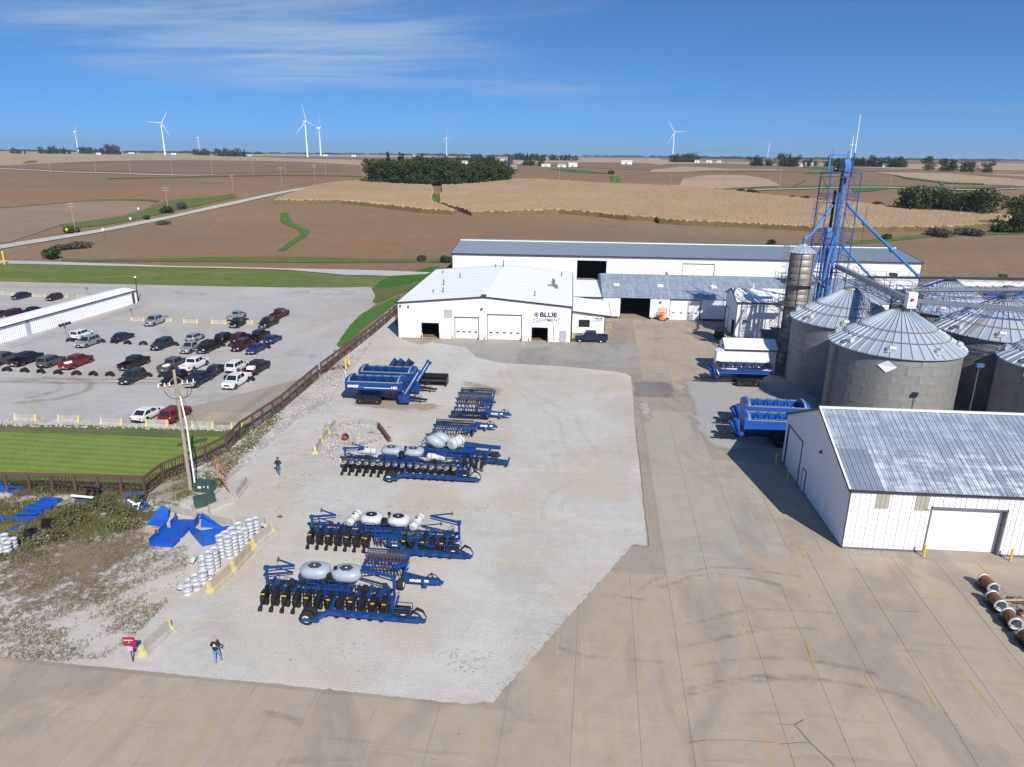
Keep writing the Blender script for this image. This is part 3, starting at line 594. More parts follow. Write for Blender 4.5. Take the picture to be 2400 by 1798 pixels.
sheet('grass_bank', [(-37.19,106.03), (-38.31,112.70), (-39.93,124.49), (-40.65,134.46), (-39.40,143.79), (-37.51,155.14), (-36.28,149.88), (-36.16,140.63), (-36.58,124.90), (-36.13,113.35), (-36.31,105.92)], fuzzy(BANK, 3., 1.5, .15), .06, 1.6, edge=1.2)
sheet('rough_grass', [(-47.45,163.72), (-43.64,165.18), (-35.80,176.65), (-38.36,189.59), (-36.14,196.20), (-33.35,182.47), (-33.88,165.24), (-37.51,155.14), (-39.56,144.38), (-40.80,134.98), (-41.37,141.14), (-43.21,152.32)], fuzzy(VERGE, 2., .8, .25), .05, 1.6, edge=3.)
sheet('grass_bank', [(-46.37,163.87), (-47.04,171.62), (-45.05,182.73), (-36.79,201.66), (-34.03,186.22), (-37.77,170.36), (-41.96,161.84)], fuzzy(grass_mat('embankment_grass', (.035,.125,.014), (.05,.145,.02), (.12,.13,.03), .1, .2, .08, 1.4), 2.5, .8, .2), .056, 1.6, edge=2.)
sheet('mown_lawn', [(-85.67,66.35), (-63.08,69.38), (-53.20,69.64), (-43.30,69.66), (-38.77,70.39), (-36.11,70.16), (-37.39,64.87), (-39.12,61.03), (-40.17,59.26), (-45.70,58.70), (-54.47,58.77), (-65.21,58.37)], fuzzy(MOWN, 2.5, .8, .2), .03, 1.2, edge=1.5)
sheet('rough_grass', [(-83.76,64.68), (-82.55,70.69), (-65.62,72.50), (-55.42,72.88), (-45.09,72.87), (-40.13,73.13), (-35.18,75.74), (-35.52,69.73), (-36.97,64.04), (-38.75,60.37), (-37.53,55.39), (-43.39,55.32), (-51.96,55.68), (-62.27,55.36)], fuzzy(VERGE, 2.5, .7, .25), .02, 1.5, edge=1.5)
STONY = gravel_mat('stony_bank', (.43,.41,.385), (.34,.32,.30), (.30,.26,.21), (.19,.175,.155), .25, .5)
sheet('stony_bank', [(-36.26,74.08), (-34.50,79.21), (-34.27,92.81), (-33.75,100.47), (-33.01,109.34), (-33.69,127.27), (-32.65,126.33), (-31.64,109.50), (-30.24,89.36), (-28.92,80.12), (-31.21,76.16), (-31.34,68.95), (-31.63,61.29), (-31.97,58.41), (-33.51,57.36), (-36.17,60.83), (-35.25,69.14)], fuzzy(STONY, 2., .8, .2), .068, 1.2, edge=1.5)
sheet('stony_bank', [(-28.56,75.43), (-25.95,76.67), (-23.65,77.56), (-20.52,75.35), (-19.28,73.08), (-19.36,70.79), (-21.22,68.97), (-22.25,64.83), (-23.30,63.77), (-26.13,68.46)], fuzzy(gravel_mat('stony_bank2', (.43,.41,.385), (.34,.32,.30), (.30,.26,.21), (.19,.175,.155), .25, .5), 1.6, .8, .3), .068, 1.2, edge=1.5)
sheet('stony_bank', [(-72.21,73.96), (-61.44,73.94), (-50.72,73.66), (-41.23,73.28), (-35.87,74.96), (-36.53,71.91), (-44.38,71.61), (-54.54,71.60), (-64.28,70.84), (-69.36,70.71)], fuzzy(gravel_mat('stony_bank3', (.43,.41,.385), (.36,.34,.315), (.34,.30,.23), (.25,.23,.20), .25, .5), 1.4, .6, .3), .04, 1.0, edge=1.2)
SPARSE = grass_mat('sparse_weed_grass', (.095,.135,.035), (.13,.165,.05), (.24,.20,.12), .3, .75)
SPF = fuzzy(SPARSE, .3, 1.1, 1.0, .05, .9)
for p in ([(-34.80,71.35), (-35.32,75.70), (-34.11,79.02), (-32.45,85.40), (-31.19,92.65), (-30.37,88.05), (-31.19,79.76), (-32.19,74.89), (-32.64,71.30)], [(-35.54,96.11), (-34.53,104.41), (-33.67,111.70), (-31.74,108.95), (-32.13,100.13), (-32.47,92.50)], [(-34.27,107.21), (-34.37,121.51), (-34.49,139.69), (-33.46,135.36), (-33.02,116.53), (-32.42,106.03)], [(-38.20,56.70), (-36.78,59.84), (-34.71,66.29), (-33.26,68.98), (-31.69,65.39), (-33.48,63.17), (-30.68,59.69), (-30.23,56.55), (-32.15,54.10), (-35.31,54.01)], [(-23.79,72.60), (-22.95,75.09), (-20.74,75.33), (-19.35,72.49), (-21.26,71.43), (-22.39,69.38)], [(-23.76,65.15), (-22.25,64.83), (-20.71,61.77), (-18.29,58.66), (-20.61,58.42), (-22.25,61.18)], [(-32.30,88.48), (-31.32,92.05), (-29.73,91.34), (-30.00,85.48), (-30.86,84.22)], [(-36.65,72.16), (-35.85,82.57), (-32.55,79.73), (-31.30,66.61), (-31.20,60.36), (-32.69,56.56), (-34.19,55.56)]):
 sheet('weedy_grass', p, SPF, .074, .8, edge=1.6)
WEEDY = crop_mat('dry_weeds', (.27,.205,.14), (.20,.155,.10), (.25,.175,.11), 5., .2, .16, .6)
sheet('weedy_ground', [(-57.63,54.93), (-51.50,55.11), (-37.27,54.42), (-32.60,54.07), (-29.99,51.26), (-28.01,46.71), (-27.23,42.70), (-28.54,39.99), (-30.57,38.36), (-32.74,36.37), (-35.70,35.66), (-39.75,35.28)], fuzzy(WEEDY, .22, 1.3, .66, .08, .9), .074, .9, edge=8.)
sheet('weedy_ground', [(-57.63,54.93), (-51.83,55.52), (-37.64,55.04), (-33.39,54.80), (-31.08,52.65), (-33.16,50.22), (-33.73,48.09), (-37.97,46.37), (-40.18,43.71), (-44.51,40.51)], fuzzy(grass_mat('green_weed_ground', (.075,.095,.03), (.11,.12,.05), (.22,.17,.10), .3, .7), .3, 1., .6, .06), .08, .9, edge=4.)
sheet('concrete_pad', [(-42.45,74.17), (-42.74,77.69), (-36.56,78.27), (-36.89,74.20)], SLAB, .05, None)
# ================================================================== buildings (walls run along x / y of the yard)
def ribbed(b, origin, ux, out, x0, x1, ztop, openings=(), pitch=.3, depth=.035, zb=0., mi=0, flat=.62, lip=.04):
 """ribbed cladding on a vertical wall; origin/ux/out are vectors, ztop(x) the upper edge, openings (xa,xb,za,zb)"""
 o, u, w = Vector(origin), Vector(ux), Vector(out)
 xs = {x0, x1}
 for q in openings: xs |= {q[0], q[1]}
 n = int((x1-x0)/pitch)+1
 for i in range(n+1):
  c = x0+i*pitch
  for d in (-lip*1.5, -lip*.5, lip*.5, lip*1.5): xs.add(c+d)
 xs = sorted(x for x in xs if x0 <= x <= x1)
 def off(x):
  k = abs(((x-x0+pitch/2) % pitch)-pitch/2)
  return depth if k <= lip*.55 else (0 if k >= lip*1.45 else depth*(lip*1.5-k)/lip)
 for a, c in zip(xs[:-1], xs[1:]):
  if c-a < 1e-5: continue
  m = (a+c)/2; segs = [[zb, None]]
  for q in openings:
   if q[0] <= m <= q[1]:
    ns = []
    for s in segs:
     hi = 1e9 if s[1] is None else s[1]
     if q[3] <= s[0] or q[2] >= hi: ns.append(s); continue
     if q[2] > s[0]: ns.append([s[0], q[2]])
     if q[3] < hi: ns.append([q[3], s[1]])
    segs = ns
  for z0, z1 in segs:
   za, zc_ = (ztop(a), ztop(c)) if z1 is None else (z1, z1)
   b.add([o+u*a+w*off(a)+Vector((0,0,z0)), o+u*c+w*off(c)+Vector((0,0,z0)), o+u*c+w*off(c)+Vector((0,0,zc_)), o+u*a+w*off(a)+Vector((0,0,za))], [(0,1,2,3)], mi)
def seam_roof(b, p00, p10, p11, p01, nseam, h=.04, w=.05, mi=0, thick=.12):
 """sloped rectangle p00-p10 along the eave, p01-p11 along the ridge, with standing seams running up the slope"""
 A, B, C, D = map(Vector, (p00, p10, p11, p01)); nn = (B-A).cross(D-A).normalized()
 if nn.z < 0: nn = -nn
 v = [A, B, C, D, A-nn*thick, B-nn*thick, C-nn*thick, D-nn*thick]
 b.add(v, [(0,1,2,3),(7,6,5,4),(0,4,5,1),(1,5,6,2),(2,6,7,3),(3,7,4,0)], mi)
 for i in range(nseam+1):
  t = i/nseam; a = A.lerp(B, t); d = D.lerp(C, t); u = (B-A).normalized()*w/2; e = nn*.001
  q = [a-u+e, a+u+e, a+u*.5+nn*h, a-u*.5+nn*h, d-u+e, d+u+e, d+u*.5+nn*h, d-u*.5+nn*h]
  b.add(q, [(3,2,6,7),(0,3,7,4),(2,1,5,6),(0,1,2,3),(5,4,7,6)], mi)
X = Vector((1,0,0)); Y = Vector((0,1,0))
def door_sectional(root, x0, x1, y, z1, nwin, wz=1.25, ww=.52, wh=.24, nsec=5, face=-1):
 """white overhead door set back in the wall: panel sections with a row of small oval windows"""
 w = x1-x0; o = MB(); sh = z1/nsec
 for i in range(nsec): o.box(x0+.02, x1-.02, y, y+.05, i*sh+.012, (i+1)*sh-.012)
 d = o.obj('overhead_door', WHITE2, root)
 fr = MB(); fr.box(x0-.08, x0, y-.16, y, 0, z1); fr.box(x1, x1+.08, y-.16, y, 0, z1); fr.box(x0-.08, x1+.08, y-.19, y, z1, z1+.11); fr.obj('door_frame', TRIM, root)
 for i in range(nwin):
  cx_ = x0+w*(i+.5)/nwin if nwin > 3 else x0+w*(i+1)/(nwin+1)
  pts = []
  for k in range(14):
   t = 2*pi*k/14; pts.append((cx_+ww/2*(abs(cos(t))**.5)*(1 if cos(t) >= 0 else -1), wz+wh/2*(abs(sin(t))**.6)*(1 if sin(t) >= 0 else -1)))
  MB().prism(pts, 'y', y-.035, y-.004, 0).obj('door_window', GLASS, d)
 return d
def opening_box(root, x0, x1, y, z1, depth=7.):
 """near-black box behind an open doorway, its colour standing in for the unlit room"""
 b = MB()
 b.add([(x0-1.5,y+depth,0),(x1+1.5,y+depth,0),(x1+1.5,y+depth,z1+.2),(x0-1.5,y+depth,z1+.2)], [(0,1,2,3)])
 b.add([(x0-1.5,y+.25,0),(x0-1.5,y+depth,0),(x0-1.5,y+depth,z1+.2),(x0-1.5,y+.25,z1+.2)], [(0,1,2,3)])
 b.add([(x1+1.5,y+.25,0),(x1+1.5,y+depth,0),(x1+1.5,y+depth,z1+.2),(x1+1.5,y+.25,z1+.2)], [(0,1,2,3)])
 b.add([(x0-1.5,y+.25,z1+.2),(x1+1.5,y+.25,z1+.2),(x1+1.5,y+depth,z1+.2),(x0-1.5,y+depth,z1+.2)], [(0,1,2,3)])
 b.obj('interior_shade_box', DARKIN, root)  # box added in near-black so the doorway stays dark
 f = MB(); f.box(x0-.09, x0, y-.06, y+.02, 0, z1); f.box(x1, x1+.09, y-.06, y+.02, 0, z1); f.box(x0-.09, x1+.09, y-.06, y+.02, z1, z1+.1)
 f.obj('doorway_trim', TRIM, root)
def man_door(root, x0, x1, y, z1, mat, name='door'):
 d = MB().box(x0, x1, y-.06, y-.02, .04, z1).obj(name, mat, root)
 MB().box(x1-.16, x1-.06, y-.12, y-.06, z1*.47, z1*.5).obj('handle', DKSTEEL, d)
 f = MB(); f.box(x0-.06, x0, y-.075, y, 0, z1+.06); f.box(x1, x1+.06, y-.075, y, 0, z1+.06); f.box(x0, x1, y-.075, y, z1, z1+.06); f.obj('door_frame', paint('grey_frame', (.3,.3,.31), .5), root)
def wall_lamp(root, x, y, z, mat=None):
 b = MB(); b.box(x-.16, x+.16, y-.28, y, z-.05, z+.22); b.box(x-.12, x+.12, y-.34, y-.28, z-.02, z+.1); b.obj('wall_lamp', mat or DKSTEEL, root)
# ---- workshop
bx0, bx1, by0, by1, EV, RG = -28.85, .68, 116.8, 153.2, 6.12, 7.35
bxm = (bx0+bx1)/2
ws = thing('workshop_building', 'big white metal workshop with low white gable roof and large wall sign', 'building', (bxm, by0, 0))
def at0(o): return (o.location.x, o.location.y)
ox, oy = bxm, by0
def gable(x): return EV + (RG-EV)*(1-abs(x)/((bx1-bx0)/2))
hw = (bx1-bx0)/2
ops = [(-24.7-ox, -21.84-ox, 0, 2.62), (-19.01-ox, -14.97-ox, 0, 3.8), (-13.47-ox, -7.71-ox, 0, 4.4), (-5.86-ox, -3.28-ox, 0, 2.34)]
w = MB(); ribbed(w, (0,0,0), X, -Y, -hw, hw, lambda x: gable(x), ops, .3)
ribbed(w, (-hw,0,0), Y, -X, 0, by1-by0, lambda x: EV, (), .6); ribbed(w, (hw,0,0), Y, X, 0, by1-by0, lambda x: EV, (), .6); ribbed(w, (0,by1-by0,0), X, Y, -hw, hw, gable, (), .6)
w.obj('wall', WHITE, ws)
for s in (-1,1):
 r = MB(); seam_roof(r, (s*(hw+.12), -.12, EV-.02), (s*(hw+.12), by1-by0+.1, EV-.02), (0, by1-by0+.1, RG+.08), (0, -.12, RG+.08), 9, .012, .03)
 r.obj('roof', WROOF, ws)
tr = MB()
for s in (-1,1):
 tr.bar((s*(hw+.14), -.16, EV-.08), (0, -.16, RG+.03), .10, .26); tr.bar((s*(hw+.17), -.1, EV-.06), (s*(hw+.17), by1-by0+.1, EV-.06), .12, .2); tr.box(s*hw-.07, s*hw+.07, -.07, .0, .0, EV-.1)
 tr.bar((s*(hw+.14), by1-by0+.14, EV-.08), (0, by1-by0+.14, RG+.03), .10, .2)
tr.obj('roof_trim', TRIM, ws)
dp = MB(); dp.tube((hw+.12, -.1, EV-.2), (hw+.12, -.1, .1), .06, n=6); dp.obj('downpipe', TRIM, ws)
MB().box(-hw, hw, -.02, .03, 0, .16).obj('foundation', paint('footing', (.3,.28,.25), .9), ws).location = (0, .03, -.02)
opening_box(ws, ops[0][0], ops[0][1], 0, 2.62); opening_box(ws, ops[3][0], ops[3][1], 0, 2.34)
door_sectional(ws, ops[1][0], ops[1][1], .12, 3.8, 4, 1.28, .54, .24); door_sectional(ws, ops[2][0], ops[2][1], .12, 4.4, 5, 1.3, .56, .25)
man_door(ws, -1.15-ox, -.22-ox, -.03, 1.86, paint('grey_door', (.38,.38,.40), .5))
lv = MB(); lx0, lx1, lz0, lz1 = -20.8-ox, -19.5-ox, 3.8, 5.05
for i in range(11): z = lz0+(lz1-lz0)*i/11; lv.add([(lx0,-.10,z),(lx1,-.10,z),(lx1,-.05,z+.11),(lx0,-.05,z+.11)], [(0,1,2,3)])
lvo = lv.obj('louvre_vent', paint('louvre_grey', (.40,.41,.43), .5), ws)
f = MB(); f.box(lx0-.05, lx0, -.13, -.03, lz0, lz1); f.box(lx1, lx1+.05, -.13, -.03, lz0, lz1); f.box(lx0-.05, lx1+.05, -.13, -.03, lz1, lz1+.05); f.box(lx0-.05, lx1+.05, -.13, -.03, lz0-.05, lz0); f.obj('vent_frame', paint('louvre_grey', (.3,.3,.3)), lvo)
wall_lamp(ws, -14.42-ox, -.04, 5.3); wall_lamp(ws, -28.3-ox, -.04, 5.5, STEEL); wall_lamp(ws, -26.9-ox, -.04, 5.4, STEEL)
MB().box(-2.25-ox, -2.19-ox, -.1, -.04, .2, 2.9).obj('wall_conduit', STEEL, ws)
rv = MB(); rv.box(-.35, .35, -.1, .5, RG+.08, RG+.3); rv.box(-.5, .5, -.2, .6, RG+.3, RG+.36); rv.obj('ridge_cap_vent', RUSTBROWN, ws)
for (x, y, h) in ((-8.1, 7.0, .5), (-10.0, 7.6, .12), (-9.3, 14.5, .75), (-7.4, 22.5, .6), (-12.2, 30, .3), (8.3, 5.5, .5), (.2, 33.5, 1.1), (12.6, 30, .5), (-1.5,34,.3)):
 z = gable(x)+.02; MB().tube((x, y, z), (x, y, z+h+.3), .09, n=8).tube((x, y, z+h+.22), (x, y, z+h+.34), .13, n=8).obj('roof_pipe', DKSTEEL, ws)
hv = MB(); zb = gable(11.2)
hv.box(10.2, 11.9, 16.5, 17.2, zb, zb+.35); hv.tube((11.1, 16.9, zb+.3), (11.1, 16.9, zb+1.5), .22, n=10); hv.tube((11.4, 16.9, zb+.3), (11.4, 16.9, zb+1.3), .14, n=8); MB().tube((11.9, 15.2, zb-.1), (11.9, 15.2, zb+.7), .16, n=8).box(11.4, 12.2, 15.0, 15.5, zb-.1, zb+.25).obj('roof_fan_unit', STEEL, ws)
hv.obj('roof_ventilation_unit', STEEL, ws)
def nut_logo(parent, x, y, z, r, mat):
 b = MB(); n = 6
 def hexp(q): return [(x+q*cos(pi*k/3+.2), z+q*sin(pi*k/3+.2)) for k in range(6)]
 o_, i_ = hexp(r), hexp(r*.82); v = [(p[0], y, p[1]) for p in o_+i_]
 b.add(v, [(k, (k+1) % 6, 6+(k+1) % 6, 6+k) for k in range(6)])
 N = 20; c1 = [(x+r*.62*cos(2*pi*k/N), y, z+r*.62*sin(2*pi*k/N)) for k in range(N)]; c2 = [(x+r*.50*cos(2*pi*k/N), y, z+r*.50*sin(2*pi*k/N)) for k in range(N)]
 b.add(c1+c2, [(k, (k+1) % N, N+(k+1) % N, N+k) for k in range(N)])
 b.add([(x+r*.40*cos(2*pi*k/N), y, z+r*.40*sin(2*pi*k/N)) for k in range(N)], [tuple(range(N))])
 return b.obj('nut_emblem', mat, parent)
sx0, sx1, sz0, sz1 = -5.9-ox, -1.0-ox, 3.3, 5.12
sg = MB().box(sx0, sx1, -.14, -.05, sz0, sz1).obj('sign_board', WHTTXT, ws)
lettering('BLUE', 1.12, NAVYTXT, sg, (sx0+1.25, -.16, sz0+.98), (pi/2,0,0), font_weight=.045, sx=1.16)
lettering('EQUIPMENT', .86, GREYTXT, sg, (sx0+.18, -.16, sz0+.17), (pi/2,0,0), font_weight=.004, sx=.97)
nut_logo(sg, sx0+.68, -.16, sz0+1.36, .47, GREYTXT)
# ---- bollards
def bollard_proto():
 t = thing('bollard', 'x', 'bollard', (0,0,0)); b = MB(); b.tube((0,0,0), (0,0,1.05), .085, n=10); b.ell((0,0,1.05), (.085,.085,.05), 10, 4); b.obj('post', YELLOW, t)
 MB().tube((0,0,0), (0,0,.05), .13, n=10).obj('base', CONC, t); return t
bol = bollard_proto(); first = True
blist = [(-24.55, 116.1, 'yellow bollard left of the leftmost dark workshop doorway'), (-21.55, 116.1, 'yellow bollard right of the leftmost dark workshop doorway'), (-19.2, 116.1, 'yellow bollard left of the smaller white workshop overhead door'), (-14.75, 116.1, 'yellow bollard right of the smaller white workshop overhead door'), (-13.7, 116.1, 'yellow bollard left of the bigger white workshop overhead door'), (-7.5, 116.1, 'yellow bollard right of the bigger white workshop overhead door'), (-6.1, 116.1, 'yellow bollard left of the doorway under the wall sign'), (-3.05, 116.1, 'yellow bollard right of the doorway under the wall sign'), (.95, 118.5, 'yellow bollard in the corner between workshop and small office'),
(9.75, 136.0, 'yellow bollard left of the dark barn doorway'), (16.2, 136.0, 'yellow bollard between dark barn doorway and orange lift'), (19.5, 136.0, 'yellow bollard right of the orange lift'), (25.7, 136.0, 'yellow bollard right of the barn overhead door'),
(21.9, 69.2, 'yellow bollard at the shaded wall nearest the big blue carts'), (21.9, 65.1, 'yellow bollard at the shaded wall beside the small side door'), (28.75, 51.9, 'yellow bollard left of the big white shed door'), (35.3, 51.9, 'yellow bollard right of the big white shed door')]
for x, y, lb in blist:
 if first: bol.location = (x, y, .02); bol['label'] = lb; bol['group'] = 'yellow door bollards'; first = False
 else: dup(bol, (x, y, .02), 0, lb)
# ---- office annex
an = thing('office_annex', 'small white office with lean-to roof attached right of the workshop', 'building', (.75, 124.0, 0))
wd, dp_ = 5.75, 10.2
w = MB(); ribbed(w, (0,0,0), X, -Y, 0, wd, lambda x: 3.78-.10*x, [(1.35, 3.15, 1.15, 2.3)], .3); ribbed(w, (wd,0,0), Y, X, 0, dp_, lambda x: 3.2, (), .3); w.obj('wall', WHITE, an)
r = MB(); seam_roof(r, (-.02, -.3, 3.95), (wd+1.15, -.3, 3.2), (wd+1.15, dp_, 3.75), (-.02, dp_, 4.5), 4, .015, .03); r.obj('roof', WROOF, an)
t = MB(); t.bar((-.02, -.34, 3.86), (wd+1.15, -.34, 3.11), .1, .22); t.bar((wd+1.2, -.3, 3.1), (wd+1.2, dp_, 3.65), .12, .16); t.tube((wd+1.15, -.2, 3.05), (wd+.2, -.15, 2.5), .05, n=6); t.tube((wd+.16, -.12, 2.5), (wd+.16, -.12, .1), .06, n=6); t.obj('roof_trim', TRIM, an)
win = MB(); win.box(1.28, 1.37, -.09, .06, 1.08, 2.37); win.box(3.13, 3.22, -.09, .06, 1.08, 2.37); win.box(1.28, 3.22, -.09, .06, 2.28, 2.37); win.box(1.28, 3.22, -.12, .06, 1.08, 1.16); win = win.obj('window', TRIM, an)
MB().box(1.37, 2.24, .0, .03, 1.16, 2.28).obj('pane', GLASS, win); MB().box(2.27, 3.13, .0, .03, 1.16, 2.28).obj('pane', GLASS, win)
s2 = MB().box(3.75, 5.6, -.13, -.05, 2.1, 2.95).obj('sign_board', WHTTXT, an)
lettering('BLUE', .44, NAVYTXT, s2, (4.28, -.15, 2.52), (pi/2,0,0), font_weight=.016, sx=1.12); lettering('EQUIPMENT', .31, GREYTXT, s2, (3.84, -.15, 2.2), (pi/2,0,0), sx=.97); nut_logo(s2, 4.03, -.15, 2.67, .17, GREYTXT)
rl = thing('handrail', 'low yellow pipe handrail beside the small office wall', 'handrail', (7.0, 126.2, 0))
b = MB()
for x in (0,.9): b.tube((x, 0, 0), (x, 0, 1.05), .03, n=6)
for z in (.55,1.05): b.tube((0, 0, z), (.9, 0, z), .03, n=6)
b.obj('rails', YELLOW, rl)
# ---- connector with its own roof
cn = thing('link_building', 'low white link roof between the workshop and the barns', 'building', (.8, 137.0, 0))
w = MB(); ribbed(w, (0,0,0), X, -Y, 0, 6.0, lambda x: 3.95, (), .3); ribbed(w, (6.0,0,0), Y, X, 0, 12.4, lambda x: 3.95, (), .3); w.obj('wall', WHITE, cn)
r = MB(); seam_roof(r, (-.1, -.25, 4.05), (6.1, -.25, 4.05), (6.1, 13.0, 5.1), (-.1, 13.0, 5.1), 20, .03, .05); r.obj('roof', WHITE, cn)
MB().bar((-.1, -.3, 3.97), (6.1, -.3, 3.97), .1, .2).obj('roof_trim', TRIM, cn)
# ---- mid barn with galvanised roof
GALV = metal_mat('galvanised_roof', (.50,.56,.61), (.42,.47,.52), .42, .25, .5, .35, varied=.04)
def old_roof_mat(name, base, worn, amount=.6):
 m = new_mat(name); t = NT(m); c = t.coord('World')
 n = t.noise(c, .35, 5, .65, .5); lines = t.noise(t.coord('World', (1.3, .1, .1)), 1.6, 5, .7); cross = t.noise(t.coord('World', (.3, 1.3, 1.3)), 1.3, 5, .7); f = t.noise(c, 5, 4, .7)
 k = t.mth('ADD', t.mth('MULTIPLY', lines, .55), t.mth('MULTIPLY', cross, .45)); col = t.mix(t.mth('MULTIPLY', t.rng(k, .44, .60), amount), base, worn)
 col = t.mix(t.rng(n, .45, .7, 0, .35), col, tuple(v*.75 for v in base)); col = t.mix(t.rng(f, .6, .75, 0, .4), col, worn)
 t.bump(lines, .1, .02); return t.out(col, t.rng(n, .3, .7, .35, .55), .25, .5)
BROOF = old_roof_mat('weathered_blue_grey_roof', (.30,.36,.42), (.56,.60,.63), .7)
mx0, mx1, my0, my1 = 6.75, 62, 136.7, 163.3
mb = thing('barn', 'long low white barn with weathered bluish metal roof and two skylights', 'building', (mx0, my0, 0))
L_ = mx1-mx0
ops = [(10.2-mx0, 15.75-mx0, 0, 3.95), (19.65-mx0, 25.35-mx0, 0, 3.85)]
w = MB(); ribbed(w, (0,0,0), X, -Y, 0, L_, lambda x: 4.25, ops, .3); ribbed(w, (0,0,0), Y, -X, 0, my1-my0, lambda x: 4.25+2.25*(1-abs(x-13.3)/13.3), (), .3); ribbed(w, (L_,0,0), Y, X, 0, my1-my0, lambda x: 4.25+2.25*(1-abs(x-13.3)/13.3), (), .3); ribbed(w, (0,my1-my0,0), X, Y, 0, L_, lambda x: 4.25, (), .6); w.obj('wall', WHITE, mb)
for s in (0,1):
 r = MB(); y0 = -.25 if s == 0 else my1-my0+.25
 seam_roof(r, (-.15, y0, 4.22), (L_+.1, y0, 4.22), (L_+.1, 13.3, 6.6), (-.15, 13.3, 6.6), 180, .03, .05); r.obj('roof', BROOF, mb)
for x in (2.3, 11.0, 21.5): MB().box(x, x+1.15, 5.5, 7.1, 0, .03).obj('skylight', paint('skylight_fibreglass', (.8,.84,.86), .4), mb, (0,0,5.32), (radians(9.9),0,0)).location = (0, .30, 4.36)
for (x, y, h) in ((21.6, 5.6, 1.0), (29.6, 5.8, 1.2)): MB().tube((x, y, 4.9), (x, y, 5.2+h), .1, n=8).obj('roof_pipe', WHITE2, mb)
rvn = MB(); rvn.tube((13.6, 13.3, 6.5), (13.6, 13.3, 6.95), .28, n=10); rvn.tube((13.6, 13.3, 6.9), (13.6, 13.3, 7.25), .4, .18, 10); rvn.obj('roof_ventilator', STEEL, mb)
MB().box(0, ops[0][0], -.1, -.045, 0, .35).box(ops[0][1], ops[1][0], -.1, -.045, 0, .35).box(ops[1][1], 40, -.1, -.045, 0, .35).obj('foundation', TRIM, mb)
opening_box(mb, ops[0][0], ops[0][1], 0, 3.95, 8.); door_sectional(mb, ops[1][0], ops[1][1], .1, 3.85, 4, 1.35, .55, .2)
wall_lamp(mb, 11.0, -.04, 3.3)
# ---- long back barn
lx0, lx1, ly0, ly1 = -29.4, 84.2, 178., 210.
lb = thing('long_barn', 'very long white barn with plain grey metal roof behind the workshop', 'building', (lx0, ly0, 0))
L_ = lx1-lx0; ops = [(2.05-lx0, 9.15-lx0, 0, 5.25), (27.9-lx0, 35.5-lx0, 0, 5.0)]
w = MB(); ribbed(w, (0,0,0), X, -Y, 0, L_, lambda x: 6.5, ops, .45, .04, lip=.06)
for xx, sg_ in ((0, -X), (L_, X)): ribbed(w, (xx,0,0), Y, sg_, 0, 32, lambda x: 6.5+1.4*(1-abs(x-16)/16), (), .45, .04, lip=.06)
ribbed(w, (0,32,0), X, Y, 0, L_, lambda x: 6.5, (), .9); w.obj('wall', WHITE, lb)
GROOF = metal_mat('grey_standing_seam_roof', (.33,.37,.41), (.29,.33,.37), .45, .35, .3, .2, varied=.05)
for s in (0,1):
 y0 = -.3 if s == 0 else 32.3
 r = MB(); seam_roof(r, (-.25, y0, 6.45), (L_+.25, y0, 6.45), (L_+.25, 16, 7.95), (-.25, 16, 7.95), 250, .04, .06); r.obj('roof', GROOF, lb)
t = MB(); t.bar((-.25,-.36,6.4), (L_+.25,-.36,6.4), .14, .28); t.bar((-.3,-.3,6.42), (-.3,16,7.9), .1, .25); t.bar((L_+.3,-.3,6.42), (L_+.3,16,7.9), .1, .25); t.box(-.05,.09,-.08,-.05,0,6.3); t.box(L_-.09,L_+.05,-.08,-.05,0,6.3); t.obj('roof_trim', TRIM, lb)
MB().box(-.25, L_+.25, 15.7, 16.3, 7.9, 8.08).obj('ridge_cap', WHITE2, lb)
opening_box(lb, ops[0][0], ops[0][1], 0, 5.25, 9.); door_sectional(lb, ops[1][0], ops[1][1], .1, 5.0, 0)
# ---- gabled shed by the silo
gx0, gx1, gy0, gy1 = 29.2, 41.0, 123.7, 132.9
gs = thing('gabled_shed', 'tall white gabled shed with shaded end wall beside the slim silo', 'building', (gx0, gy0, 0))
W_ = gy1-gy0; ym = W_/2
w = MB(); ribbed(w, (0,0,0), Y, -X, 0, W_, lambda y: 6.3+1.5*(1-abs(y-ym)/ym), [(5.9, 8.8, 0, 3.9), (.9, 2.6, 0, 2.7)], .3); ribbed(w, (0,0,0), X, -Y, 0, gx1-gx0, lambda x: 6.3, (), .6); ribbed(w, (gx1-gx0,0,0), Y, X, 0, W_, lambda y: 6.3+1.5*(1-abs(y-ym)/ym), (), .6); ribbed(w, (0,W_,0), X, Y, 0, gx1-gx0, lambda x: 6.3, (), .6); w.obj('wall', WHITE, gs)
for s in (0,1):
 y0 = -.2 if s == 0 else W_+.2
 r = MB(); seam_roof(r, (-.2, y0, 6.28), (gx1-gx0+.2, y0, 6.28), (gx1-gx0+.2, ym, 7.9), (-.2, ym, 7.9), 20, .035, .05); r.obj('roof', WHITE, gs)
t = MB(); t.bar((-.25,-.25,6.2), (-.25,ym,7.84), .1, .22); t.bar((-.25,W_+.25,6.2), (-.25,ym,7.84), .1, .22); t.bar((-.2,-.27,6.2), (gx1-gx0+.2,-.27,6.2), .1, .22); t.box(-.05,.06,-.06,-.03,0,6.15); t.obj('roof_trim', TRIM, gs)
d = MB().box(.06, .11, 5.95, 8.75, .03, 3.9).obj('sliding_door', WHITE2, gs); MB().box(-.06, .04, 5.8, 5.92, 0, 4.0).box(-.06, .04, 8.8, 8.92, 0, 4.0).box(-.06,.04,5.8,8.92,3.9,4.02).obj('door_frame', TRIM, gs)
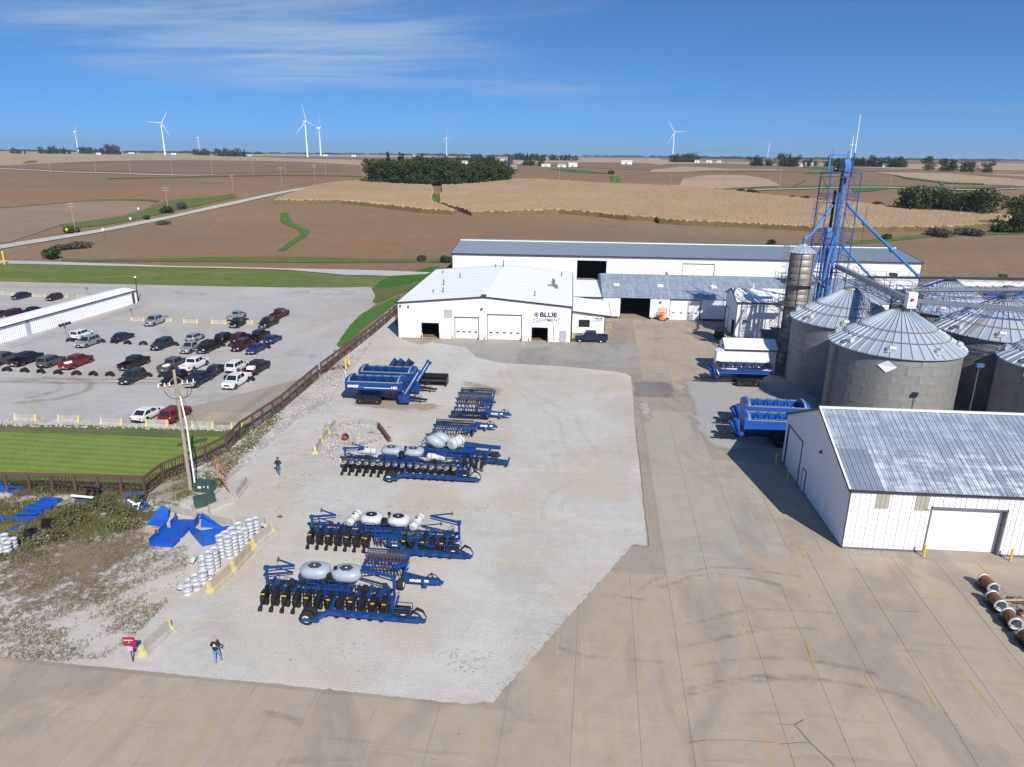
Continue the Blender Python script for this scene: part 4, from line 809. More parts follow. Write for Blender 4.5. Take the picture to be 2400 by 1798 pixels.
MB().box(.25, .3, .9, 2.6, 0, 2.7).obj('doorway_shade_panel', DARKIN, gs); MB().box(-.05,.03,.82,.9,0,2.78).box(-.05,.03,2.6,2.68,0,2.78).box(-.05,.03,.82,2.68,2.7,2.78).obj('door_frame', TRIM, gs)  # near-black panel behind the small doorway, painted as the unlit inside
wl_ = MB(); wl_.box(1.3,1.75,-.4,-.05,2.85,3.2); wl_.tube((1.4,-.4,3.0),(1.4,-.5,2.8),.12,n=8); wl_.tube((1.7,-.4,3.0),(1.75,-.5,2.8),.12,n=8); wl_.obj('flood_lamp', DKSTEEL, gs)
# ---- small white building behind the small cart
sb = thing('small_white_shed', 'small white ribbed shed with short gable roof behind the single blue cart', 'building', (22.9, 101.2, 0))
def sbw(y): return 3.75+1.05*(1-abs(y-2.0)/2.0)
w = MB(); ribbed(w, (0,0,0), X, -Y, 0, 7.2, lambda x: 3.75, (), .42); ribbed(w, (7.2,0,0), Y, X, 0, 4.0, sbw, (), .42); ribbed(w, (0,0,0), Y, -X, 0, 4.0, sbw, [(1.0,2.6,1.6,3.9)], .42); ribbed(w, (0,4,0), X, Y, 0, 7.2, lambda x: 3.75, (), .42); w.obj('wall', WHITE, sb)
for y0 in (-.15,4.15):
 r = MB(); seam_roof(r, (-.12, y0, 3.72), (7.32, y0, 3.72), (7.32, 2, 4.88), (-.12, 2, 4.88), 17, .03, .05); r.obj('roof', WHITE, sb)
MB().bar((-.1,-.2,3.66),(7.3,-.2,3.66),.1,.16).obj('roof_trim', TRIM, sb); MB().box(.3,.35,1.0,2.6,1.6,3.9).obj('opening_shade_panel', DARKIN, sb)  # panel behind the side opening carries the inside's darkness in its colour
lean = MB(); lean.prism([(-1.2,0),(0,0),(0,3.7),(-1.2,3.2)], 'y', -.0, 1.6, 0); lean.obj('lean_to', WHITE, sb)
# ---- big shed, right foreground
hx0, hx1, hy0, hy1, he, hr = 22.7, 62., 52.65, 69.9, 5.25, 8.95
hs = thing('equipment_shed', 'large white shed with streaky translucent grey roof and wide roll-up door', 'building', (hx0, hy0, 0))
hm = (hy1-hy0)/2; L_ = hx1-hx0; Wd = hy1-hy0
fop = (6.4, 12.0, 0, 3.95)
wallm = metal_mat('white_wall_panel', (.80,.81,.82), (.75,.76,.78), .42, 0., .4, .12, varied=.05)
cache = {}
def wall_panel(x, wdt, z0, z1):
 k = (round(wdt,3), round(z0,2), round(z1,2))
 if k not in cache:
  b = MB(); h = .045
  for q in (0, wdt/2):
   e = wdt/2 if q == 0 else wdt-.008
   b.add([(q,0,z0),(q+.025,-h,z0),(q+.05,0,z0),(e,0,z0),(q,0,z1),(q+.025,-h,z1),(q+.05,0,z1),(e,0,z1)], [(0,1,5,4),(1,2,6,5),(2,3,7,6)])
  cache[k] = b.mesh('wall_panel', wallm)
 link('wall_panel', cache[k], hs, (x, 0, 0))
for i in range(48):
 xa = i*.8
 segs = [(.12, he)]
 if xa+.8 > fop[0]+.01 and xa < fop[1]: segs = [(fop[3]+.1, he)]
 for a, c in segs: wall_panel(xa, .8, a, c)
core = MB(); core.box(.03, fop[0]-.02, .035, .12, .02, he-.05); core.box(fop[1]+.02, L_-.03, .035, .12, .02, he-.05); core.box(fop[0]-.02, fop[1]+.02, .035, .12, fop[3]+.06, he-.05); core.obj('wall', WHITE, hs)
shade = metal_mat('shaded_white_cladding', (.74,.75,.77), (.70,.71,.74), .45, 0., .3, .1, varied=.03)  # wall white a tone darker, the end wall's shade put into its colour
gab = lambda y: he+(hr-he)*(1-abs(y-hm)/hm)
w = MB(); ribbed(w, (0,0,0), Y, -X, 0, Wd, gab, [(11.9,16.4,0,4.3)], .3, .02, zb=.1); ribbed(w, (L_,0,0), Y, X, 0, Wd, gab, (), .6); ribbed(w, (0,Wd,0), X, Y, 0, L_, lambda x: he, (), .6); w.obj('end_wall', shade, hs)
od = MB()
for i in range(14): od.box(.05, .12, 11.95, 16.35, i*.305+.02, (i+1)*.305)
od.obj('overhead_door', WHITE2, hs)
MB().box(-.06,.04,11.8,11.92,0,4.4).box(-.06,.04,16.38,16.5,0,4.4).box(-.06,.04,11.8,16.5,4.3,4.42).obj('door_frame', TRIM, hs)
sdr = MB().box(-.05,-.02,9.9,10.75,.05,2.1).obj('side_door', shade, hs); MB().box(-.09,-.05,9.98,10.05,1.0,1.1).obj('handle', DKSTEEL, sdr); MB().box(-.06,.0,9.82,9.9,0,2.18).box(-.06,.0,10.75,10.83,0,2.18).box(-.06,0,9.82,10.83,2.1,2.18).obj('door_frame', TRIM, hs)
rdm = paint('roll_up_door_white', (.82,.82,.80), .45, 0, .1)
dr = thing_ = MB()
slats = MB(); slats.box(fop[0]+.02, fop[1]-.02, 0, .04, 0, .285); sm_ = slats.mesh('door_slat', rdm)
rd = MB().box(fop[0]+.0, fop[1]-.0, .46, .5, 0, .06).obj('roll_up_door', rdm, hs)
for i in range(13): link('slat', sm_, rd, (0, .42, .05+i*.3))
fm = MB(); fm.box(fop[0]-.1, fop[0]+.0, -.06, .5, 0, fop[3]+.1); fm.box(fop[1], fop[1]+.1, -.06, .5, 0, fop[3]+.1); fm.box(fop[0]-.1, fop[1]+.1, -.06, .5, fop[3], fop[3]+.1); fm.obj('door_frame', paint('grey_jamb', (.16,.16,.17), .6), hs)
t = MB(); t.bar((-.12,-.16,he-.1), (L_,-.16,he-.1), .1, .14); t.bar((-.16,-.16,he-.1), (-.16,hm,hr-.07), .08, .22); t.bar((-.16,Wd+.16,he-.1), (-.16,hm,hr-.07), .08, .22); t.box(-.05,.05,-.06,-.03,.1,he-.15); t.obj('roof_trim', TRIM, hs)
MB().box(.0, fop[0]-.15, -.09, .03, 0, .14).box(fop[1]+.15, L_, -.09, .03, 0, .14).obj('foundation', paint('dark_footing', (.12,.12,.12), .9), hs)
for x in (2.05,5.05):
 v = MB()
 for i in range(3): v.box(x+i*.34, x+i*.34+.32, -.05, -.04, he-1.55, he-.22)
 v.obj('translucent_panel', paint('aged_fibreglass', (.36,.35,.28), .5, 0, .4), hs)
MB().box(7.1, 7.5, -.06, -.035, 4.3, 4.75).obj('patch_plate', WHTTXT, hs); MB().tube((5.75,-.05,3.8),(6.2,-.07,3.8),.03,n=6).obj('wall_bracket', DKSTEEL, hs)
MB().box(-.12,-.03,6.9,7.15,5.3,5.55).tube((-.12,7.0,5.4),(-.2,7.0,5.3),.08,n=8).obj('wall_lamp', DKSTEEL, hs)
TRANS = old_roof_mat('streaky_grey_roof_sheet', (.27,.31,.36), (.68,.71,.74), .95); TRANS2 = old_roof_mat('bluish_grey_roof_sheet', (.28,.33,.39), (.52,.57,.62), .7); PLAIN = old_roof_mat('slate_grey_roof_sheet', (.22,.26,.32), (.34,.38,.43), .3)
WEDGE = paint('white_verge_trim', (.82,.82,.83), .5, 0, .1)
slope = math.hypot(hm+.15, hr-he); ang = atan2(hr-he, hm+.15)
def roof_panel(mat, u0, u1):
 b = MB(); wd_ = .835; h = .05
 for k in range(4):
  x = k*.209; hh = h if k % 2 == 0 else .02; b.add([(x,u0,0),(x+.025,u0,hh),(x+.05,u0,0),(x+.209,u0,0),(x,u1,0),(x+.025,u1,hh),(x+.05,u1,0),(x+.209,u1,0)], [(0,1,5,4),(1,2,6,5),(2,3,7,6)])
 b.add([(0,u0,-.03),(wd_,u0,-.03),(wd_,u1,-.03),(0,u1,-.03)], [(0,1,2,3)])
 return b.mesh('roof_panel', mat)
lowt, lowp, hi = roof_panel(TRANS, 0, slope*.47), roof_panel(PLAIN, 0, slope*.47), roof_panel(TRANS2, slope*.47, slope)
for i in range(47):
 M_ = (i*.84-.1, -.15, he+.04)
 link('roof_panel', lowp if i < 3 else lowt, hs, M_, (ang,0,0)); o = link('roof_panel', hi, hs, (M_[0], M_[1], M_[2]+.02), (ang,0,0))
bk = MB(); seam_roof(bk, (-.15, Wd+.15, he), (L_, Wd+.15, he), (L_, hm, hr), (-.15, hm, hr), 42, .05, .06); bk.obj('roof', PLAIN, hs)
MB().bar((-.15, hm, hr+.07), (L_, hm, hr+.07), .5, .06).bar((-.14,-.15,he+.09),(-.14,hm,hr+.09),.14,.05).obj('ridge_cap', WEDGE, hs)
# ---- long low building on the parking lot
pl = thing('low_storage_building', 'long low white ribbed building running through the parking lot', 'building', (0,0,0))
PA = Vector((-89.57,139.60)).to_3d(); PB_ = Vector((-92.35, 99.0, 0)); u = (PB_-PA).normalized(); nrm_ = Vector((-u.y, u.x, 0))
if nrm_.x < 0: nrm_ = -nrm_
Lb = (PB_-PA).length+30; pl.location = PA
w = MB(); ribbed(w, (0,0,0), u, nrm_, 0, Lb, lambda x: 2.65, [(.8,1.55,0,2.1),(28.2,29.1,0,2.1)], .42, .04); ribbed(w, (0,0,0), -nrm_, -u, 0, 4.6, lambda x: 2.65+.3*(1-abs(x-2.3)/2.3), (), .42); ribbed(w, -nrm_*4.6, u, -nrm_, 0, Lb, lambda x: 2.65, (), .8); w.obj('wall', WHITE, pl)
r = MB(); a = nrm_*.15-u*.15; seam_roof(r, a+Vector((0,0,2.65)), a+u*Lb+Vector((0,0,2.65)), -nrm_*2.3+u*Lb+Vector((0,0,3.0)), -nrm_*2.3-u*.15+Vector((0,0,3.0)), 4, .01, .03); a = -nrm_*4.75-u*.15; seam_roof(r, a+Vector((0,0,2.65)), a+u*Lb+Vector((0,0,2.65)), -nrm_*2.3+u*Lb+Vector((0,0,3.0)), -nrm_*2.3-u*.15+Vector((0,0,3.0)), 4, .01, .03); r.obj('roof', WROOF, pl)
MB().bar(nrm_*.2-u*.1+Vector((0,0,2.58)), nrm_*.2+u*Lb+Vector((0,0,2.58)), .12, .18).bar(nrm_*.04+Vector((0,0,0)), nrm_*.04+Vector((0,0,2.5)), .1, .1).bar(nrm_*.18-u*.18+Vector((0,0,2.6)), -nrm_*2.3-u*.18+Vector((0,0,2.95)), .1, .16).obj('roof_trim', TRIM, pl)
for s, mt in ((1.17, paint('brown_door', (.07,.06,.055), .5)), (28.65, paint('pale_blue_door', (.42,.47,.56), .5))):
 q = u*s+nrm_*-.05; d = MB().bar(q+Vector((0,0,1.05))-u*.38, q+Vector((0,0,1.05))+u*.38, .06, 2.1).obj('door', mt, pl)
 q2 = u*s+nrm_*.1; MB().bar(q2+Vector((0,0,2.35))-u*.12, q2+Vector((0,0,2.35))+u*.12, .2, .14).obj('wall_lamp', DKSTEEL, pl)
for i in range(4):
 q = u*(20.3+i*.75)+nrm_*.6
 MB().tube(q+Vector((0,0,.28)), q+nrm_*.25+Vector((0,0,.26)), .26, n=12).obj('drain_mouth', BLACK, pl)
# ================================================================== grain bins, silo, elevator tower, conveyors
def corr_mat(name, base, alt, sc, rough=.4, metal=.55, stain=None, axis=2, amt=.35, varied=.18):
 m = new_mat(name); t = NT(m); c = t.coord('Object')
 w = t.n('ShaderNodeTexWave', wave_type='BANDS', bands_direction='Z'); t.l(c, w.inputs[0]); w.inputs['Scale'].default_value = sc
 n = t.noise(c, .5, 5, .6); s = t.noise(t.coord('Object', (2.5, 2.5, .15)), 1., 5, .65)
 col = t.mix(t.rng(n, .4, .65), base, alt); col = t.mix(t.rng(s, .5, .75, 0, amt), col, stain or tuple(v*.55 for v in base))
 col = t.mix(t.mth('MULTIPLY', t.rand(), varied), col, tuple(v*.55 for v in base))
 t.bump(w.outputs[1], .35, .04)
 return t.out(col, t.rng(n, .3, .7, rough-.05, rough+.15), metal, .5)
BINW = corr_mat('corrugated_bin_steel', (.32,.31,.295), (.255,.25,.24), 9.5, .5, .35, varied=.06)
BINR = metal_mat('bin_roof_steel', (.47,.52,.57), (.40,.45,.50), .42, .35, .4, .25, varied=.12)
RINGM = paint('rusty_ring', (.33,.24,.17), .7, .2, .5, 3)
BR, BH, BA = 7.05, 9.3, 13.35
NS, NR, NRF = 16, 9, 40
def arc_panel(name, r, a, z0, z1, n=7, th=.03, mat=BINW):
 b = MB(); v = []
 for i in range(n+1):
  t = a*i/n; v += [(r*cos(t), r*sin(t), z0), (r*cos(t), r*sin(t), z1)]
 b.add(v, [(2*i, 2*i+2, 2*i+3, 2*i+1) for i in range(n)], 0, True)
 for z in (z0, z1):
  q = []
  for i in range(n+1):
   t = a*i/n; q += [(r*cos(t), r*sin(t), z), ((r-th)*cos(t), (r-th)*sin(t), z)]
  b.add(q, [(2*i, 2*i+2, 2*i+3, 2*i+1) for i in range(n)])
 for t in (0, a): b.add([(r*cos(t), r*sin(t), z0), ((r-th)*cos(t), (r-th)*sin(t), z0), ((r-th)*cos(t), (r-th)*sin(t), z1), (r*cos(t), r*sin(t), z1)], [(0,1,2,3)])
 return b.mesh(name, mat)
pan_a = arc_panel('wall_sheet', BR, 2*pi/NS-.005, 0, BH/NR-.014); pan_b = arc_panel('wall_sheet', BR+.010, 2*pi/NS-.003, 0, BH/NR-.014)
def roof_sector():
 b = MB(); a = 2*pi/NRF; r0, r1, z0, z1 = BR+.32, .75, BH-.08, BA
 b.add([(r0*cos(0),r0*sin(0),z0),(r0*cos(a),r0*sin(a),z0),(r1*cos(a),r1*sin(a),z1),(r1*cos(0),r1*sin(0),z1)], [(0,1,2,3)])
 P0, P1 = Vector((r0, 0, z0)), Vector((r1, 0, z1)); h = .11; w0, w1 = .06, .035; n = Vector((z0-z1, 0, r1-r0)); n = n if n.z > 0 else -n; n.normalize()
 v = [P0+Vector((0,-w0,0)), P0+Vector((0,w0,0)), P0+n*h+Vector((0,w0*.4,0)), P0+n*h-Vector((0,w0*.4,0)), P1+Vector((0,-w1,0)), P1+Vector((0,w1,0)), P1+n*h+Vector((0,w1*.4,0)), P1+n*h-Vector((0,w1*.4,0))]
 b.add(v, [(0,1,2,3),(1,5,6,2),(2,6,7,3),(3,7,4,0),(4,5,6,7)])
 b.add([(r0,0,z0),(r0*cos(a),r0*sin(a),z0),(r0*cos(a),r0*sin(a),z0-.1),(r0,0,z0-.1)], [(0,1,2,3)])
 return b.mesh('roof_panel', BINR)
sect = roof_sector()
core = MB().lathe([(BR-.04,0),(BR-.04,BH)], 64).mesh('bin_core', BINW)
capm = MB(); capm.lathe([(.95,BA-.12),(.95,BA+.12),(.55,BA+.3),(.001,BA+.36)], 20); capm = capm.mesh('cap', metal_mat('bin_cap', (.4,.36,.32), (.3,.25,.2), .5, .6))
def ring_mesh(f):
 r = (BR+.32)+(0.75-BR-.32)*f; z = BH-.08+(BA-BH+.08)*f+.16
 return MB().lathe([(r-.035,z-.03),(r+.035,z-.03),(r+.035,z+.04),(r-.035,z+.04)], 72, closed=True).mesh('walk_ring', RINGM)
rings = [ring_mesh(.28), ring_mesh(.5)]
def vent_mesh():
 b = MB(); b.tube((0,0,0), (0,0,.42), .3, n=12); b.tube((0,0,.38), (.62,0,.34), .34, n=14, cap=True); b.box(-.4,.4,-.42,.42,-.02,.03)
 return b.mesh('roof_vent', metal_mat('vent_steel', (.66,.68,.70), (.5,.46,.42), .45, .4))
ventm = vent_mesh()
def grain_bin(x, y, label, detail, rz=0., s=1.0):
 t = thing('grain_bin', label, 'grain bin', (x, y, 0), rz, 'corrugated steel grain bins', s)
 link('bin_core', core, t)
 if detail:
  for j in range(NR):
   for i in range(NS):
    link('wall_sheet', pan_a if (i+j) % 2 else pan_b, t, (0, 0, j*BH/NR), (0, 0, (i+(.5 if j % 2 else 0))*2*pi/NS))
 else:
  b = MB()
  for j in range(NR): b.lathe([(BR, j*BH/NR), (BR, (j+1)*BH/NR-.03)], 64)
  b.obj('wall', BINW, t)
 for i in range(NRF): link('roof_panel', sect, t, (0,0,0), (0,0,i*2*pi/NRF))
 for r in rings: link('walk_ring', r, t)
 link('cap', capm, t)
 for i in range(8):
  a = 2*pi*(i+.35)/8; r = BR-.55; link('roof_vent', ventm, t, (r*cos(a), r*sin(a), BH+.33), (0, .0, a+1.9))
 return t
def ladder(b, p, q, w=.45, step=.33, side=(1,0,0), cage=None):
 p, q, s = Vector(p), Vector(q), Vector(side).normalized()*w/2
 b.bar(p-s, q-s, .05); b.bar(p+s, q+s, .05); n = int((q-p).length/step)
 for i in range(1, n): c = p.lerp(q, i/n); b.bar(c-s, c+s, .03)
 if cage:
  o = Vector(cage)
  for i in range(0, n, 3):
   c = p.lerp(q, i/n); pts = [c+s*1.4*cos(a)+o*sin(a) for a in [pi*k/5 for k in range(6)]]
   for u_, v_ in zip(pts[:-1], pts[1:]): b.bar(u_, v_, .035)
  for k in (1, 2.5, 4):
   a = pi*k/5; d = s*1.4*cos(a)+o*sin(a); b.bar(p+d, q+d, .03)
B1 = grain_bin(38.9, 85.1, 'front steel grain bin with white diamond plate, nearest the streaky shed roof', True)
B2 = grain_bin(38.2, 99.0, 'steel grain bin beside the slim silo with a dark ladder tower on its roof', True, .1, .985)
B3 = grain_bin(55.4, 94.0, 'steel grain bin under the grey catwalk carrying an oval emblem below its eave', False)
B4 = grain_bin(55.1, 78.6, 'steel grain bin cut by the right frame edge next to the descending walkway', False)
B5 = grain_bin(55.6, 109.0, 'back steel grain bin below the long blue truss conveyor', False)
B6 = grain_bin(71.2, 107.5, 'rear right steel grain bin mostly hidden behind catwalks at the frame edge', False)
dpl = MB(); a = radians(-118); ca, sa = cos(a), sin(a)
def onwall(dx, z, r=BR+.1): t_ = a+dx/BR; return (r*cos(t_), r*sin(t_), z)
dpl.add([onwall(-1.0,8.1), onwall(0,7.35), onwall(1.0,8.1), onwall(0,8.75)], [(0,1,2,3)]); dpl.obj('diamond_plate', WHTTXT, B1)
lm = MB(); a0 = radians(188); ladder(lm, ((BR+.2)*cos(a0), (BR+.2)*sin(a0), 0), ((BR+.2)*cos(a0), (BR+.2)*sin(a0), BH), .5, .33, (-sin(a0), cos(a0), 0), (cos(a0)*.7, sin(a0)*.7, 0)); lm.obj('ladder', DKSTEEL, B1)
def oval_emblem(bn, ang_, z):
 N = 24; v = []; aa = radians(ang_)
 for k in range(N):
  q = aa+1.05*cos(2*pi*k/N)/BR; v.append(((BR+.12)*cos(q), (BR+.12)*sin(q), z+.5*sin(2*pi*k/N)))
 e = MB().add(v, [tuple(range(N))]).obj('oval_emblem', WHTTXT, bn)
 lettering('GSI', .78, BLKTXT, e, ((BR+.16)*cos(aa), (BR+.16)*sin(aa), z-.28), (pi/2, 0, aa+pi/2), font_weight=.02, align='CENTER', sx=1.05)
oval_emblem(B3, -104, 8.5); oval_emblem(B4, -152, 8.4)
rl_ = MB(); q0, q1 = Vector(((BR+.2)*cos(radians(215)), (BR+.2)*sin(radians(215)), BH+.15)), Vector((.8*cos(radians(215)), .8*sin(radians(215)), BA+.12)); ladder(rl_, q0, q1, .6, .55, (-sin(radians(215)), cos(radians(215)), 0)); rm = rl_.mesh('roof_ladder', RINGM)
link('roof_ladder', rm, B3); link('roof_ladder', rm, B4)
# ---- slim silo
so_ = thing('silo', 'slim brownish steel silo with caged ladder and ring platforms', 'silo', (33.8, 107.3, 0))
SILO = corr_mat('stained_silo_steel', (.36,.33,.30), (.27,.235,.21), 1.5, .5, .5, (.16,.11,.08), amt=.8)
b = MB()
for j in range(17): b.lathe([(1.70,j+.0),(1.74,j+.1),(1.70,j+.95),(1.66,j+1.0)], 36)
b.obj('wall', SILO, so_)
b = MB(); b.lathe([(1.85,16.95),(.5,18.0),(.45,18.1),(.001,18.15)], 18, smooth=False)
for i in range(18): t = 2*pi*i/18; b.bar((1.85*cos(t),1.85*sin(t),16.98), (.5*cos(t),.5*sin(t),18.03), .06, .08)
b.obj('roof', BINR, so_)
for i in range(6): t = 2*pi*(i+.2)/6; MB().bar((1.78*cos(t),1.78*sin(t),0), (1.78*cos(t),1.78*sin(t),17), .09, .05).obj('stiffener', DKSTEEL, so_)
for z in (12.5,9.3):
 b = MB(); b.lathe([(1.75,z),(2.6,z),(2.6,z+.06),(1.75,z+.06)], 28, closed=True)
 for k in range(12): t = 2*pi*k/12; b.bar((2.55*cos(t),2.55*sin(t),z), (2.55*cos(t),2.55*sin(t),z+1.05), .07)
 for h in (.55,1.05): b.lathe([(2.53,z+h),(2.58,z+h),(2.58,z+h+.05),(2.53,z+h+.05)], 28, closed=True)
 b.obj('ring_platform', STEEL, so_)
b = MB(); ladder(b, (-2.15,-.5,2), (-2.15,-.5,18.2), .55, .33, (0,1,0), (-.75,0,0)); b.obj('caged_ladder', STEEL, so_)
for z in (13.0, 9.2, 5.6):
 b = MB(); b.box(-3.4,-1.9,-1.1,.3,z,z+.06)
 for (x,y) in ((-3.4,-1.1),(-3.4,.3),(-2.0,-1.1)): b.bar((x,y,z),(x,y,z+1.1),.06)
 for h in (.55,1.1): b.bar((-3.4,-1.1,z+h),(-3.4,.3,z+h),.05); b.bar((-3.4,-1.1,z+h),(-2.0,-1.1,z+h),.05)
 b.obj('landing', DKSTEEL, so_)
dk = thing('hopper_shed', 'dark low sloping roof lean-to between silo and gabled shed', 'shed', (30.8, 111.5, 0))
b = MB(); b.prism([(-2.2,0),(1.2,0),(1.2,3.9),(-2.2,2.9)], 'x', 0, 5.2); b.obj('wall', paint('dark_lean_wall', (.08,.085,.09), .7), dk)
b = MB(); b.prism([(-2.5,2.85),(1.3,4.0),(1.3,4.1),(-2.5,2.95)], 'x', -.3, 5.4); b.obj('roof', metal_mat('dull_roof', (.22,.21,.20), (.15,.14,.13), .6, .3), dk)
# ---- elevator tower
tw = thing('elevator_tower', 'tall blue lattice grain elevator tower with bucket legs, spouts and white antennas', 'elevator', (39.25, 112, 0))
TBLUE = paint('tower_blue', (.02,.075,.27), .45, 0, .35, 2); TSTEEL = paint('tower_dark_steel', (.10,.12,.15), .5, .4, .4, 2)
hwt = 2.15; TH = 28.0
def lattice(z0, z1, dz, mat_legs, mat_br, root):
 for sx in (-1,1):
  for sy in (-1,1): MB().bar((sx*hwt, sy*hwt, z0), (sx*hwt, sy*hwt, z1), .13).obj('tower_leg', mat_legs, root)
 n = int(round((z1-z0)/dz)); b = MB()
 for i in range(n):
  za, zb_ = z0+(z1-z0)*i/n, z0+(z1-z0)*(i+1)/n
  for s in (-1,1):
   b.bar((-hwt, s*hwt, zb_), (hwt, s*hwt, zb_), .055); b.bar((s*hwt, -hwt, zb_), (s*hwt, hwt, zb_), .055)
   f = 1 if i % 2 else -1
   b.bar((-hwt*f, s*hwt, za), (hwt*f, s*hwt, zb_), .045); b.bar((s*hwt, -hwt*f, za), (s*hwt, hwt*f, zb_), .045)
 return b.obj('bracing', mat_br, root)
lattice(0, 16, 3.2, TBLUE, TSTEEL, tw); lattice(16, TH, 3.0, TBLUE, TBLUE, tw)
for x, y, z1, m_, wd_ in ((.35,-.9,28.4,SKYBLUE,.36), (.3,.4,28.4,TBLUE,.32), (-.9,-1.2,19.0,SKYBLUE,.32), (-.9,.2,19.0,TBLUE,.32), (-.3,.5,25.5,BLACK,.34)):
 MB().box(x-wd_/2, x+wd_/2, y-.15, y+.15, .4, z1).obj('bucket_leg_casing', m_, tw)
b = MB(); b.prism([(-1.3,28.2),(.8,28.2),(.8,29.3),(.3,29.9),(-.7,29.9),(-1.3,29.2)], 'x', .0, .75); b.obj('head_housing', SKYBLUE, tw)
b = MB(); b.box(-.9,.0,-1.2,-.2,28.2,28.9); b.tube((-.5,-.6,28.5),(-1.3,-.6,28.5),.35,n=10); b.obj('drive_motor', BLACK, tw)
b = MB(); b.prism([(-1.6,18.8),(.6,18.8),(.6,19.7),(.1,20.2),(-1.0,20.2),(-1.6,19.6)], 'x', -1.25, -.55); b.obj('head_housing', SKYBLUE, tw)
for z in (27.4, 23.6, 17.5, 13.2):
 b = MB(); b.box(-hwt, hwt, -hwt, hwt, z, z+.05) if z > 27 else b.box(-hwt, hwt, .9, hwt, z, z+.05); b.obj('platform_grating', TSTEEL, tw)
 b = MB()
 for h in (.55,1.1):
  for s in (-1,1): b.bar((-hwt, s*hwt, z+h), (hwt, s*hwt, z+h), .05); b.bar((s*hwt, -hwt, z+h), (s*hwt, hwt, z+h), .05)
 b.obj('guard_rail', TBLUE, tw)
b = MB(); ladder(b, (1.0,-1.25,1), (1.0,-1.25,20.5), .5, .4, (1,0,0)); ladder(b, (-2.6,.3,1), (-2.6,.3,24), .5, .4, (0,1,0), (-.7,0,0)); b.obj('caged_ladder', TBLUE, tw)
MB().box(-1.8,.9,.3,.55,30.4,30.6).box(-1.8,-1.6,.35,.5,28,30.4).box(.7,.9,.35,.5,28,31.0).obj('head_gantry', SKYBLUE, tw)
b = MB(); b.tube((1.7,.6,27.5),(1.7,.6,30.8),.12,n=6); b.bar((.9,-.4,28),(1.7,.6,31),.06); b.bar((2.1,1.6,28),(1.7,.6,31),.06); b.obj('mast', TBLUE, tw)
MB().tube((1.72,.6,30.6),(1.72,.6,36.0),.07,.045,8).obj('antenna', WHTTXT, tw); MB().tube((1.3,.9,29.5),(1.3,.9,33.2),.06,.04,8).tube((1.0,.9,31.9),(1.75,.9,31.9),.04,n=6).obj('antenna', WHTTXT, tw); MB().tube((-1.4,.4,28.5),(-1.4,.4,31.8),.05,.03,8).obj('antenna', STEEL, tw)
def spout(pts, r, joints=()):
 b = MB()
 for p, q in zip(pts[:-1], pts[1:]): b.tube(p, q, r*.82, n=10)
 r = r*.82; o = b.obj('spout', SKYBLUE, tw, (-39.25, -112, 0))
 for p in joints: MB().ell(p, (r*1.9, r*1.9, r*2.2), 10, 6).obj('spout_collar', SKYBLUE, o)
spout([(38.4,111.2,23.4),(35.1,108.3,19.55),(33.8,107.3,18.9),(33.8,107.3,18.1)], .24, [(33.9,107.4,18.9)])
spout([(40.6,111.8,23.6),(43.7,112.2,20.9),(48.7,113.2,16.9),(54.0,114.2,12.6),(54.3,114.2,12.0)], .25, [(43.7,112.2,20.9),(48.7,113.2,16.9),(53.7,114.1,12.8)])
spout([(40.7,111.9,17.6),(46.9,112.6,12.0)], .22); spout([(37.3,110.2,17.2),(36.2,109.5,13.5),(38.9,109.6,11)], .2); spout([(39.0,110.4,19),(38.4,110.0,15.5),(38.2,110,12)], .3)
MB().tube((48.4,113.1,0),(48.6,113.15,16.7),.09,n=6).obj('spout_prop', TSTEEL, tw)
# ---- conveyors and catwalks
def truss(root, p, q, h=.9, w=.8, bay=1.2, mat=TBLUE):
 p, q = Vector(p), Vector(q); d = (q-p); L = d.length; d.normalize(); s = d.cross(Vector((0,0,1))).normalized()*w/2; b = MB(); n = max(2, int(L/bay)); uz = Vector((0,0,h))
 for k in (-1,1):
  b.bar(p+s*k, q+s*k, .055); b.bar(p+s*k+uz, q+s*k+uz, .055)
  for i in range(n):
   a_, c_ = p.lerp(q, i/n), p.lerp(q, (i+1)/n)
   b.bar(a_+s*k+(uz if i % 2 else uz*0), c_+s*k+(uz*0 if i % 2 else uz), .035)
 for i in range(n+1): a_ = p.lerp(q, i/n); b.bar(a_-s, a_+s, .05)
 return b.obj('truss', mat, root)
def rail(root, p, q, side, mat, h=1.05, step=1.8):
 p, q, s = Vector(p), Vector(q), Vector(side); b = MB(); n = max(1, int((q-p).length/step))
 for i in range(n+1): a_ = p.lerp(q, i/n)+s; b.bar(a_, a_+Vector((0,0,h)), .05)
 for k in (.5,1.0): b.bar(p+s+Vector((0,0,h*k)), q+s+Vector((0,0,h*k)), .045)
 return b.obj('guard_rail', mat, root)
GREYC = metal_mat('conveyor_galvanised', (.36,.38,.41), (.28,.29,.32), .45, .6)
cv = thing('grain_conveyor', 'dark grey enclosed conveyor running from the blue tower over two front bins', 'conveyor', (0,0,0))
MB().bar((40.0,110.5,14.6),(39.2,84.2,14.5),.6,.62).obj('housing', GREYC, cv); truss(cv, (40.0,110.5,13.35),(39.2,84.8,13.4),.8,.9,1.3,TSTEEL); rail(cv, (40.0,110,14.2),(39.2,85,14.2),(1.0,0,0),TSTEEL)
MB().box(38.75,39.75,83.6,84.5,13.7,15.5).obj('head_box', WHTTXT, cv); MB().box(39.05,39.35,83.4,83.6,14.6,14.85).obj('drive_motor', RED, cv)
sp = thing('support_tower', 'dark lattice stair tower crowded with braces between the two front bins', 'tower', (42.6, 92.4, 0))
b = MB()
for sx in (-1,1):
 for sy in (-1,1): b.bar((sx*1.1,sy*1.6,0),(sx*1.1,sy*1.6,14.0),.14)
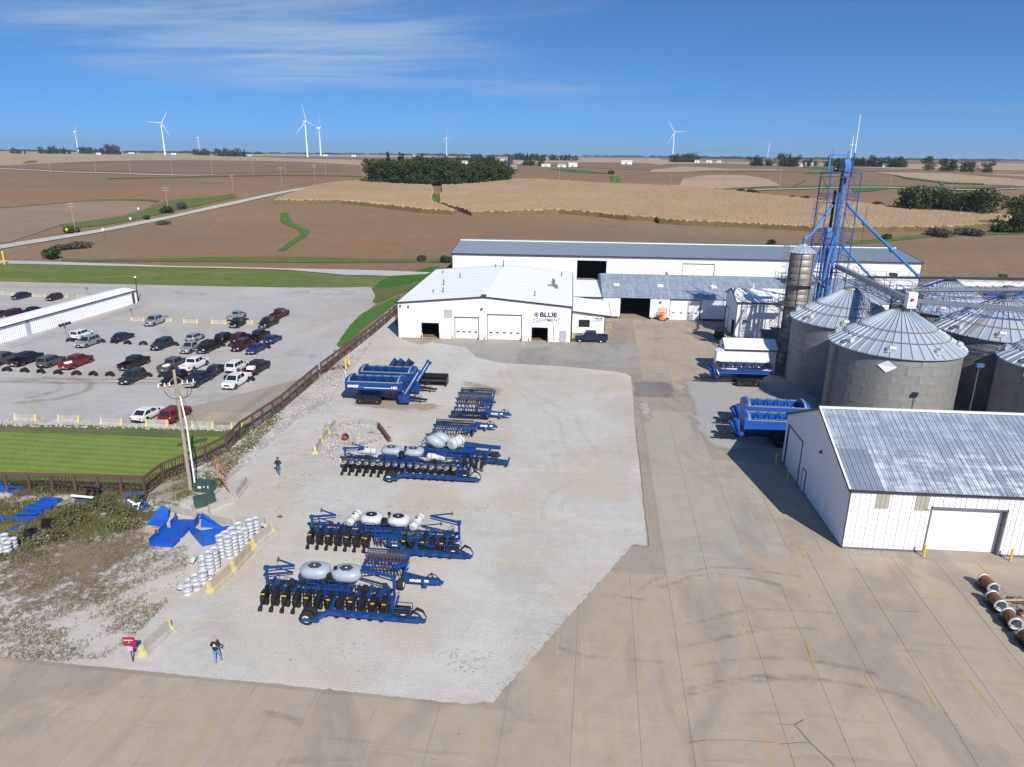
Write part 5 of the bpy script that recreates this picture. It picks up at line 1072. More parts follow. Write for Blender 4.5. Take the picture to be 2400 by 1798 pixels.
for i in range(9):
 za, zb_ = i*1.55, (i+1)*1.55; f = 1 if i % 2 else -1
 for s in (-1,1): b.bar((-1.1*f,s*1.6,za),(1.1*f,s*1.6,zb_),.09); b.bar((s*1.1,-1.6*f,za),(s*1.1,1.6*f,zb_),.09); b.bar((-1.1,s*1.6,zb_),(1.1,s*1.6,zb_),.09); b.bar((s*1.1,-1.6,zb_),(s*1.1,1.6,zb_),.09)
b.obj('frame', TSTEEL, sp)
for z in (11.0,13.9): MB().box(-1.4,1.4,-2.2,2.2,z,z+.07).obj('platform_grating', TSTEEL, sp)
b = MB()
for i in range(14): b.box(-.5+.0, .5, -3.9+i*.26, -3.65+i*.26, 9.9+i*.25, 9.95+i*.25)
b.bar((-.55,-4,9.8),(-.55,-.3,13.4),.08,.2); b.bar((.55,-4,9.8),(.55,-.3,13.4),.08,.2); b.obj('stair_flight', TSTEEL, sp)
rail(sp, (-1.4,-2.2,13.9),(-1.4,2.2,13.9),(0,0,0),TSTEEL); rail(sp, (1.4,-2.2,13.9),(1.4,2.2,13.9),(0,0,0),TSTEEL)
lt = thing('ladder_tower', 'dark ladder and truss frame standing on the roof of the bin beside the silo', 'tower', (38.9, 97.2, 0))
b = MB(); ladder(b, (.1,-5.6,9.6),(.1,.4,13.6),1.0,.45,(1,0,0)); b.bar((-.6,1.2,13.2),(-.6,1.2,14.3),.1); b.bar((.9,1.2,13.2),(.9,1.2,14.3),.1); b.obj('frame', TSTEEL, lt)
c2 = thing('grain_conveyor', 'light grey horizontal conveyor with truss crossing behind the front bin peak', 'conveyor', (0,0,0))
MB().bar((41.2,90.6,14.6),(73.0,95.9,14.6),.42,.36).obj('housing', GREYC, c2); truss(c2, (41.2,90.6,13.5),(73.0,95.9,13.5),.75,.9,1.3,TBLUE); rail(c2,(41.2,90.6,14.0),(73,95.9,14.0),(.1,-.9,0),STEEL); MB().box(54.8,56,93.0,94.2,13.5,14.9).obj('discharge_box', STEEL, c2)
c3 = thing('grain_conveyor', 'grey horizontal conveyor with blue truss leaving the front bin peak to the right', 'conveyor', (0,0,0))
MB().bar((39.8,84.9,14.4),(64.0,75.6,14.4),.42,.45).obj('housing', GREYC, c3); truss(c3, (39.8,84.9,13.2),(64.0,75.6,13.2),.85,.9,1.2,TBLUE); rail(c3,(39.8,85.4,13.9),(64,76.1,13.9),(.3,.8,0),STEEL)
c4 = thing('grain_conveyor', 'long blue truss conveyor crossing behind the bins in front of the barns', 'conveyor', (0,0,0))
MB().bar((41.6,106.8,13.6),(84.0,109.6,13.6),.4,.32).obj('housing', DKSTEEL, c4); truss(c4,(41.6,106.8,12.4),(84,109.6,12.4),.8,.9,1.1,paint('truss_blue',(.02,.09,.32),.45,0,.2)); rail(c4,(41.6,107.6,13.2),(84,110.4,13.2),(0,.4,0),STEEL,1.05,1.6)
for x in (46.6,62.5): MB().box(x,x+.9,106.8+(x-41.6)*.066,107.5+(x-41.6)*.066,13.8,14.2).obj('junction_box', DKSTEEL, c4)
wk = thing('walkway', 'narrow blue grey walkway with handrails between front bin and rightmost bin', 'walkway', (0,0,0))
MB().bar((45.8,88.2,8.9),(50.2,80.6,8.9),.8,.08).obj('walk_deck', TSTEEL, wk); truss(wk,(45.8,88.2,8.2),(50.2,80.6,8.2),.6,.8,1.0,TBLUE); rail(wk,(45.8,88.2,8.95),(50.2,80.6,8.95),(-.35,-.2,0),TSTEEL); rail(wk,(45.8,88.2,8.95),(50.2,80.6,8.95),(.35,.2,0),TSTEEL)
fl = thing('flood_light', 'small blue flood lamp on a thin pole behind the shed roof ridge', 'lamp', (41.6, 72.4, 0))
MB().tube((0,0,0),(0,0,10.2),.05,n=6).obj('pole', STEEL, fl); MB().box(-.35,.35,-.25,.15,10.1,10.45).obj('lamp_head', paint('lamp_blue', (.05,.12,.25), .4), fl)
# ================================================================== farm machinery
def wheel_mesh(r, w, hub=.55, lugs=0):
 b = MB(); n = 28
 prof = [(r*hub, -w/2), (r*.9, -w/2), (r*.985, -w*.38), (r, -w*.2), (r, w*.2), (r*.985, w*.38), (r*.9, w/2), (r*hub, w/2), (r*hub, -w/2)]
 T = Matrix.Rotation(pi/2, 4, 'X'); b.lathe(prof, n, 0, T)
 for i in range(lugs):
  t = 2*pi*i/lugs
  for s in (-1,1):
   p = Vector((cos(t)*r, s*w*.05, sin(t)*r)); q = Vector((cos(t+.16)*r, s*w*.46, sin(t+.16)*r)); b.bar(p, q, r*.07, r*.10)
 return b.mesh('tyre', RUBBER)
def rim_mesh(r, w, mat):
 b = MB(); T = Matrix.Rotation(pi/2, 4, 'X')
 b.lathe([(r, -w/2), (r*.9, -w*.42), (r*.55, -w*.1), (r*.5, -w*.25), (.001, -w*.25)], 20, 0, T); b.lathe([(r, w/2), (r*.9, w*.42), (r*.55, w*.1), (r*.5, w*.25), (.001, w*.25)], 20, 0, T)
 return b.mesh('rim', mat)
_wc = {}
def add_wheel(root, p, r, w, rimmat=TANK, lugs=0, rz=0., name='wheel'):
 k = (r, w, rimmat.name, lugs)
 if k not in _wc: _wc[k] = (wheel_mesh(r, w, .55, lugs), rim_mesh(r*.56, w*.9, rimmat))
 o = link(name, _wc[k][0], root, p, (0, 0, rz)); link('rim', _wc[k][1], o); return o
GREYARCH = paint('grey_tarp_cap', (.20,.23,.26), .5, 0, .3)
def track_unit(root, x, y, L=3.1, w=.75, h=1.0, peak=False):
 t = L/2; r = h*.42; pts = []
 def arc(cx_, cz, a0, a1, rr, n=8): return [(cx_+rr*cos(a0+(a1-a0)*i/n), cz+rr*sin(a0+(a1-a0)*i/n)) for i in range(n+1)]
 out = arc(-t+r, r, -pi/2, -pi*1.5+.2 if not peak else -pi*1.5+.35, r)
 out = [( -t+r+r*cos(a), r+r*sin(a)) for a in [(-pi/2)-i*(pi*.93)/9 for i in range(10)]]
 out += [(-t*.25, h), (0, h*1.06 if peak else h), (t*.25, h)]
 out += [(t-r+r*cos(a), r+r*sin(a)) for a in [pi*.43-i*(pi*.93)/9 for i in range(10)]]
 n = len(out); b = MB(); th = .07
 inn = [(p[0]*(1-th/t), h*.5+(p[1]-h*.5)*(1-2.2*th/h)) for p in out]
 for s0, s1, in ((-w/2, w/2),):
  v = [(p[0], s0, p[1]) for p in out]+[(p[0], s1, p[1]) for p in out]+[(p[0], s0, p[1]) for p in inn]+[(p[0], s1, p[1]) for p in inn]
  fs = []
  for i in range(n):
   j = (i+1) % n; fs += [(i, j, n+j, n+i), (2*n+i, 3*n+i, 3*n+j, 2*n+j), (i, 2*n+i, 2*n+j, j), (n+i, n+j, 3*n+j, 3*n+i)]
  b.add(v, fs)
 for i in range(n):
  p, q = Vector((out[i][0], 0, out[i][1])), Vector((out[(i+1) % n][0], 0, out[(i+1) % n][1])); k = max(1, int((q-p).length/.16))
  for m in range(k): c = p.lerp(q, (m+.5)/k); b.bar(c+Vector((0,-w/2,0)), c+Vector((0,w/2,0)), .06, .07)
 o = b.obj('track', RUBBER, root, (x, y, 0))
 for cx_, rr in ((-t+r+.05, r*.86), (t-r-.05, r*.86)):
  link('track_wheel', wheel_mesh(rr, w*.9, .3), o, (cx_, 0, r)); link('hub', rim_mesh(rr*.36, w*.98, STEEL), o, (cx_, 0, r))
 for i in range(4): link('roller', wheel_mesh(r*.42, w*.9, .3), o, (-t*.42+i*t*.28, 0, r*.5)); link('roller_hub', rim_mesh(r*.18, w*.96, STEEL), o, (-t*.42+i*t*.28, 0, r*.5))
 MB().prism([(-t*.6, r*.8), (t*.6, r*.8), (t*.3, h*.86), (-t*.3, h*.86)], 'y', -w*.3, w*.3).obj('track_frame', BLACK, o)
 return o
def grain_cart(label, loc, rz, L=7.3, W=2.75, H=3.3, sty='track', auger=1, arches=True, text=None, num=None, side=-1, dark_top=False, blue=BLUE):
 t = thing('grain_cart', label, 'grain cart', loc, rz, 'blue grain carts')
 l, w = L/2, W/2; zs, zb, zf = H-.42, 2.0, .95
 b = MB()
 def ring(x, ww, z): return [(x, -ww, z), (x, ww, z)]
 O = [(-l,-w,zs),(l,-w,zs),(l,w,zs),(-l,w,zs)]; Mi = [(-l,-w,zb),(l,-w,zb),(l,w,zb),(-l,w,zb)]; Lo = [(-l*.72,-w*.28,zf),(l*.8,-w*.28,zf),(l*.8,w*.28,zf),(-l*.72,w*.28,zf)]
 v = O+Mi+Lo; b.add(v, [(0,1,5,4),(1,2,6,5),(2,3,7,6),(3,0,4,7),(4,5,9,8),(5,6,10,9),(6,7,11,10),(7,4,8,11),(8,9,10,11)])
 k = .06; In = [(-l+.5,-w+k,zs),(l-.5,-w+k,zs),(l-.5,w-k,zs),(-l+.5,w-k,zs)]; Im = [(-l+.5,-w+k,zb+.2),(l-.5,-w+k,zb+.2),(l-.5,w-k,zb+.2),(-l+.5,w-k,zb+.2)]; Il = [(p[0]*.95, p[1]*.9, zf+.1) for p in Lo]
 v = In+Im+Il; b.add(v, [(4,5,1,0),(5,6,2,1),(6,7,3,2),(7,4,0,3),(8,9,5,4),(9,10,6,5),(10,11,7,6),(11,8,4,7),(11,10,9,8)])
 b.add(O+In, [(0,1,5,4),(1,2,6,5),(2,3,7,6),(3,0,4,7)])
 b.bar((-l,-w-.03,zb),(l,-w-.03,zb),.08); b.bar((-l,w+.03,zb),(l,w+.03,zb),.08)
 b.obj('hopper', blue, t)
 for s in (-1,1):
  a = MB(); q = []
  N = 10
  for i in range(N+1):
   ph = pi*i/N; q.append((w*cos(ph), zs+(H-zs+.1)*sin(ph)**.7))
  x0, x1 = (l-.62, l) if s > 0 else (-l, -l+.62)
  if arches:
   xo = x1 if s > 0 else x0
   secs = []
   for x, f in ((x0, 1.), ((x0+x1)/2+s*.08, 1.0), (xo+s*.0, .62)) if s > 0 else ((x1, 1.), ((x0+x1)/2+s*.08, 1.0), (xo, .62)):
    secs.append([(x, p[0]*(1 if f == 1 else .97), zs+(p[1]-zs)*f) for p in q])
   for A, B in zip(secs[:-1], secs[1:]): a.add(A+B, [(i, i+1, N+2+i, N+1+i) for i in range(N)])
   a.add(secs[-1], [tuple(range(N+1))]); a.add(secs[0], [tuple(range(N+1))])
   o = a.obj('end_cap', blue, t)
   g = MB(); xi = x0 if s > 0 else x1
   P0 = [(xi-s*.02, p[0]*1.0, p[1]+.03) for p in q]; P1 = [(xi+s*.2, p[0]*1.0, p[1]+.03) for p in q]; g.add(P0+P1, [(i, i+1, N+2+i, N+1+i) for i in range(N)]); g.obj('cap_trim', GREYARCH, o)
  else:
   g = MB(); g.prism([(-w,zs),(w,zs),(w*.6,H-.05),(-w*.6,H-.05)], 'x', x0+.25 if s > 0 else x0, x1 if s > 0 else x1-.25); g.obj('end_cap', BLACK, t)
 rimb = MB()
 for s in (-1,1): rimb.bar((-l+.3, s*w, zs+.05), (l-.3, s*w, zs+.05), .12, .12)
 rimb.obj('top_rim', GREYARCH if not dark_top else BLACK, t)
 bw = MB(); nb = 5
 for i in range(nb+1):
  x = -l+.75+(L-1.5)*i/nb; pr = None
  for m in range(9):
   ph = pi*m/8; c = (x, w*cos(ph)*.97, zs+(H-zs)*.9*sin(ph)**.8)
   if pr and (i not in (0, nb)): bw.bar(pr, c, .045)
   pr = c
  if i < nb:
   for s in (-1,1): bw.bar((x, s*w*.95, zs), (x+(L-1.5)/nb/2, s*w*.55, zb+.05), .06); bw.bar((x+(L-1.5)/nb, s*w*.95, zs), (x+(L-1.5)/nb/2, s*w*.55, zb+.05), .06)
   bw.bar((x, -w*.95, zs-.15), (x, w*.95, zs-.15), .07)
 bw.bar((-l+.7, 0, H-.05), (l-.7, 0, H-.05), .04); bw.obj('tarp_bow', blue if arches else STEEL, t)
 c = MB(); c.box(-l*.75, l*.9, -.45, .45, .75, .98); c.box(-.35, .05, -w, w, .55, .8)
 for s in (-1,1):
  for x in (-l*.6, -.3, l*.55): c.bar((x, s*.4, .9), (x+.1, s*w*.9, zb), .1)
 c.obj('chassis', BLACK, t)
 tg = MB(); tg.bar((l*.8,-.45,.8),(l+2.1,0,.55),.2,.24); tg.bar((l*.8,.45,.8),(l+2.1,0,.55),.2,.24); tg.bar((l+1.9,0,.55),(l+2.75,0,.5),.24,.22); tg.tube((l+2.7,0,.42),(l+2.7,0,.62),.14,n=8); tg.bar((l+1.6,.2,.6),(l+1.6,.2,1.3),.08); tg.bar((l+1.2,-.2,.7),(l+1.75,-.1,1.5),.05); tg.bar((l+1.9,-.1,.1),(l+1.9,-.1,.9),.1)
 for kk in range(3):
  pts = [(l+1.0+kk*.12, -.1+.1*kk, .8), (l+1.4, .0+.1*kk, 1.45), (l+1.85, .1, 1.25), (l+2.2, 0, .7)]; tg.path(pts, .03, 5)
 tg.obj('tongue', BLACK, t)
 if auger == 1:     # single folded side auger at the front corner
  a = MB(); a.tube((l-.25, side*w*.85, .75), (l+1.55, -side*w*.75, H+.45), .3, n=12); a.tube((l+1.5, -side*w*.72, H+.36), (l+1.68, -side*w*.85, H+.62), .36, .4, 12, cap=True)
  o = a.obj('unload_auger', blue, t); h = MB(); h.box(l-.45, l+.85, side*w*.9-.35, side*w*.9+.4, .55, 1.45); h.tube((l-.3, side*w*1.02, .95), (l-.05, side*w*1.05, 1.0), .3, n=10); h.obj('auger_housing', blue, o)
  f = MB(); f.bar((l-.1, side*w*.9, 1.1), (l+.9, -side*w*.1, 2.9), .08); f.bar((l+.1,.2,2.4),(l+.75,.3,2.5),.25); f.bar((l+.1,-.4,2.0),(l+.7,-.2,2.2),.2); f.obj('auger_brace', DKSTEEL, t)
 else:              # twin vertical folded augers with open ends
  for kk, (dx, dy, hh) in enumerate(((.25, side*w*.55, 2.75), (.75, side*w*.30, 2.35))):
   a = MB(); p, q = Vector((l-.05+dx*.3, dy-.1, .95)), Vector((l+dx+.45, dy-.25*side, hh)); a.tube(p, q, .31, n=14, cap=False); d = (q-p).normalized(); a.tube(q-d*.05, q+d*.04, .34, n=14, cap=False); o = a.obj('unload_auger', SKYBLUE if blue is SKYBLUE else blue, t)
   i_ = MB(); i_.tube(q-d*.5, q-d*.45, .3, n=12); i_.tube(q-d*.45, q-d*.02, .05, n=6); i_.bar(q-d*.1-Vector((.25,0,0)), q-d*.1+Vector((.25,0,0)), .04); i_.obj('auger_mouth', paint('grain_stained_steel', (.10,.07,.04), .7), o)
 if sty == 'track':
  for s in (-1,1): track_unit(t, -.75, s*(w-.28), 3.1, .66, .98)
 elif sty == 'peak':
  for s in (-1,1): track_unit(t, -.45, s*(w-.2), 3.2, .66, .98, True)
 else:
  for s in (-1,1): add_wheel(t, (-.4, s*(w-.25), .95), .95, .8, BLACK, 18, 0)
 if text:
  lz = zb+.25 if text else 0
  yy = side*(w+.012); rot = (pi/2, 0, 0) if side < 0 else (pi/2, 0, pi)
  if rz > 1: rot = (pi/2, 0, pi); yy = w+.012
  if rz > 1:
   lettering('KINZE', .42, WHTTXT, t, (l-1.0, yy, zb+.42), rot, font_weight=.02, shear=.25, sx=1.15); lettering(num, .28, WHTTXT, t, (-l+1.15, yy, zb+.5), rot, font_weight=.012)
   MB().box(-l+.2, -l+1.35, yy, yy+.006, zb+.36, zb+.42).obj('stripe', WHTTXT, t); MB().box(l-.85, l-.3, yy, yy+.006, zb+.42, zb+.72).obj('flag_decal', paint('red_white_decal', (.6,.25,.25), .5), t); MB().bar((-l, w+.04, zb-.12),(l,w+.04,zb-.12),.05,.06).obj('side_rail', SKYBLUE, t)
  else:
   lettering('KINZE', .40, WHTTXT, t, (-l+.3, yy, zb+.24), rot, font_weight=.02, shear=.25, sx=1.2); lettering(num, .42, WHTTXT, t, (l-1.45, yy, zb+.2), rot, font_weight=.02)
   MB().box(-l+2.45, l-1.5, yy-.004, yy, zb+.20, zb+.27).obj('stripe', WHTTXT, t); MB().box(l-1.5, l-.35, yy-.003, yy, zb+.10, zb+.17).obj('stripe', RED, t); MB().box(-l+1.8, -l+2.35, yy-.004, yy, zb+.24, zb+.29).box(-l+1.8,-l+2.35,yy-.004,yy,zb+.33,zb+.37).obj('small_print', SKYBLUE, t)
 return t
grain_cart('blue tracked grain cart nearest the camera left, white lettering and number on its side', (-23.75, 83.7, .03), radians(-1), H=3.35, text=1, num='1421')
grain_cart('blue tracked grain cart standing just behind the lettered one beside the black header', (-23.3, 88.0, .03), radians(-1.5), H=3.35, text=None)
grain_cart('dark blue grain cart with peaked rubber tracks parked before the small white shed', (24.5, 96.4, .03), radians(180), L=7.2, W=2.6, H=3.05, sty='peak', auger=2, arches=False, text=1, num='1121', side=1, dark_top=True)
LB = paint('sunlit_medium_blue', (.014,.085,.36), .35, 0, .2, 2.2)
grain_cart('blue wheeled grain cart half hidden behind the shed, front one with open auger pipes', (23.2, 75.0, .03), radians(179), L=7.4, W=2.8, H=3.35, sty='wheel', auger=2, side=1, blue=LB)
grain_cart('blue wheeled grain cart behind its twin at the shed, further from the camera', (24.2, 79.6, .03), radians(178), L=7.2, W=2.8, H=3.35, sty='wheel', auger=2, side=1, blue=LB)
# ---- black header with reel
hd = thing('grain_header', 'black harvest header with long reel lying behind the blue carts', 'header', (-20.0, 91.6, .05), radians(-1))
b = MB(); b.box(-3.9,3.9,.35,.5,.1,1.25); b.box(-3.9,3.9,-.75,.4,.1,.18); b.bar((-3.9,.5,1.3),(3.9,.5,1.3),.16); b.obj('frame', BLACK, hd)
for s in (-1,1): MB().prism([(-1.3,.1),(.55,.1),(.6,1.2),(.2,1.5),(-.6,1.0),(-1.35,.3)], 'x', s*3.95-.06, s*3.95+.06).obj('end_shield', BLACK, hd)
MB().tube((-3.8,-.1,.45),(3.8,-.1,.45),.26,n=12).obj('auger_drum', DKSTEEL, hd)
b = MB()
for k in range(6):
 t_ = 2*pi*k/6+.3; y, z = -.55+.42*cos(t_), 1.05+.42*sin(t_); b.bar((-3.8,y,z),(3.8,y,z),.04)
 for i in range(40): x = -3.75+i*.19; b.bar((x,y,z),(x,y,z-.16),.02)
for x in (-3.8,-1.3,1.3,3.8):
 for k in range(6): t_ = 2*pi*k/6+.3; b.bar((x,-.55,1.05),(x,-.55+.42*cos(t_),1.05+.42*sin(t_)),.03)
b.obj('reel', BLACK, hd)
for x, lb in ((-24.7,'leftmost of three short blue conveyor heads beyond the blue carts'),(-23.8,'middle of three short blue conveyor heads beyond the blue carts'),(-22.6,'rightmost of three short blue conveyor heads beyond the blue carts')):
 u_ = thing('conveyor_head', lb, 'machine part', (x, 96.0, 0), 0, 'blue conveyor heads')
 MB().bar((-.5,-.2,.9),(.35,.3,2.1),.5,.35).obj('housing', BLUE, u_); MB().bar((0,-.2,.7),(.75,.25,1.8),.3,.6).box(-.6,.6,-.4,.4,0,.1).bar((-.2,0,0),(-.1,0,1.2),.2).obj('frame', BLACK, u_)
# ---- planters
def disc_mesh(r, w=.03, mat=DKSTEEL, cup=.0):
 b = MB(); T = Matrix.Rotation(pi/2, 4, 'Y'); b.lathe([(.001, -w/2+cup), (r*.4, -w/2+cup*.8), (r, -w/2), (r, w/2), (r*.4, w/2+cup*.8), (.001, w/2+cup)], 18, 0, T); return b.mesh('disc', mat)
CLOSE = disc_mesh(.17, .06, RUBBER); GAUGE = disc_mesh(.22, .11, RUBBER); OPENER = disc_mesh(.2, .02, DKSTEEL)
TAGY = paint('amber_marker', (.75,.42,.02), .5, 0, .1)
def row_unit_body(hopper):
 b = MB();
 for s in (-.09,.09): b.bar((s,0,.72),(s,-.5,.66),.045); b.bar((s,0,.5),(s,-.5,.46),.045)
 b.box(-.12,.12,-.62,-.42,.3,.95); b.bar((0,-.5,.5),(0,-1.25,.42),.12,.2); b.bar((0,-1.2,.42),(.0,-1.55,.25),.14,.08); b.bar((.1,-.9,.5),(.16,-.85,.25),.05)
 b.tube((-.05,-.5,.9),(.1,.25,1.05),.03,n=5); b.tube((.08,-.5,.95),(-.1,.3,1.1),.025,n=5); b.box(-.2,-.05,-.4,-.2,.8,1.0)
 if hopper:
  secs = []
  for z, k in ((.72,.5),(.95,.95),(1.12,1.0)): secs.append([(.24*k*cos(a), -.78+.26*k*sin(a), z) for a in [2*pi*i/10 for i in range(10)]])
  b.loft(secs)
 else:
  b.box(-.17,.17,-1.05,-.58,.55,.98); b.box(-.15,.15,-1.2,-1.02,.4,.82)
 return b.mesh('row_unit', BLACK)
RUB = [row_unit_body(False), row_unit_body(True)]
lidb = MB(); lidb.lathe([(.27,1.12),(.27,1.17),(.15,1.21),(.001,1.22)], 12, 0, Matrix.Translation((0,-.78,0))); LID = lidb.mesh('hopper_lid', paint('dark_grey_lid', (.05,.055,.065), .5))
bowl = MB(); bowl.lathe([(.22,.86),(.255,1.1),(.2,1.1)], 12, 0, Matrix.Translation((0,-.78,0)), a0=pi+.2, a1=2*pi-.2); BOWL = bowl.mesh('hopper_bowl', paint('pale_grey_plastic', (.24,.255,.28), .5))
tagm = MB().box(-.13,.13,-1.07,-1.05,.86,.93).mesh('marker_tag', TAGY)
def row_unit(root, x, hopper, tagd, y=0., z=0.):
 o = link('row_unit', RUB[1 if hopper else 0], root, (x, y, z))
 o.scale = (1.02, 1.12, 1.12)
 for s in (-1,1): link('closing_wheel', CLOSE, o, (s*.06, -1.5, .17), (0, 0, s*.15)); link('gauge_wheel', GAUGE, o, (s*.13, -.82, .22))
 link('row_cleaner', OPENER, o, (0, .12, .2), (0,0,.3))
 if hopper: link('hopper_lid', LID, o); link('hopper_bowl', BOWL, o)
 if tagd: link('marker_tag', tagm, o)
 return o
def poly_tank(root, p, sx, sy, sz, mat, lid='hex', name='seed_tank'):
 secs = []
 for z, k in ((-.5,.62),(-.42,.86),(-.2,.99),(.1,1.0),(.3,.93),(.45,.70),(.5,.45)):
  q = []
  for i in range(20):
   a = 2*pi*i/20; c, s = cos(a), sin(a); q.append((p[0]+sx*k*abs(c)**.75*(1 if c >= 0 else -1), p[1]+sy*k*abs(s)**.75*(1 if s >= 0 else -1), p[2]+sz*z))
  secs.append(q)
 o = MB().loft(secs).obj(name, mat, root)
 l = MB(); n = 6 if lid == 'hex' else 16; rr = min(sx, sy)*(.55 if lid == 'hex' else .52)
 l.prism([(p[0]+rr*cos(2*pi*i/n+.2)*1.15, p[1]-.12*sy+rr*sin(2*pi*i/n+.2)*.85) for i in range(n)], 'z', p[2]+sz*.47, p[2]+sz*.56); l.obj('tank_lid', BLACK if lid != 'hex' else paint('dark_grey_lid', (.05,.055,.065)), o)
 MB().box(p[0]-.06, p[0]+.06, p[1]-.16*sy-.04, p[1]-.16*sy+.04, p[2]+sz*.56, p[2]+sz*.585).obj('tank_latch', WHTTXT, o)
 return o
def cyl_tank(root, a, c, r, mat):
 a, c = Vector(a), Vector(c); d = (c-a).normalized(); b = MB(); b.tube(a, c, r, n=18); b.tube(a, a-d*.12, r, r*.7, 18); b.tube(c, c+d*.12, r, r*.7, 18)
 o = b.obj('liquid_tank', mat, root); m = a.lerp(c, .5)
 for f in (.22,.78): q = a.lerp(c, f); MB().tube(q-d*.02, q+d*.02, r+.012, n=18).obj('tank_strap', DKSTEEL, o)
 MB().tube(m+Vector((0,0,r*.9)), m+Vector((0,0,r+.06)), .09, n=10).obj('tank_cap', BLACK, o); return o
def hoses(root, pts, n, seed, r=.022):
 rs = random.Random(seed); b = MB(); (x0,x1),(y0,y1),(z0,z1) = pts
 for i in range(n):
  p = [(rs.uniform(x0,x1), rs.uniform(y0,y1), rs.uniform(z0,z1))]
  for k in range(3): p.append((p[-1][0]+rs.uniform(-.35,.35), p[-1][1]+rs.uniform(-.3,.3), max(z0, min(z1+.15, p[-1][2]+rs.uniform(-.3,.3)))))
  b.path(p, r, 5)
 return b.obj('hose_bundle', BLACK, root)
def marker_arm(root, p, h, q, q2):
 p, q, q2 = Vector(p), Vector(q), Vector(q2); t = p+Vector((0,0,h)); b = MB(); b.bar(p, t, .16); b.bar(t, q, .13, .16); b.bar(t+Vector((0,-.12,-.2)), q+Vector((0,0,-.22)), .07); b.bar(q, q2, .09); b.box(t.x-.16,t.x+.16,t.y-.14,t.y+.14,t.z-.12,t.z+.12)
 o = b.obj('marker_arm', BLUE, root); link('marker_disc', disc_mesh(.2,.03,RUST if h < 2.2 else BLACK,.05), o, tuple(q2)); return o
def planter(label, loc, rz, n, sp, hopper, tanks, tank_lid, tank_mat, small=None, masts=(2.4,2.4), tongue=(.7,7.0,-1.8), wheel_x=-.55, skip=(), lettered='', dual=True):
 t = thing('planter', label, 'planter', loc, rz, 'blue row crop planters')
 hl = (n-1)*sp/2; b = MB()
 b.bar((-hl-.3,.1,.72),(hl+.3,.1,.72),.18,.18); b.bar((-hl-.2,.75,.85),(-1.8,.75,.85),.14,.16); b.bar((1.8,.75,.85),(hl+.2,.75,.85),.14,.16)
 for i in range(7): x = -hl+2*hl*i/6; b.bar((x,.1,.72),(x,.75,.85),.12); b.bar((x-.3,.4,1.0),(x+.35,.5,1.12),.1,.14)
 b.obj('toolbar', BLUE, t)
 w = MB()
 for s in (-1,1):
  for f in (.25,.6,.88): w.bar((s*hl*f,.3,.85),(s*hl*(f+.1),.55,1.25),.14,.2); w.box(s*hl*f-.22,s*hl*f+.22,.2,.5,.9,1.1)
 w.obj('wing_frame', BLUE, t)
 for i in range(n):
  if i in skip: continue
  row_unit(t, -hl+i*sp, hopper, (i % 2 == 0) or i == n-1)
 c = MB(); c.box(-1.55,1.55,-.25,.85,1.06,1.14); c.bar((-1.5,.5,.6),(1.5,.5,.6),.3,.4);
 for i in range(7): c.box(-1.5+i*.5-.015,-1.5+i*.5+.015,-.27,.85,1.14,1.17)
 c.obj('platform', BLUE, t)
 r_ = MB()
 for x0,x1 in ((-1.5,-.7),(.1,.9)):
  for z in (1.5,1.85): r_.tube((x0,-.22,z),(x1,-.22,z),.028,n=6)
  for x in (x0,x1): r_.tube((x,-.22,1.1),(x,-.22,1.85),.028,n=6)
  r_.tube((x1,-.22,1.85),(x1+.2,.4,1.15),.028,n=6)
 r_.obj('guard_rail', BLUE, t)
 l = MB(); ladder(l,(-.35,-.5,.2),(-.35,-.28,1.15),.4,.3,(1,0,0)); l.bar((-.58,-.55,.15),(-.58,-.28,1.1),.07,.2); l.bar((-.12,-.55,.15),(-.12,-.28,1.1),.07,.2); l.obj('ladder', BLUE, t)
 for x, y, z, sx, sy, sz in tanks: poly_tank(t, (x,y,z), sx, sy, sz, tank_mat, tank_lid)
 if small:
  for a, c_ in small: cyl_tank(t, a, c_, .36, TANK)
 f = MB(); f.box(-.3,.2,.45,.8,1.15,1.85); f.tube((.3,.7,1.2),(.3,.7,2.35),.06,n=6); f.box(.2,.42,.6,.8,2.2,2.4); f.tube((-.1,.3,1.5),(-.1,.5,1.5),.25,n=12); f.obj('blower_fan', BLACK, t)
 for s in (-1,1):
  o = add_wheel(t,(s*(hl-.45),-.15,.42),.42,.22,STEEL,0,pi/2)
  if dual: MB().tube((s*hl*.62-.08,.25,1.15),(s*hl*.62-.08,.0,1.2),.3,n=16).obj('fan_housing', BLACK, t)
 hoses(t, ((-hl,hl),(-.1,.6),(.8,1.25)), int(n*5), n)
 marker_arm(t,(-hl-.35,.35,.8),masts[0]-.8,(-hl+1.5,.9,masts[0]-.0),(-hl+.2,1.1,masts[0]+.25)); marker_arm(t,(hl+.45,-.1,.8),masts[1]-.8,(hl-2.0,.5,masts[1]+.1),(hl-.3,.9,masts[1]+.2))
 x0,x1,y = tongue
 g = MB(); g.bar((x0,y,.5),(x1,y,.5),.34,.3); g.bar((x0-.2,-.2,.6),(x0+.1,y,.5),.25,.25); g.bar((x1-1.9,y,.5),(x1-1.9,-.3,1.2),.14); g.bar((x1-.1,y,.5),(x1+.35,y,.45),.18); g.bar((x1-2.1,y+.1,.5),(hl+.3,.1,.75),.16,.2)
 for i in range(5): g.box(x0+1.0+i*.95,x0+1.5+i*.95,y-.4,y+.02,.64,.68)
 o = g.obj('tongue', BLUE, t)
 pk = MB(); pk.box(x1-1.7,x1-.75,y-.15,y+.45,.7,1.2); pk.tube((x1-1.5,y+.1,1.2),(x1-.95,y+.1,1.2),.2,n=8); pk.obj('hydraulic_pack', BLACK, t)
 cg = MB()
 for xx in (x1-1.8,x1-.65):
  for yy in (y-.2,y+.5): cg.tube((xx,yy,.6),(xx,yy,1.4),.03,n=6)
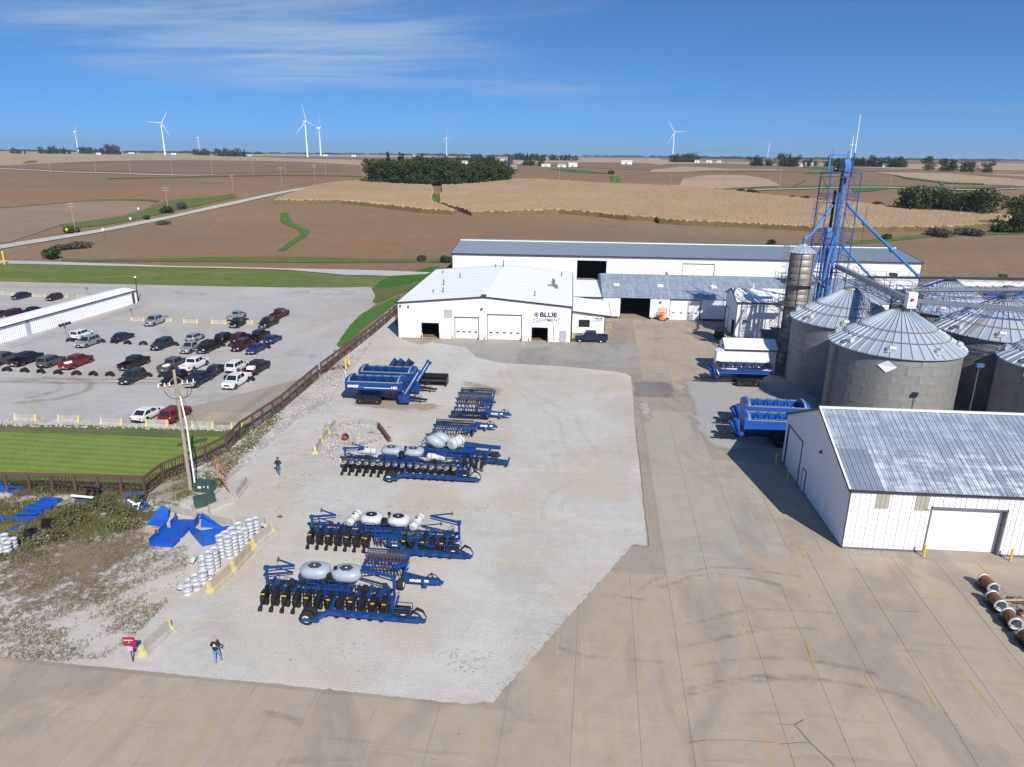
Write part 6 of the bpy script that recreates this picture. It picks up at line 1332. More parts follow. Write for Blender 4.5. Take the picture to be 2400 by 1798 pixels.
 for yy in (y-.2,y+.5): cg.tube((x1-1.8,yy,1.4),(x1-.65,yy,1.4),.03,n=6); cg.tube((x1-1.8,yy,1.0),(x1-.65,yy,1.0),.03,n=6)
 cg.obj('pack_cage', BLUE, t)
 MB().box(x1-1.3,x1-1.0,y-.19,y-.16,.9,1.0).obj('small_decal', WHTTXT, t)
 hr = MB()
 for kk in range(4):
  hr.path([(x1-.7,y+.1*kk-.1,.8),(x1-.3,y+.1*kk,1.25),(x1+.15,y+.05*kk,1.15),(x1+.4,y,.75),(x1+.2,y-.05,.35)], .035, 5)
 hr.obj('hose_bundle', BLACK, t)
 ar = MB(); ar.bar((x0,y,.55),(wheel_x+.5,-2.75,.5),.22,.26); ar.bar((wheel_x+.9,-2.75,.5),(wheel_x-.35,-2.75,.42),.16,.2); ar.bar((wheel_x+.9,-2.0,.5),(wheel_x-.3,-2.0,.42),.16,.2); ar.obj('wheel_arm', BLUE, t)
 add_wheel(t,(wheel_x,-2.62,.5),.5,.32,TANK); add_wheel(t,(wheel_x+.05,-2.1,.5),.5,.32,TANK)
 return t
planter('front blue planter with twelve black row units and two grey hooded seed tanks', (-15.95, 41.6, .05), radians(-2.6), 12, .78, False, [(-1.3,1.0,1.8,1.08,.8,.86),(1.02,1.0,1.8,1.08,.8,.86)], 'hex', TANKG, masts=(2.1,2.45))
planter('back blue planter with sixteen grey lidded hoppers and tanks beside the barrier', (-15.9, 63.35, .05), radians(-2.2), 16, .73, True, [(-1.3,1.3,1.65,1.05,.78,.74),(.95,1.3,1.65,1.05,.78,.74)], 'hex', TANKG, small=[((-4.6,1.2,1.45),(-3.0,1.2,1.45)),((2.6,.7,1.45),(4.2,.7,1.45))], masts=(1.95,2.0), tongue=(.7,7.9,-1.85), wheel_x=-.45)
planter('middle blue planter with white round tanks and tall white cylinder tanks', (-14.15, 49.75, .05), radians(-1.8), 16, .765, False, [(-1.25,1.0,1.65,.92,.8,.74),(1.0,1.0,1.65,.92,.8,.74)], 'round', TANK, small=[((-2.9,.2,1.5),(-2.55,1.5,1.75)),((2.35,.2,1.5),(2.7,1.5,1.75))], masts=(1.75,2.35), tongue=(2.0,7.2,-1.85), wheel_x=1.4, skip=(7,8,9), dual=False)
p2 = thing('planter', 'blue planter half hidden, with three big upright white tanks and upright units at right', 'planter', (-10.5, 66.3, .05), radians(-2), 'blue row crop planters')
b = MB(); b.bar((-3.5,.2,.8),(4.2,.2,.8),.22,.25); b.box(-3.6,1.5,-.2,1.2,1.0,1.1); b.bar((.2,1.2,1.35),(4.0,1.4,1.15),.3,.35); b.bar((.2,1.9,1.25),(4.0,1.5,1.1),.22,.28); b.bar((3.0,1.0,1.1),(2.9,-.9,1.0),.18,.22); b.bar((2.9,-.7,.2),(2.9,-.7,1.3),.18); b.bar((2.9,-.7,.7),(5.0,-.8,.6),.3,.3); b.bar((5.0,-1.2,.3),(5.15,-.4,.9),.16,.16); b.bar((-4,-1.0,1.6),(1.4,-1.4,1.7),.14,.16); b.bar((1.4,-1.4,.4),(1.4,-1.4,1.7),.14); b.obj('toolbar', BLUE, p2)
secs = lambda cx_, cy2, k: [[(cx_+dx*k+ .55*r*cos(a)*k, cy2+dy*k+.75*r*sin(a)*k, z) for a in [2*pi*i/18 for i in range(18)]] for dx, dy, z, r in ((-.5,.3,1.15,.8),(-.45,.3,1.5,1.15),(-.25,.1,1.9,1.25),(.2,-.1,2.05,1.0),(.55,-.3,1.75,.4))]
for cx_, cy2 in ((-2.6,.45),(-2.1,1.35)):
 o = MB().ell((0,0,0),(1.05,.62,.62),18,10,0,Matrix.Translation((cx_,cy2,1.85)) @ Matrix.Rotation(radians(24),4,'Y')).obj('seed_tank', TANKG, p2); MB().prism([(cx_-.75+.3*cos(a), cy2-.05+.2*sin(a)) for a in [2*pi*i/6 for i in range(6)]], 'z', 2.58, 2.66).obj('tank_lid', paint('dark_grey_lid', (.05,.055,.065)), o)
lettering('KINZE', .26, NAVYTXT, p2, (-3.0,-.12,1.62), (pi/2,0,-.0), shear=.2)
cyl_tank(p2, (-.9,.1,1.75), (-.2,1.3,1.85), .62, TANK);
r_ = MB()
for z in (1.5,1.9,2.3): r_.tube((-4.1,-.2,z-.4),(-3.5,.4,z),.03,n=6)
r_.tube((-4.3,-.4,.9),(-3.6,.3,2.4),.03,n=6); r_.tube((-3.6,.3,1.0),(-3.6,.3,2.4),.03,n=6); r_.tube((-3.4,1.1,1.0),(-3.4,1.1,2.4),.03,n=6); r_.tube((-3.6,.3,2.4),(-3.4,1.1,2.4),.03,n=6); r_.obj('guard_rail', BLUE, p2)
for i in range(4):
 o = link('row_unit', RUB[0], p2, (.8+i*.62, -.9, .15)); link('closing_wheel', CLOSE, o, (.05,-1.5,.17)); link('gauge_wheel', GAUGE, o, (-.12,-.82,.22))
for x in (1.3,2.25): link('rubber_wheel', disc_mesh(.42,.2,paint('dusty_rubber',(.25,.245,.24),.9)), p2, (x,-1.75,.45))
hoses(p2, ((.2,3.0),(-1.3,-.2),(.6,1.4)), 40, 5); MB().box(3.3,4.1,-.9,-.3,1.0,1.45).obj('hydraulic_pack', BLACK, p2); hoses(p2, ((3.3,4.8),(-1.2,-.6),(.3,1.1)), 14, 6)
# ---- tillage tools (compact disc harrows)
COIL = paint('worn_coil_steel', (.15,.14,.125), .6, .3, .5, 4); RDISC = paint('rust_red_disc', (.20,.062,.03), .7, .2, .4, 4)
DISCS = {}
def tiller(label, loc, rz, w, rows, tongue, lettered=True, wheel=True):
 t = thing('disc_harrow', label, 'disc harrow', loc, rz, 'blue disc harrows'); b = MB(); h = w/2
 ys = [r[1] for r in rows]
 for y in (max(ys)-.15, (max(ys)+min(ys))/2, min(ys)+.1): b.bar((-h,y,.8),(h,y,.8),.09,.12)
 for x in (-h*.9,-h*.35,h*.35,h*.9): b.bar((x,min(ys),.75),(x,max(ys),.8),.08,.12)
 b.bar((h*.6,min(ys),1.0),(h+.35,min(ys)+.5,1.0),.25,.22); b.bar((h+.25,min(ys)-.1,.4),(h+.25,max(ys)*.8,1.0),.16,.2); b.obj('frame', BLUE, t)
 for kind, y, r, n, z in rows:
  if kind == 'coil':
   c = MB(); nn = n
   for i in range(nn):
    x = -h+.05+(w-.1)*i/(nn-1); pts = [(x+.05*math.sin(a), y+r*cos(a), z+r*sin(a)) for a in [2*pi*k/10 for k in range(11)]]
    for p, q in zip(pts[:-1], pts[1:]): c.bar(p, q, .045)
   c.tube((-h,y,z),(h,y,z),r*.45,n=8); o = c.obj('roller', COIL, t); f = MB(); f.bar((-h-.05,y+.1,z+r+.1),(h+.05,y+.1,z+r+.1),.08,.1); f.bar((-h-.05,y,z),(-h-.05,y+.1,z+r+.1),.06); f.bar((h+.05,y,z),(h+.05,y+.1,z+r+.1),.06); f.obj('roller_frame', BLUE, o)
  elif kind == 'bar':
   c = MB()
   for k in range(8):
    a = 2*pi*k/8; c.bar((-h,y+r*cos(a),z+r*sin(a)),(h,y+r*cos(a+.5),z+r*sin(a+.5)),.03,.05)
   for i in range(n): x = -h+w*i/(n-1); c.tube((x-.01,y,z),(x+.01,y,z),r,n=12)
   o = c.obj('roller', BLACK, t); f = MB(); f.bar((-h-.06,y-.2,z+r*.2),(h+.06,y-.2,z+r*.2),.1,.14); f.obj('roller_frame', BLUE, o)
   tb = MB();
   for i in range(int(n*1.2)): x = -h+w*i/(n*1.2-1); tb.box(x-.02,x+.02,y-.05,y+.05,z+r+.02,z+r+.06)
   tb.obj('roller_studs', STEEL, o)
  else:
   m = RDISC if kind == 'rust' else (STEEL if kind == 'steel' else DKSTEEL)
   k_ = (r, m.name)
   if k_ not in DISCS: DISCS[k_] = disc_mesh(r, .025, m, .07)
   for i in range(n): link('disc', DISCS[k_], t, (-h+.08+(w-.16)*i/(n-1), y, z), (0, 0, radians(18)))
   a = MB()
   for i in range(n): x = -h+.08+(w-.16)*i/(n-1); a.bar((x,y,z),(x-.05,y+.25,.9),.05,.07)
   a.obj('disc_arms', BLACK, t)
 x0, y, x1 = tongue
 g = MB(); g.bar((x0,y,.75),(x1-.3,y,.72),.34,.36); g.bar((x0,y+.5,.85),(x0+1.6,y+.1,.8),.2,.2); g.bar((x1-.4,y,.7),(x1,y,.6),.2,.2); g.bar((x1-.7,y+.05,.8),(x1-.9,y+.1,1.2),.08); g.bar((x1-1.3,y-.3,.3),(x1-1.3,y-.05,.7),.3,.1); o = g.obj('tongue', BLUE, t)
 if lettered: lettering('KINZE', .26, WHTTXT, o, (x0+.55,y-.18,.66), (pi/2,0,0), font_weight=.012, shear=.2, sx=1.1); MB().box(x0+1.65,x0+1.95,y-.185,y-.175,.68,.86).obj('small_decal', WHTTXT, o)
 hs_ = MB()
 for k in range(3): hs_.path([(x1-1.3,y+.05*k,.9),(x1-.9,y+.06*k,1.3),(x1-.5,y,1.15),(x1-.2,y,.8)],.03,5)
 hs_.obj('hose_bundle', BLACK, t)
 if wheel: add_wheel(t,(x0-.05,y-.25,.45),.45,.4,TANK,0,pi/2); add_wheel(t,(h+.1,max(ys)*.4,.45),.42,.3,TANK,0,pi/2)
 return t
tiller('small blue disc harrow with rusty discs next to the front planter', (-13.1, 45.6, .05), radians(-1.5), 3.0, [('coil',1.15,.36,22,.72),('rust',.4,.33,12,.62),('dark',-.75,.26,12,.55)], (1.9,-1.75,4.9))
t5 = tiller('blue folded disc frame in front of the middle planter tanks', (-12.85, 48.6, .05), radians(-1), 3.2, [('coil',1.2,.3,26,.85),('rust',.2,.3,11,.6)], (1.5,-.4,1.9), False, False)
b = MB(); b.bar((-1.5,.85,.9),(1.5,.85,.9),.16,.2); b.bar((-.55,.8,.9),(-.6,-.2,.7),.18,.2); b.bar((.45,.8,.9),(.5,-.2,.7),.18,.2); b.bar((-.6,-.2,.7),(.5,-.2,.7),.18,.25); b.obj('hitch_frame', BLUE, t5); MB().box(-.25,.15,-.36,-.33,.66,.76).obj('small_decal', WHTTXT, t5)
tiller('dark disc harrow with white lettered tongue behind the three tank planter', (-12.4, 74.0, .05), radians(-.5), 4.3, [('bar',1.2,.38,22,.72),('steel',.1,.32,16,.6),('dark',-1.3,.27,14,.5)], (2.4,.8,4.9))
tiller('blue disc harrow with long black bar roller and big tongue wheel', (-11.2, 79.8, .05), radians(-1.2), 4.2, [('bar',-1.5,.36,18,.7),('dark',.2,.26,14,.55),('dark',2.0,.26,10,.5)], (2.0,-.9,5.0))
tiller('farthest blue disc harrow with bar roller, coils and rust red discs', (-11.35, 84.6, .05), radians(1), 4.2, [('bar',2.6,.36,18,.7),('coil',.2,.38,24,.72),('rust',-1.4,.34,18,.62)], (1.2,-2.2,2.0), False, False)
# ================================================================== vehicles
def car_paint(name, col, rough=.28):
 return paint('car_paint_'+name, col, rough, .15, .10, 1.2, .6)
CP = dict(black=car_paint('black', (.010,.010,.012)), dkgrey=car_paint('dark_grey', (.035,.037,.042)), grey=car_paint('grey', (.085,.088,.095)), silver=metal_mat('car_paint_silver', (.42,.44,.47), (.36,.38,.41), .3, .5, 1., .1, varied=.05), white=car_paint('white', (.72,.72,.71)), red=car_paint('red', (.20,.012,.018)), maroon=car_paint('maroon', (.06,.010,.014)), navy=car_paint('navy', (.012,.018,.055)), blue=car_paint('blue', (.02,.04,.14)))
HEADL = glass_mat('headlight_lens', (.55,.57,.6), .1); TAILL = paint('tail_lens', (.35,.01,.012), .25, 0, .1); PLATE = paint('licence_plate', (.7,.7,.72), .5, 0, .1)
CARGLASS = glass_mat('tinted_glass', (.014,.016,.02), .05)
def car_proto(kind):
 """x forward; returns a root with parts, body panels on slot 0"""
 spec = dict(sedan=dict(L=4.75, W=1.80, H=1.45, belt=.92, hood=.86, trunk=.98, gx=(-1.95,-1.15,.25,1.05), r=.33),
    hatch=dict(L=4.1, W=1.75, H=1.48, belt=.93, hood=.88, trunk=.95, gx=(-1.95,-1.6,.2,1.0), r=.32),
    suv=dict(L=4.75, W=1.90, H=1.74, belt=1.06, hood=1.02, trunk=1.06, gx=(-2.3,-2.0,.3,1.05), r=.36),
    boxsuv=dict(L=4.4, W=1.85, H=1.75, belt=1.10, hood=1.08, trunk=1.10, gx=(-2.15,-2.08,.45,.95), r=.37),
    pickup=dict(L=5.8, W=1.98, H=1.88, belt=1.20, hood=1.16, trunk=1.20, gx=(-.95,-.8,1.0,1.65), r=.41),
    shorttruck=dict(L=5.2, W=1.85, H=1.75, belt=1.10, hood=1.05, trunk=1.10, gx=(-.55,-.45,.75,1.3), r=.38))[kind]
 L, W, Hh, belt, hood, trunk, gx, r = [spec[k] for k in ('L','W','H','belt','hood','trunk','gx','r')]
 l, w = L/2, W/2; t = thing('parked_car', 'x', 'car'); truck = kind in ('pickup','shorttruck')
 secs = []
 st = [(-l,.80,.42,trunk-.12),(-l+.12,.95,.32,trunk-.02),(-l+.6,1.,.28,trunk),(gx[0],1.,.26,belt),(gx[3],1.,.26,belt),(l-.55,.98,.28,hood),(l-.12,.88,.30,hood-.10),(l,.74,.40,hood-.28)]
 if truck: st = [(gx[0]-.02,1.,.30,belt),(gx[0]+.3,1.,.28,belt),(gx[3],1.,.28,belt),(l-.5,.99,.30,hood),(l-.08,.94,.34,hood-.06),(l,.86,.42,hood-.20)]
 for x, k, z0, z1 in st:
  h = z1-z0; secs.append([(x,-w*k*.90,z0),(x,w*k*.90,z0),(x,w*k*.985,z0+h*.22),(x,w*k,z0+h*.55),(x,w*k*.965,z0+h*.88),(x,w*k*.86,z1),(x,-w*k*.86,z1),(x,-w*k*.965,z0+h*.88),(x,-w*k,z0+h*.55),(x,-w*k*.985,z0+h*.22)])
 b = MB(); b.loft(secs, 0, False)
 if truck:
  x0, x1 = -l, gx[0]-.03; k = .07
  for s in (-1,1): b.box(x0+.05,x1,s*w-(0 if s<0 else k+.03),s*w+(k+.03 if s<0 else 0),.5,belt-.02)
  b.box(x0,x0+.08,-w+.02,w-.02,.5,belt-.04); b.box(x1-.06,x1,-w+.02,w-.02,.5,belt+.0)
 body = b.obj('body', CP['black'], t)
 if truck: MB().box(-l+.09,gx[0]-.1,-w+.1,w-.1,.52,.62).obj('cargo_bed', BLACK, t)
 k0, k1 = .93, .76; c = MB(); z0, z1 = belt-.03, Hh
 B = [(gx[0],-w*k0,z0),(gx[3],-w*k0,z0),(gx[3],w*k0,z0),(gx[0],w*k0,z0)]; T = [(gx[1],-w*k1,z1-.04),(gx[2],-w*k1,z1-.04),(gx[2],w*k1,z1-.04),(gx[1],w*k1,z1-.04)]; R_ = [(gx[1]+.12,-w*k1*.88,z1),(gx[2]-.14,-w*k1*.88,z1),(gx[2]-.14,w*k1*.88,z1),(gx[1]+.12,w*k1*.88,z1)]
 c.add(B+T+R_, [(0,1,5,4),(1,2,6,5),(2,3,7,6),(3,0,4,7),(4,5,9,8),(5,6,10,9),(6,7,11,10),(7,4,8,11),(8,9,10,11)])
 c.obj('cabin', CP['black'], t)
 def pane(name, q, f0, f1, g0, g1):
  P = [Vector(p) for p in q]
  def at(u, v): return P[0].lerp(P[1], u).lerp(P[3].lerp(P[2], u), v)
  n = (P[1]-P[0]).cross(P[3]-P[0]).normalized(); ctr = sum(P, Vector())/4
  if n.dot(ctr-Vector(((gx[0]+gx[3])/2,0,(z0+z1)/2))) < 0: n = -n
  v = [at(f0,g0)+n*.012, at(f1,g0)+n*.012, at(f1,g1)+n*.012, at(f0,g1)+n*.012]; v2 = [p-n*.03 for p in v]
  return MB().add(v+v2, [(0,1,2,3),(0,1,5,4),(1,2,6,5),(2,3,7,6),(3,0,4,7)]).obj(name, CARGLASS, t)
 pane('windshield', [B[1],B[2],T[2],T[1]], .06,.94,.08,.95); pane('rear_window', [B[0],B[3],T[3],T[0]], .09,.91,.12,.92)
 cuts = [(.03,.32),(.36,.64),(.67,.93)] if kind in ('suv','boxsuv') else ([(.05,.47),(.52,.9)])
 for f0, f1 in cuts:
  pane('side_window', [B[0],B[1],T[1],T[0]], f0,f1,.12,.9); pane('side_window', [B[3],B[2],T[2],T[3]], f0,f1,.12,.9)
 tyre, rim = wheel_mesh(r, .24, .62), rim_mesh(r*.66, .22, CHROME)
 wx = (-l+(.95 if not truck else 1.15), l-.9)
 ar = MB()
 for x in wx:
  for s in (-1,1):
   o = link('wheel', tyre, t, (x, s*(w-.11), r)); link('rim', rim, o)
   q = [(x+(r+.07)*cos(a), r+(r+.07)*sin(a)) for a in [pi*i/10 for i in range(11)]]
   ar.add([(p[0], s*(w+.004), max(p[1], .3)) for p in q], [tuple(range(11))])
 ar.obj('wheel_arch', BLACK, t); body_l = l
 for s in (-1,1):
  MB().box(l-.14,l+.012,s*w*.66-.17,s*w*.66+.17,hood-.40,hood-.24).obj('headlight', HEADL, t)
  MB().box(-l-.012,-l+.1,s*w*(.72 if not truck else .9)-.12,s*w*(.72 if not truck else .9)+.10,belt-.42 if truck else trunk-.36,belt-.12 if truck else trunk-.16).obj('taillight', TAILL, t)
  MB().box(gx[3]-.25,gx[3]-.12,s*(w+.04)-.1,s*(w+.04)+.1,belt-.02,belt+.14).obj('mirror', BLACK, t)
 MB().box(l-.05,l+.015,-w*.42,w*.42,hood-.48,hood-.26).obj('grille', BLACK, t); MB().box(l-.1,l+.03,-w*.8,w*.8,.36,.50).obj('front_bumper', CHROME if truck else BLACK, t); MB().box(-l-.03,-l+.1,-w*.8,w*.8,.36,.52).obj('rear_bumper', CHROME if truck else BLACK, t)
 MB().box(l+.03,l+.04,-.16,.16,.42,.54).obj('licence_plate', PLATE, t); MB().box(-l-.04,-l-.03,-.16,.16,.56,.68).obj('licence_plate', PLATE, t)
 return t
CARP = {k: car_proto(k) for k in ('sedan','hatch','suv','boxsuv','pickup','shorttruck')}
used_p = set()
def dup_car(kind, loc, rz, col, label, s):
 p = CARP[kind];
 o = dup(p, loc, rz, label, 'vehicles parked in the yard and lot', s)
 for c in o.children:
  if c.name.split('.')[0] in ('body', 'cabin'):
   c.material_slots[0].link = 'OBJECT'; c.material_slots[0].material = CP[col]
 if kind in ('pickup', 'shorttruck'): o.name = 'parked_pickup'; o['category'] = 'pickup truck'
 elif kind in ('suv', 'boxsuv'): o.name = 'parked_suv'; o['category'] = 'suv'
 return o
S_ = .90; LT = radians(86.5); TW, AW = LT+pi, LT
def car(kind, p, face, col, label, s=S_, da=0.):
 return dup_car(kind, (p[0], p[1], .075 if p[0] > -30 else .01), (TW if face == 'T' else AW)+radians(da), col, label, s)
car('sedan', (-116.1,140.6), 'T', 'navy', 'dark sedan alone beside the leftmost far barrier beyond the low building')
car('hatch', (-108.24,140.01), 'T', 'maroon', 'dark red small hatchback facing the camera beyond the low building')
car('sedan', (-103.09,126.64), 'T', 'black', 'black sedan partly hidden behind the low building roof')
car('suv', (-104.37,123.04), 'T', 'maroon', 'maroon car mostly hidden behind the low building')
car('sedan', (-106.82,122.74), 'T', 'dkgrey', 'dark car cut by the left frame edge behind the low building')
p1 = car('pickup', (-74.99,121.38), 'T', 'silver', 'silver crew cab pickup alone beside white barriers')
car('boxsuv', (-81.33,110.10), 'A', 'white', 'white boxy suv seen from behind next to the silver suv')
car('suv', (-77.23,105.46), 'T', 'silver', 'silver suv facing the camera next to the white boxy suv')
car('sedan', (-73.98,109.78), 'A', 'navy', 'dark sedan seen from behind between half buried tyres')
car('suv', (-64.74,105.39), 'T', 'dkgrey', 'dark grey crossover facing the camera, alone in its row')
car('hatch', (-61.92,110.75), 'A', 'silver', 'silver hatchback seen from behind above the small silver pickup')
car('shorttruck', (-59.15,104.26), 'T', 'silver', 'small silver pickup facing the camera beside a black pickup')
car('pickup', (-56.63,104.97), 'T', 'black', 'black pickup facing the camera beside the small silver pickup')
car('pickup', (-82.95,94.39), 'A', 'grey', 'grey pickup at the left frame edge, rear toward the camera')
car('pickup', (-79.67,95.02), 'A', 'black', 'black pickup second from the left in the long tyre row')
car('suv', (-75.28,94.49), 'A', 'grey', 'grey suv between a black and a red pickup')
rp = car('pickup', (-71.43,94.42), 'A', 'red', 'bright red pickup with a white roll in its bed')
car('pickup', (-62.85,94.90), 'A', 'black', 'black pickup with covered bed standing alone in the tyre row')
car('suv', (-59.15,88.28), 'T', 'dkgrey', 'dark grey suv facing the camera in front of the tyre row')
gp_ = car('pickup', (-56.80,94.59), 'A', 'grey', 'grey pickup with something white in its bed next to a white pickup')
car('pickup', (-53.90,95.16), 'A', 'white', 'white pickup seen from behind near the utility pole top')
car('suv', (-53.05,88.09), 'T', 'black', 'dark suv behind the utility pole top, facing the camera')
car('pickup', (-49.70,88.46), 'T', 'navy', 'dark blue pickup facing the camera right of the utility pole')
car('sedan', (-49.59,93.37), 'A', 'dkgrey', 'dark grey sedan between the dark blue pickup and the white suv')
car('suv', (-47.41,95.06), 'A', 'white', 'white suv seen from behind above the white pickup')
bp = car('pickup', (-44.22,94.55), 'A', 'black', 'black pickup at the right end of the row with white cargo')
car('pickup', (-44.32,88.28), 'T', 'white', 'white crew cab pickup facing the camera at the row end near the fence')
car('suv', (-56.81,110.90), 'A', 'black', 'black suv seen from behind left of a maroon one')
car('suv', (-54.25,111.20), 'A', 'maroon', 'maroon suv seen from behind in the upper tyre row')
car('pickup', (-51.63,112.30), 'A', 'black', 'black pickup between a maroon suv and a blue sedan')
car('sedan', (-48.72,111.08), 'A', 'blue', 'blue sedan seen from behind at the right row end')
car('suv', (-51.94,106.23), 'T', 'maroon', 'dark maroon suv facing the camera left of the blue sedan')
car('sedan', (-48.96,104.80), 'T', 'blue', 'blue sedan facing the camera at the lower right of its row')
car('shorttruck', (-62.31,127.08), 'A', 'silver', 'old silver and black pickup by the far white barriers')
car('shorttruck', (-59.47,121.64), 'T', 'black', 'black short pickup in front of the old silver pickup')
sp_ = car('pickup', (-54.11,122.29), 'T', 'black', 'black pickup with a silver bed in the far row')
car('pickup', (-54.95,129.51), 'A', 'maroon', 'dark maroon pickup at the far right corner of the lot')
car('sedan', (-49.03,75.12), 'A', 'white', 'white sedan beside the utility pole', .95, -2)
car('suv', (-45.70,75.19), 'A', 'red', 'dark red suv directly behind the utility pole', .93)
bw_ = car('pickup', (4.15,117.7), 'T', 'navy', 'dark blue crew cab pickup parked before the small office', .95); bw_.rotation_euler[2] = radians(179);
for p in CARP.values():
 for c in list(p.children):
  for d in list(c.children): bpy.data.objects.remove(d)
  bpy.data.objects.remove(c)
 bpy.data.objects.remove(p)
for o, nm, lb in ((rp, 'cargo_roll', 'white roll lying in the bed of the red pickup'), (gp_, 'cargo_roll', 'white bundle lying in the bed of the grey pickup'), (bp, 'cargo_box', 'white cargo lying in the bed of the black row end pickup')):
 q = Matrix.Rotation(o.rotation_euler[2], 3, 'Z') @ Vector((-1.5, .1, 0)); m = MB(); m.tube((-.3,-.4,.0),(.3,.4,.05),.22,n=10) if nm == 'cargo_roll' else m.box(-.5,.5,-.4,.4,-.1,.35)
 c = m.obj(nm, WHTTXT, None, (o.location.x+q.x, o.location.y+q.y, .86)); tag(c, lb, 'cargo')
uv = thing('utility_vehicle', 'black open utility vehicle parked in the shade of the gabled shed', 'utility vehicle', (26.4, 122.6, .04), radians(-92)); b = MB(); b.box(-1.4,1.4,-.65,.65,.45,.75); b.box(.7,1.45,-.6,.6,.7,1.0); b.box(-1.4,-.5,-.65,.65,.75,1.05); b.obj('body', BLACK, uv); b = MB()
for x in (-.45,.65):
 for y in (-.6,.6): b.tube((x,y,.7),(x*.8,y*.92,1.85),.04,n=6)
b.obj('roll_cage', BLACK, uv); MB().box(-.5,.65,-.62,.62,1.85,1.92).obj('roof', BLACK, uv); MB().box(-.2,.3,-.5,.5,.75,1.15).obj('seat', DKSTEEL, uv)
for x in (-.95,.95):
 for y in (-.6,.6): add_wheel(uv, (x,y,.34), .34, .28, DKSTEEL)
ol = thing('scissor_lift', 'small orange scissor lift standing at the white barn wall', 'lift', (18.2, 135.6, .03)); MB().box(-.65,.65,-.4,.4,.18,.5).obj('base', ORANGE, ol)
b = MB(); [b.bar((-.5 if i % 2 else .5,-.3,.5+.22*i),(.5 if i % 2 else -.5,-.3,.72+.22*i),.07) for i in range(4)]; [b.bar((-.5 if i % 2 else .5,.3,.5+.22*i),(.5 if i % 2 else -.5,.3,.72+.22*i),.07) for i in range(4)]; b.obj('scissor_arms', ORANGE, ol); b = MB(); b.box(-.7,.7,-.42,.42,1.4,1.5)
for x in (-.68,.68):
 for y in (-.4,.4): b.bar((x,y,1.5),(x,y,2.55),.05)
for z in (1.75,2.0,2.25,2.55):
 for y in (-.4,.4): b.bar((-.68,y,z),(.68,y,z),.06)
b.obj('basket', ORANGE, ol)
for x in (-.45,.45):
 for y in (-.38,.38): add_wheel(ol, (x,y,.18), .18, .12, DKSTEEL)
# ================================================================== fences, barriers, poles, small things, people
FB = RUSTBROWN; FBD = paint('fence_iron', (.06,.035,.028), .8, .2, .4, 3)
def fence_run(label, pts, h, step, rail_w=.24, dense=True):
 root = thing('fence', label, 'fence', pts[0]); ox_, oy_ = pts[0]; posts = []
 for a, c in zip(pts[:-1], pts[1:]):
  n = max(1, int(round(math.dist(a, c)/step)))
  for i in range(n): posts.append((a[0]+(c[0]-a[0])*i/n-ox_, a[1]+(c[1]-a[1])*i/n-oy_))
 posts.append((pts[-1][0]-ox_, pts[-1][1]-oy_))
 pm = MB().box(-.09,.09,-.09,.09,0,h+.05).mesh('post', FB)
 for i, p in enumerate(posts): link('post', pm, root, (p[0], p[1], 0))
 for k, (p, q) in enumerate(zip(posts[:-1], posts[1:])):
  p, q = Vector((*p, 0)), Vector((*q, 0)); L = (q-p).length; d = (q-p)/L; uz = Vector((0,0,1))
  MB().bar(p+uz*(h-.02), q+uz*(h-.02), .12, rail_w).obj('top_rail', FB, root); MB().bar(p+uz*h*.56, q+uz*h*.56, .06, .09).bar(p+uz*.12, q+uz*.12, .06, .07).obj('rail', FBD, root)
  b = MB(); n = int(L/.22)
  for i in range(1, n): c = p+d*(L*i/n); b.bar(c+uz*h*.56, c+uz*(h-.1), .03)
  kk = int(L/.42)
  for j in range(2):
   for i in range(kk):
    c = p+d*(L*(i+.5+(.0 if j == 0 else .0))/kk)+uz*(h*(.2+.24*j)+.02); r = .19; pr = None
    for m in range(9):
     a = 2*pi*m/8; cc = c+d*(r*cos(a))+uz*(r*.9*sin(a))
     if pr is not None: b.bar(pr, cc, .035)
     pr = cc
  if k % 4 == 1:
   for i in range(6): c = p+d*(L*(i+.5)/6); b.bar(c+uz*.15, c+uz*(h-.1)+d*.12, .05)
  b.obj('panel_bars', FBD, root)
 return root
fence_run('dark brown iron fence along the near edge of the mown lawn, left run', [(-57.24,54.97), (-37.88,55.78)], 1.95, 2.2)
fence_run('long brown iron fence climbing from the lawn corner along the parking lot edge', [(-37.88,55.78), (-37.91,58.83), (-35.90,63.20), (-35.10,66.11), (-35.46,70.11), (-35.15,72.72), (-34.92,74.78), (-34.46,79.52), (-34.56,92.58)], 1.85, 2.4)
fence_run('brown iron fence beside the green bank, from the gap up past the workshop', [(-34.69,94.20), (-34.21,104.52), (-33.63,119.53), (-33.57,135.59), (-33.61,140.98), (-32.82,161.56)], 1.7, 2.6)
for i, (p, lb) in enumerate((((-31.72,96.25), 'yellow gate post nearer the camera at the fence gap'), ((-31.84,98.01), 'yellow gate post further back at the fence gap'))):
 o = thing('gate_post', lb, 'post', p, 0, 'yellow gate posts'); MB().tube((0,0,.0),(.02,0,1.9),.11,n=10).obj('pipe', YELLOW, o); MB().tube((0,0,0),(0,0,.35),.115,n=10).obj('pipe_base', RUST, o)
mp_ = thing('marker_stake', 'thin white marker stake at the back of the blue carts', 'stake', (-31.12,94.03)); MB().tube((0,0,0),(0,0,1.0),.05,n=6).obj('stake', WHTTXT, mp_)
gt_ = thing('field_gate', 'grey tube gate swung open behind the yellow gate posts', 'gate', (-34.99,95.01)); b = MB(); e = Vector((*(-32.33,97.36), 0))-Vector((*(-34.99,95.01), 0))
for z in (.2,.45,.7,.95,1.2): b.tube((0,0,z), e+Vector((0,0,z)), .03, n=5)
for f in (0,.25,.5,.75,1): b.tube(e*f+Vector((0,0,.2)), e*f+Vector((0,0,1.2)), .03, n=5)
b.obj('bars', FBD, gt_)
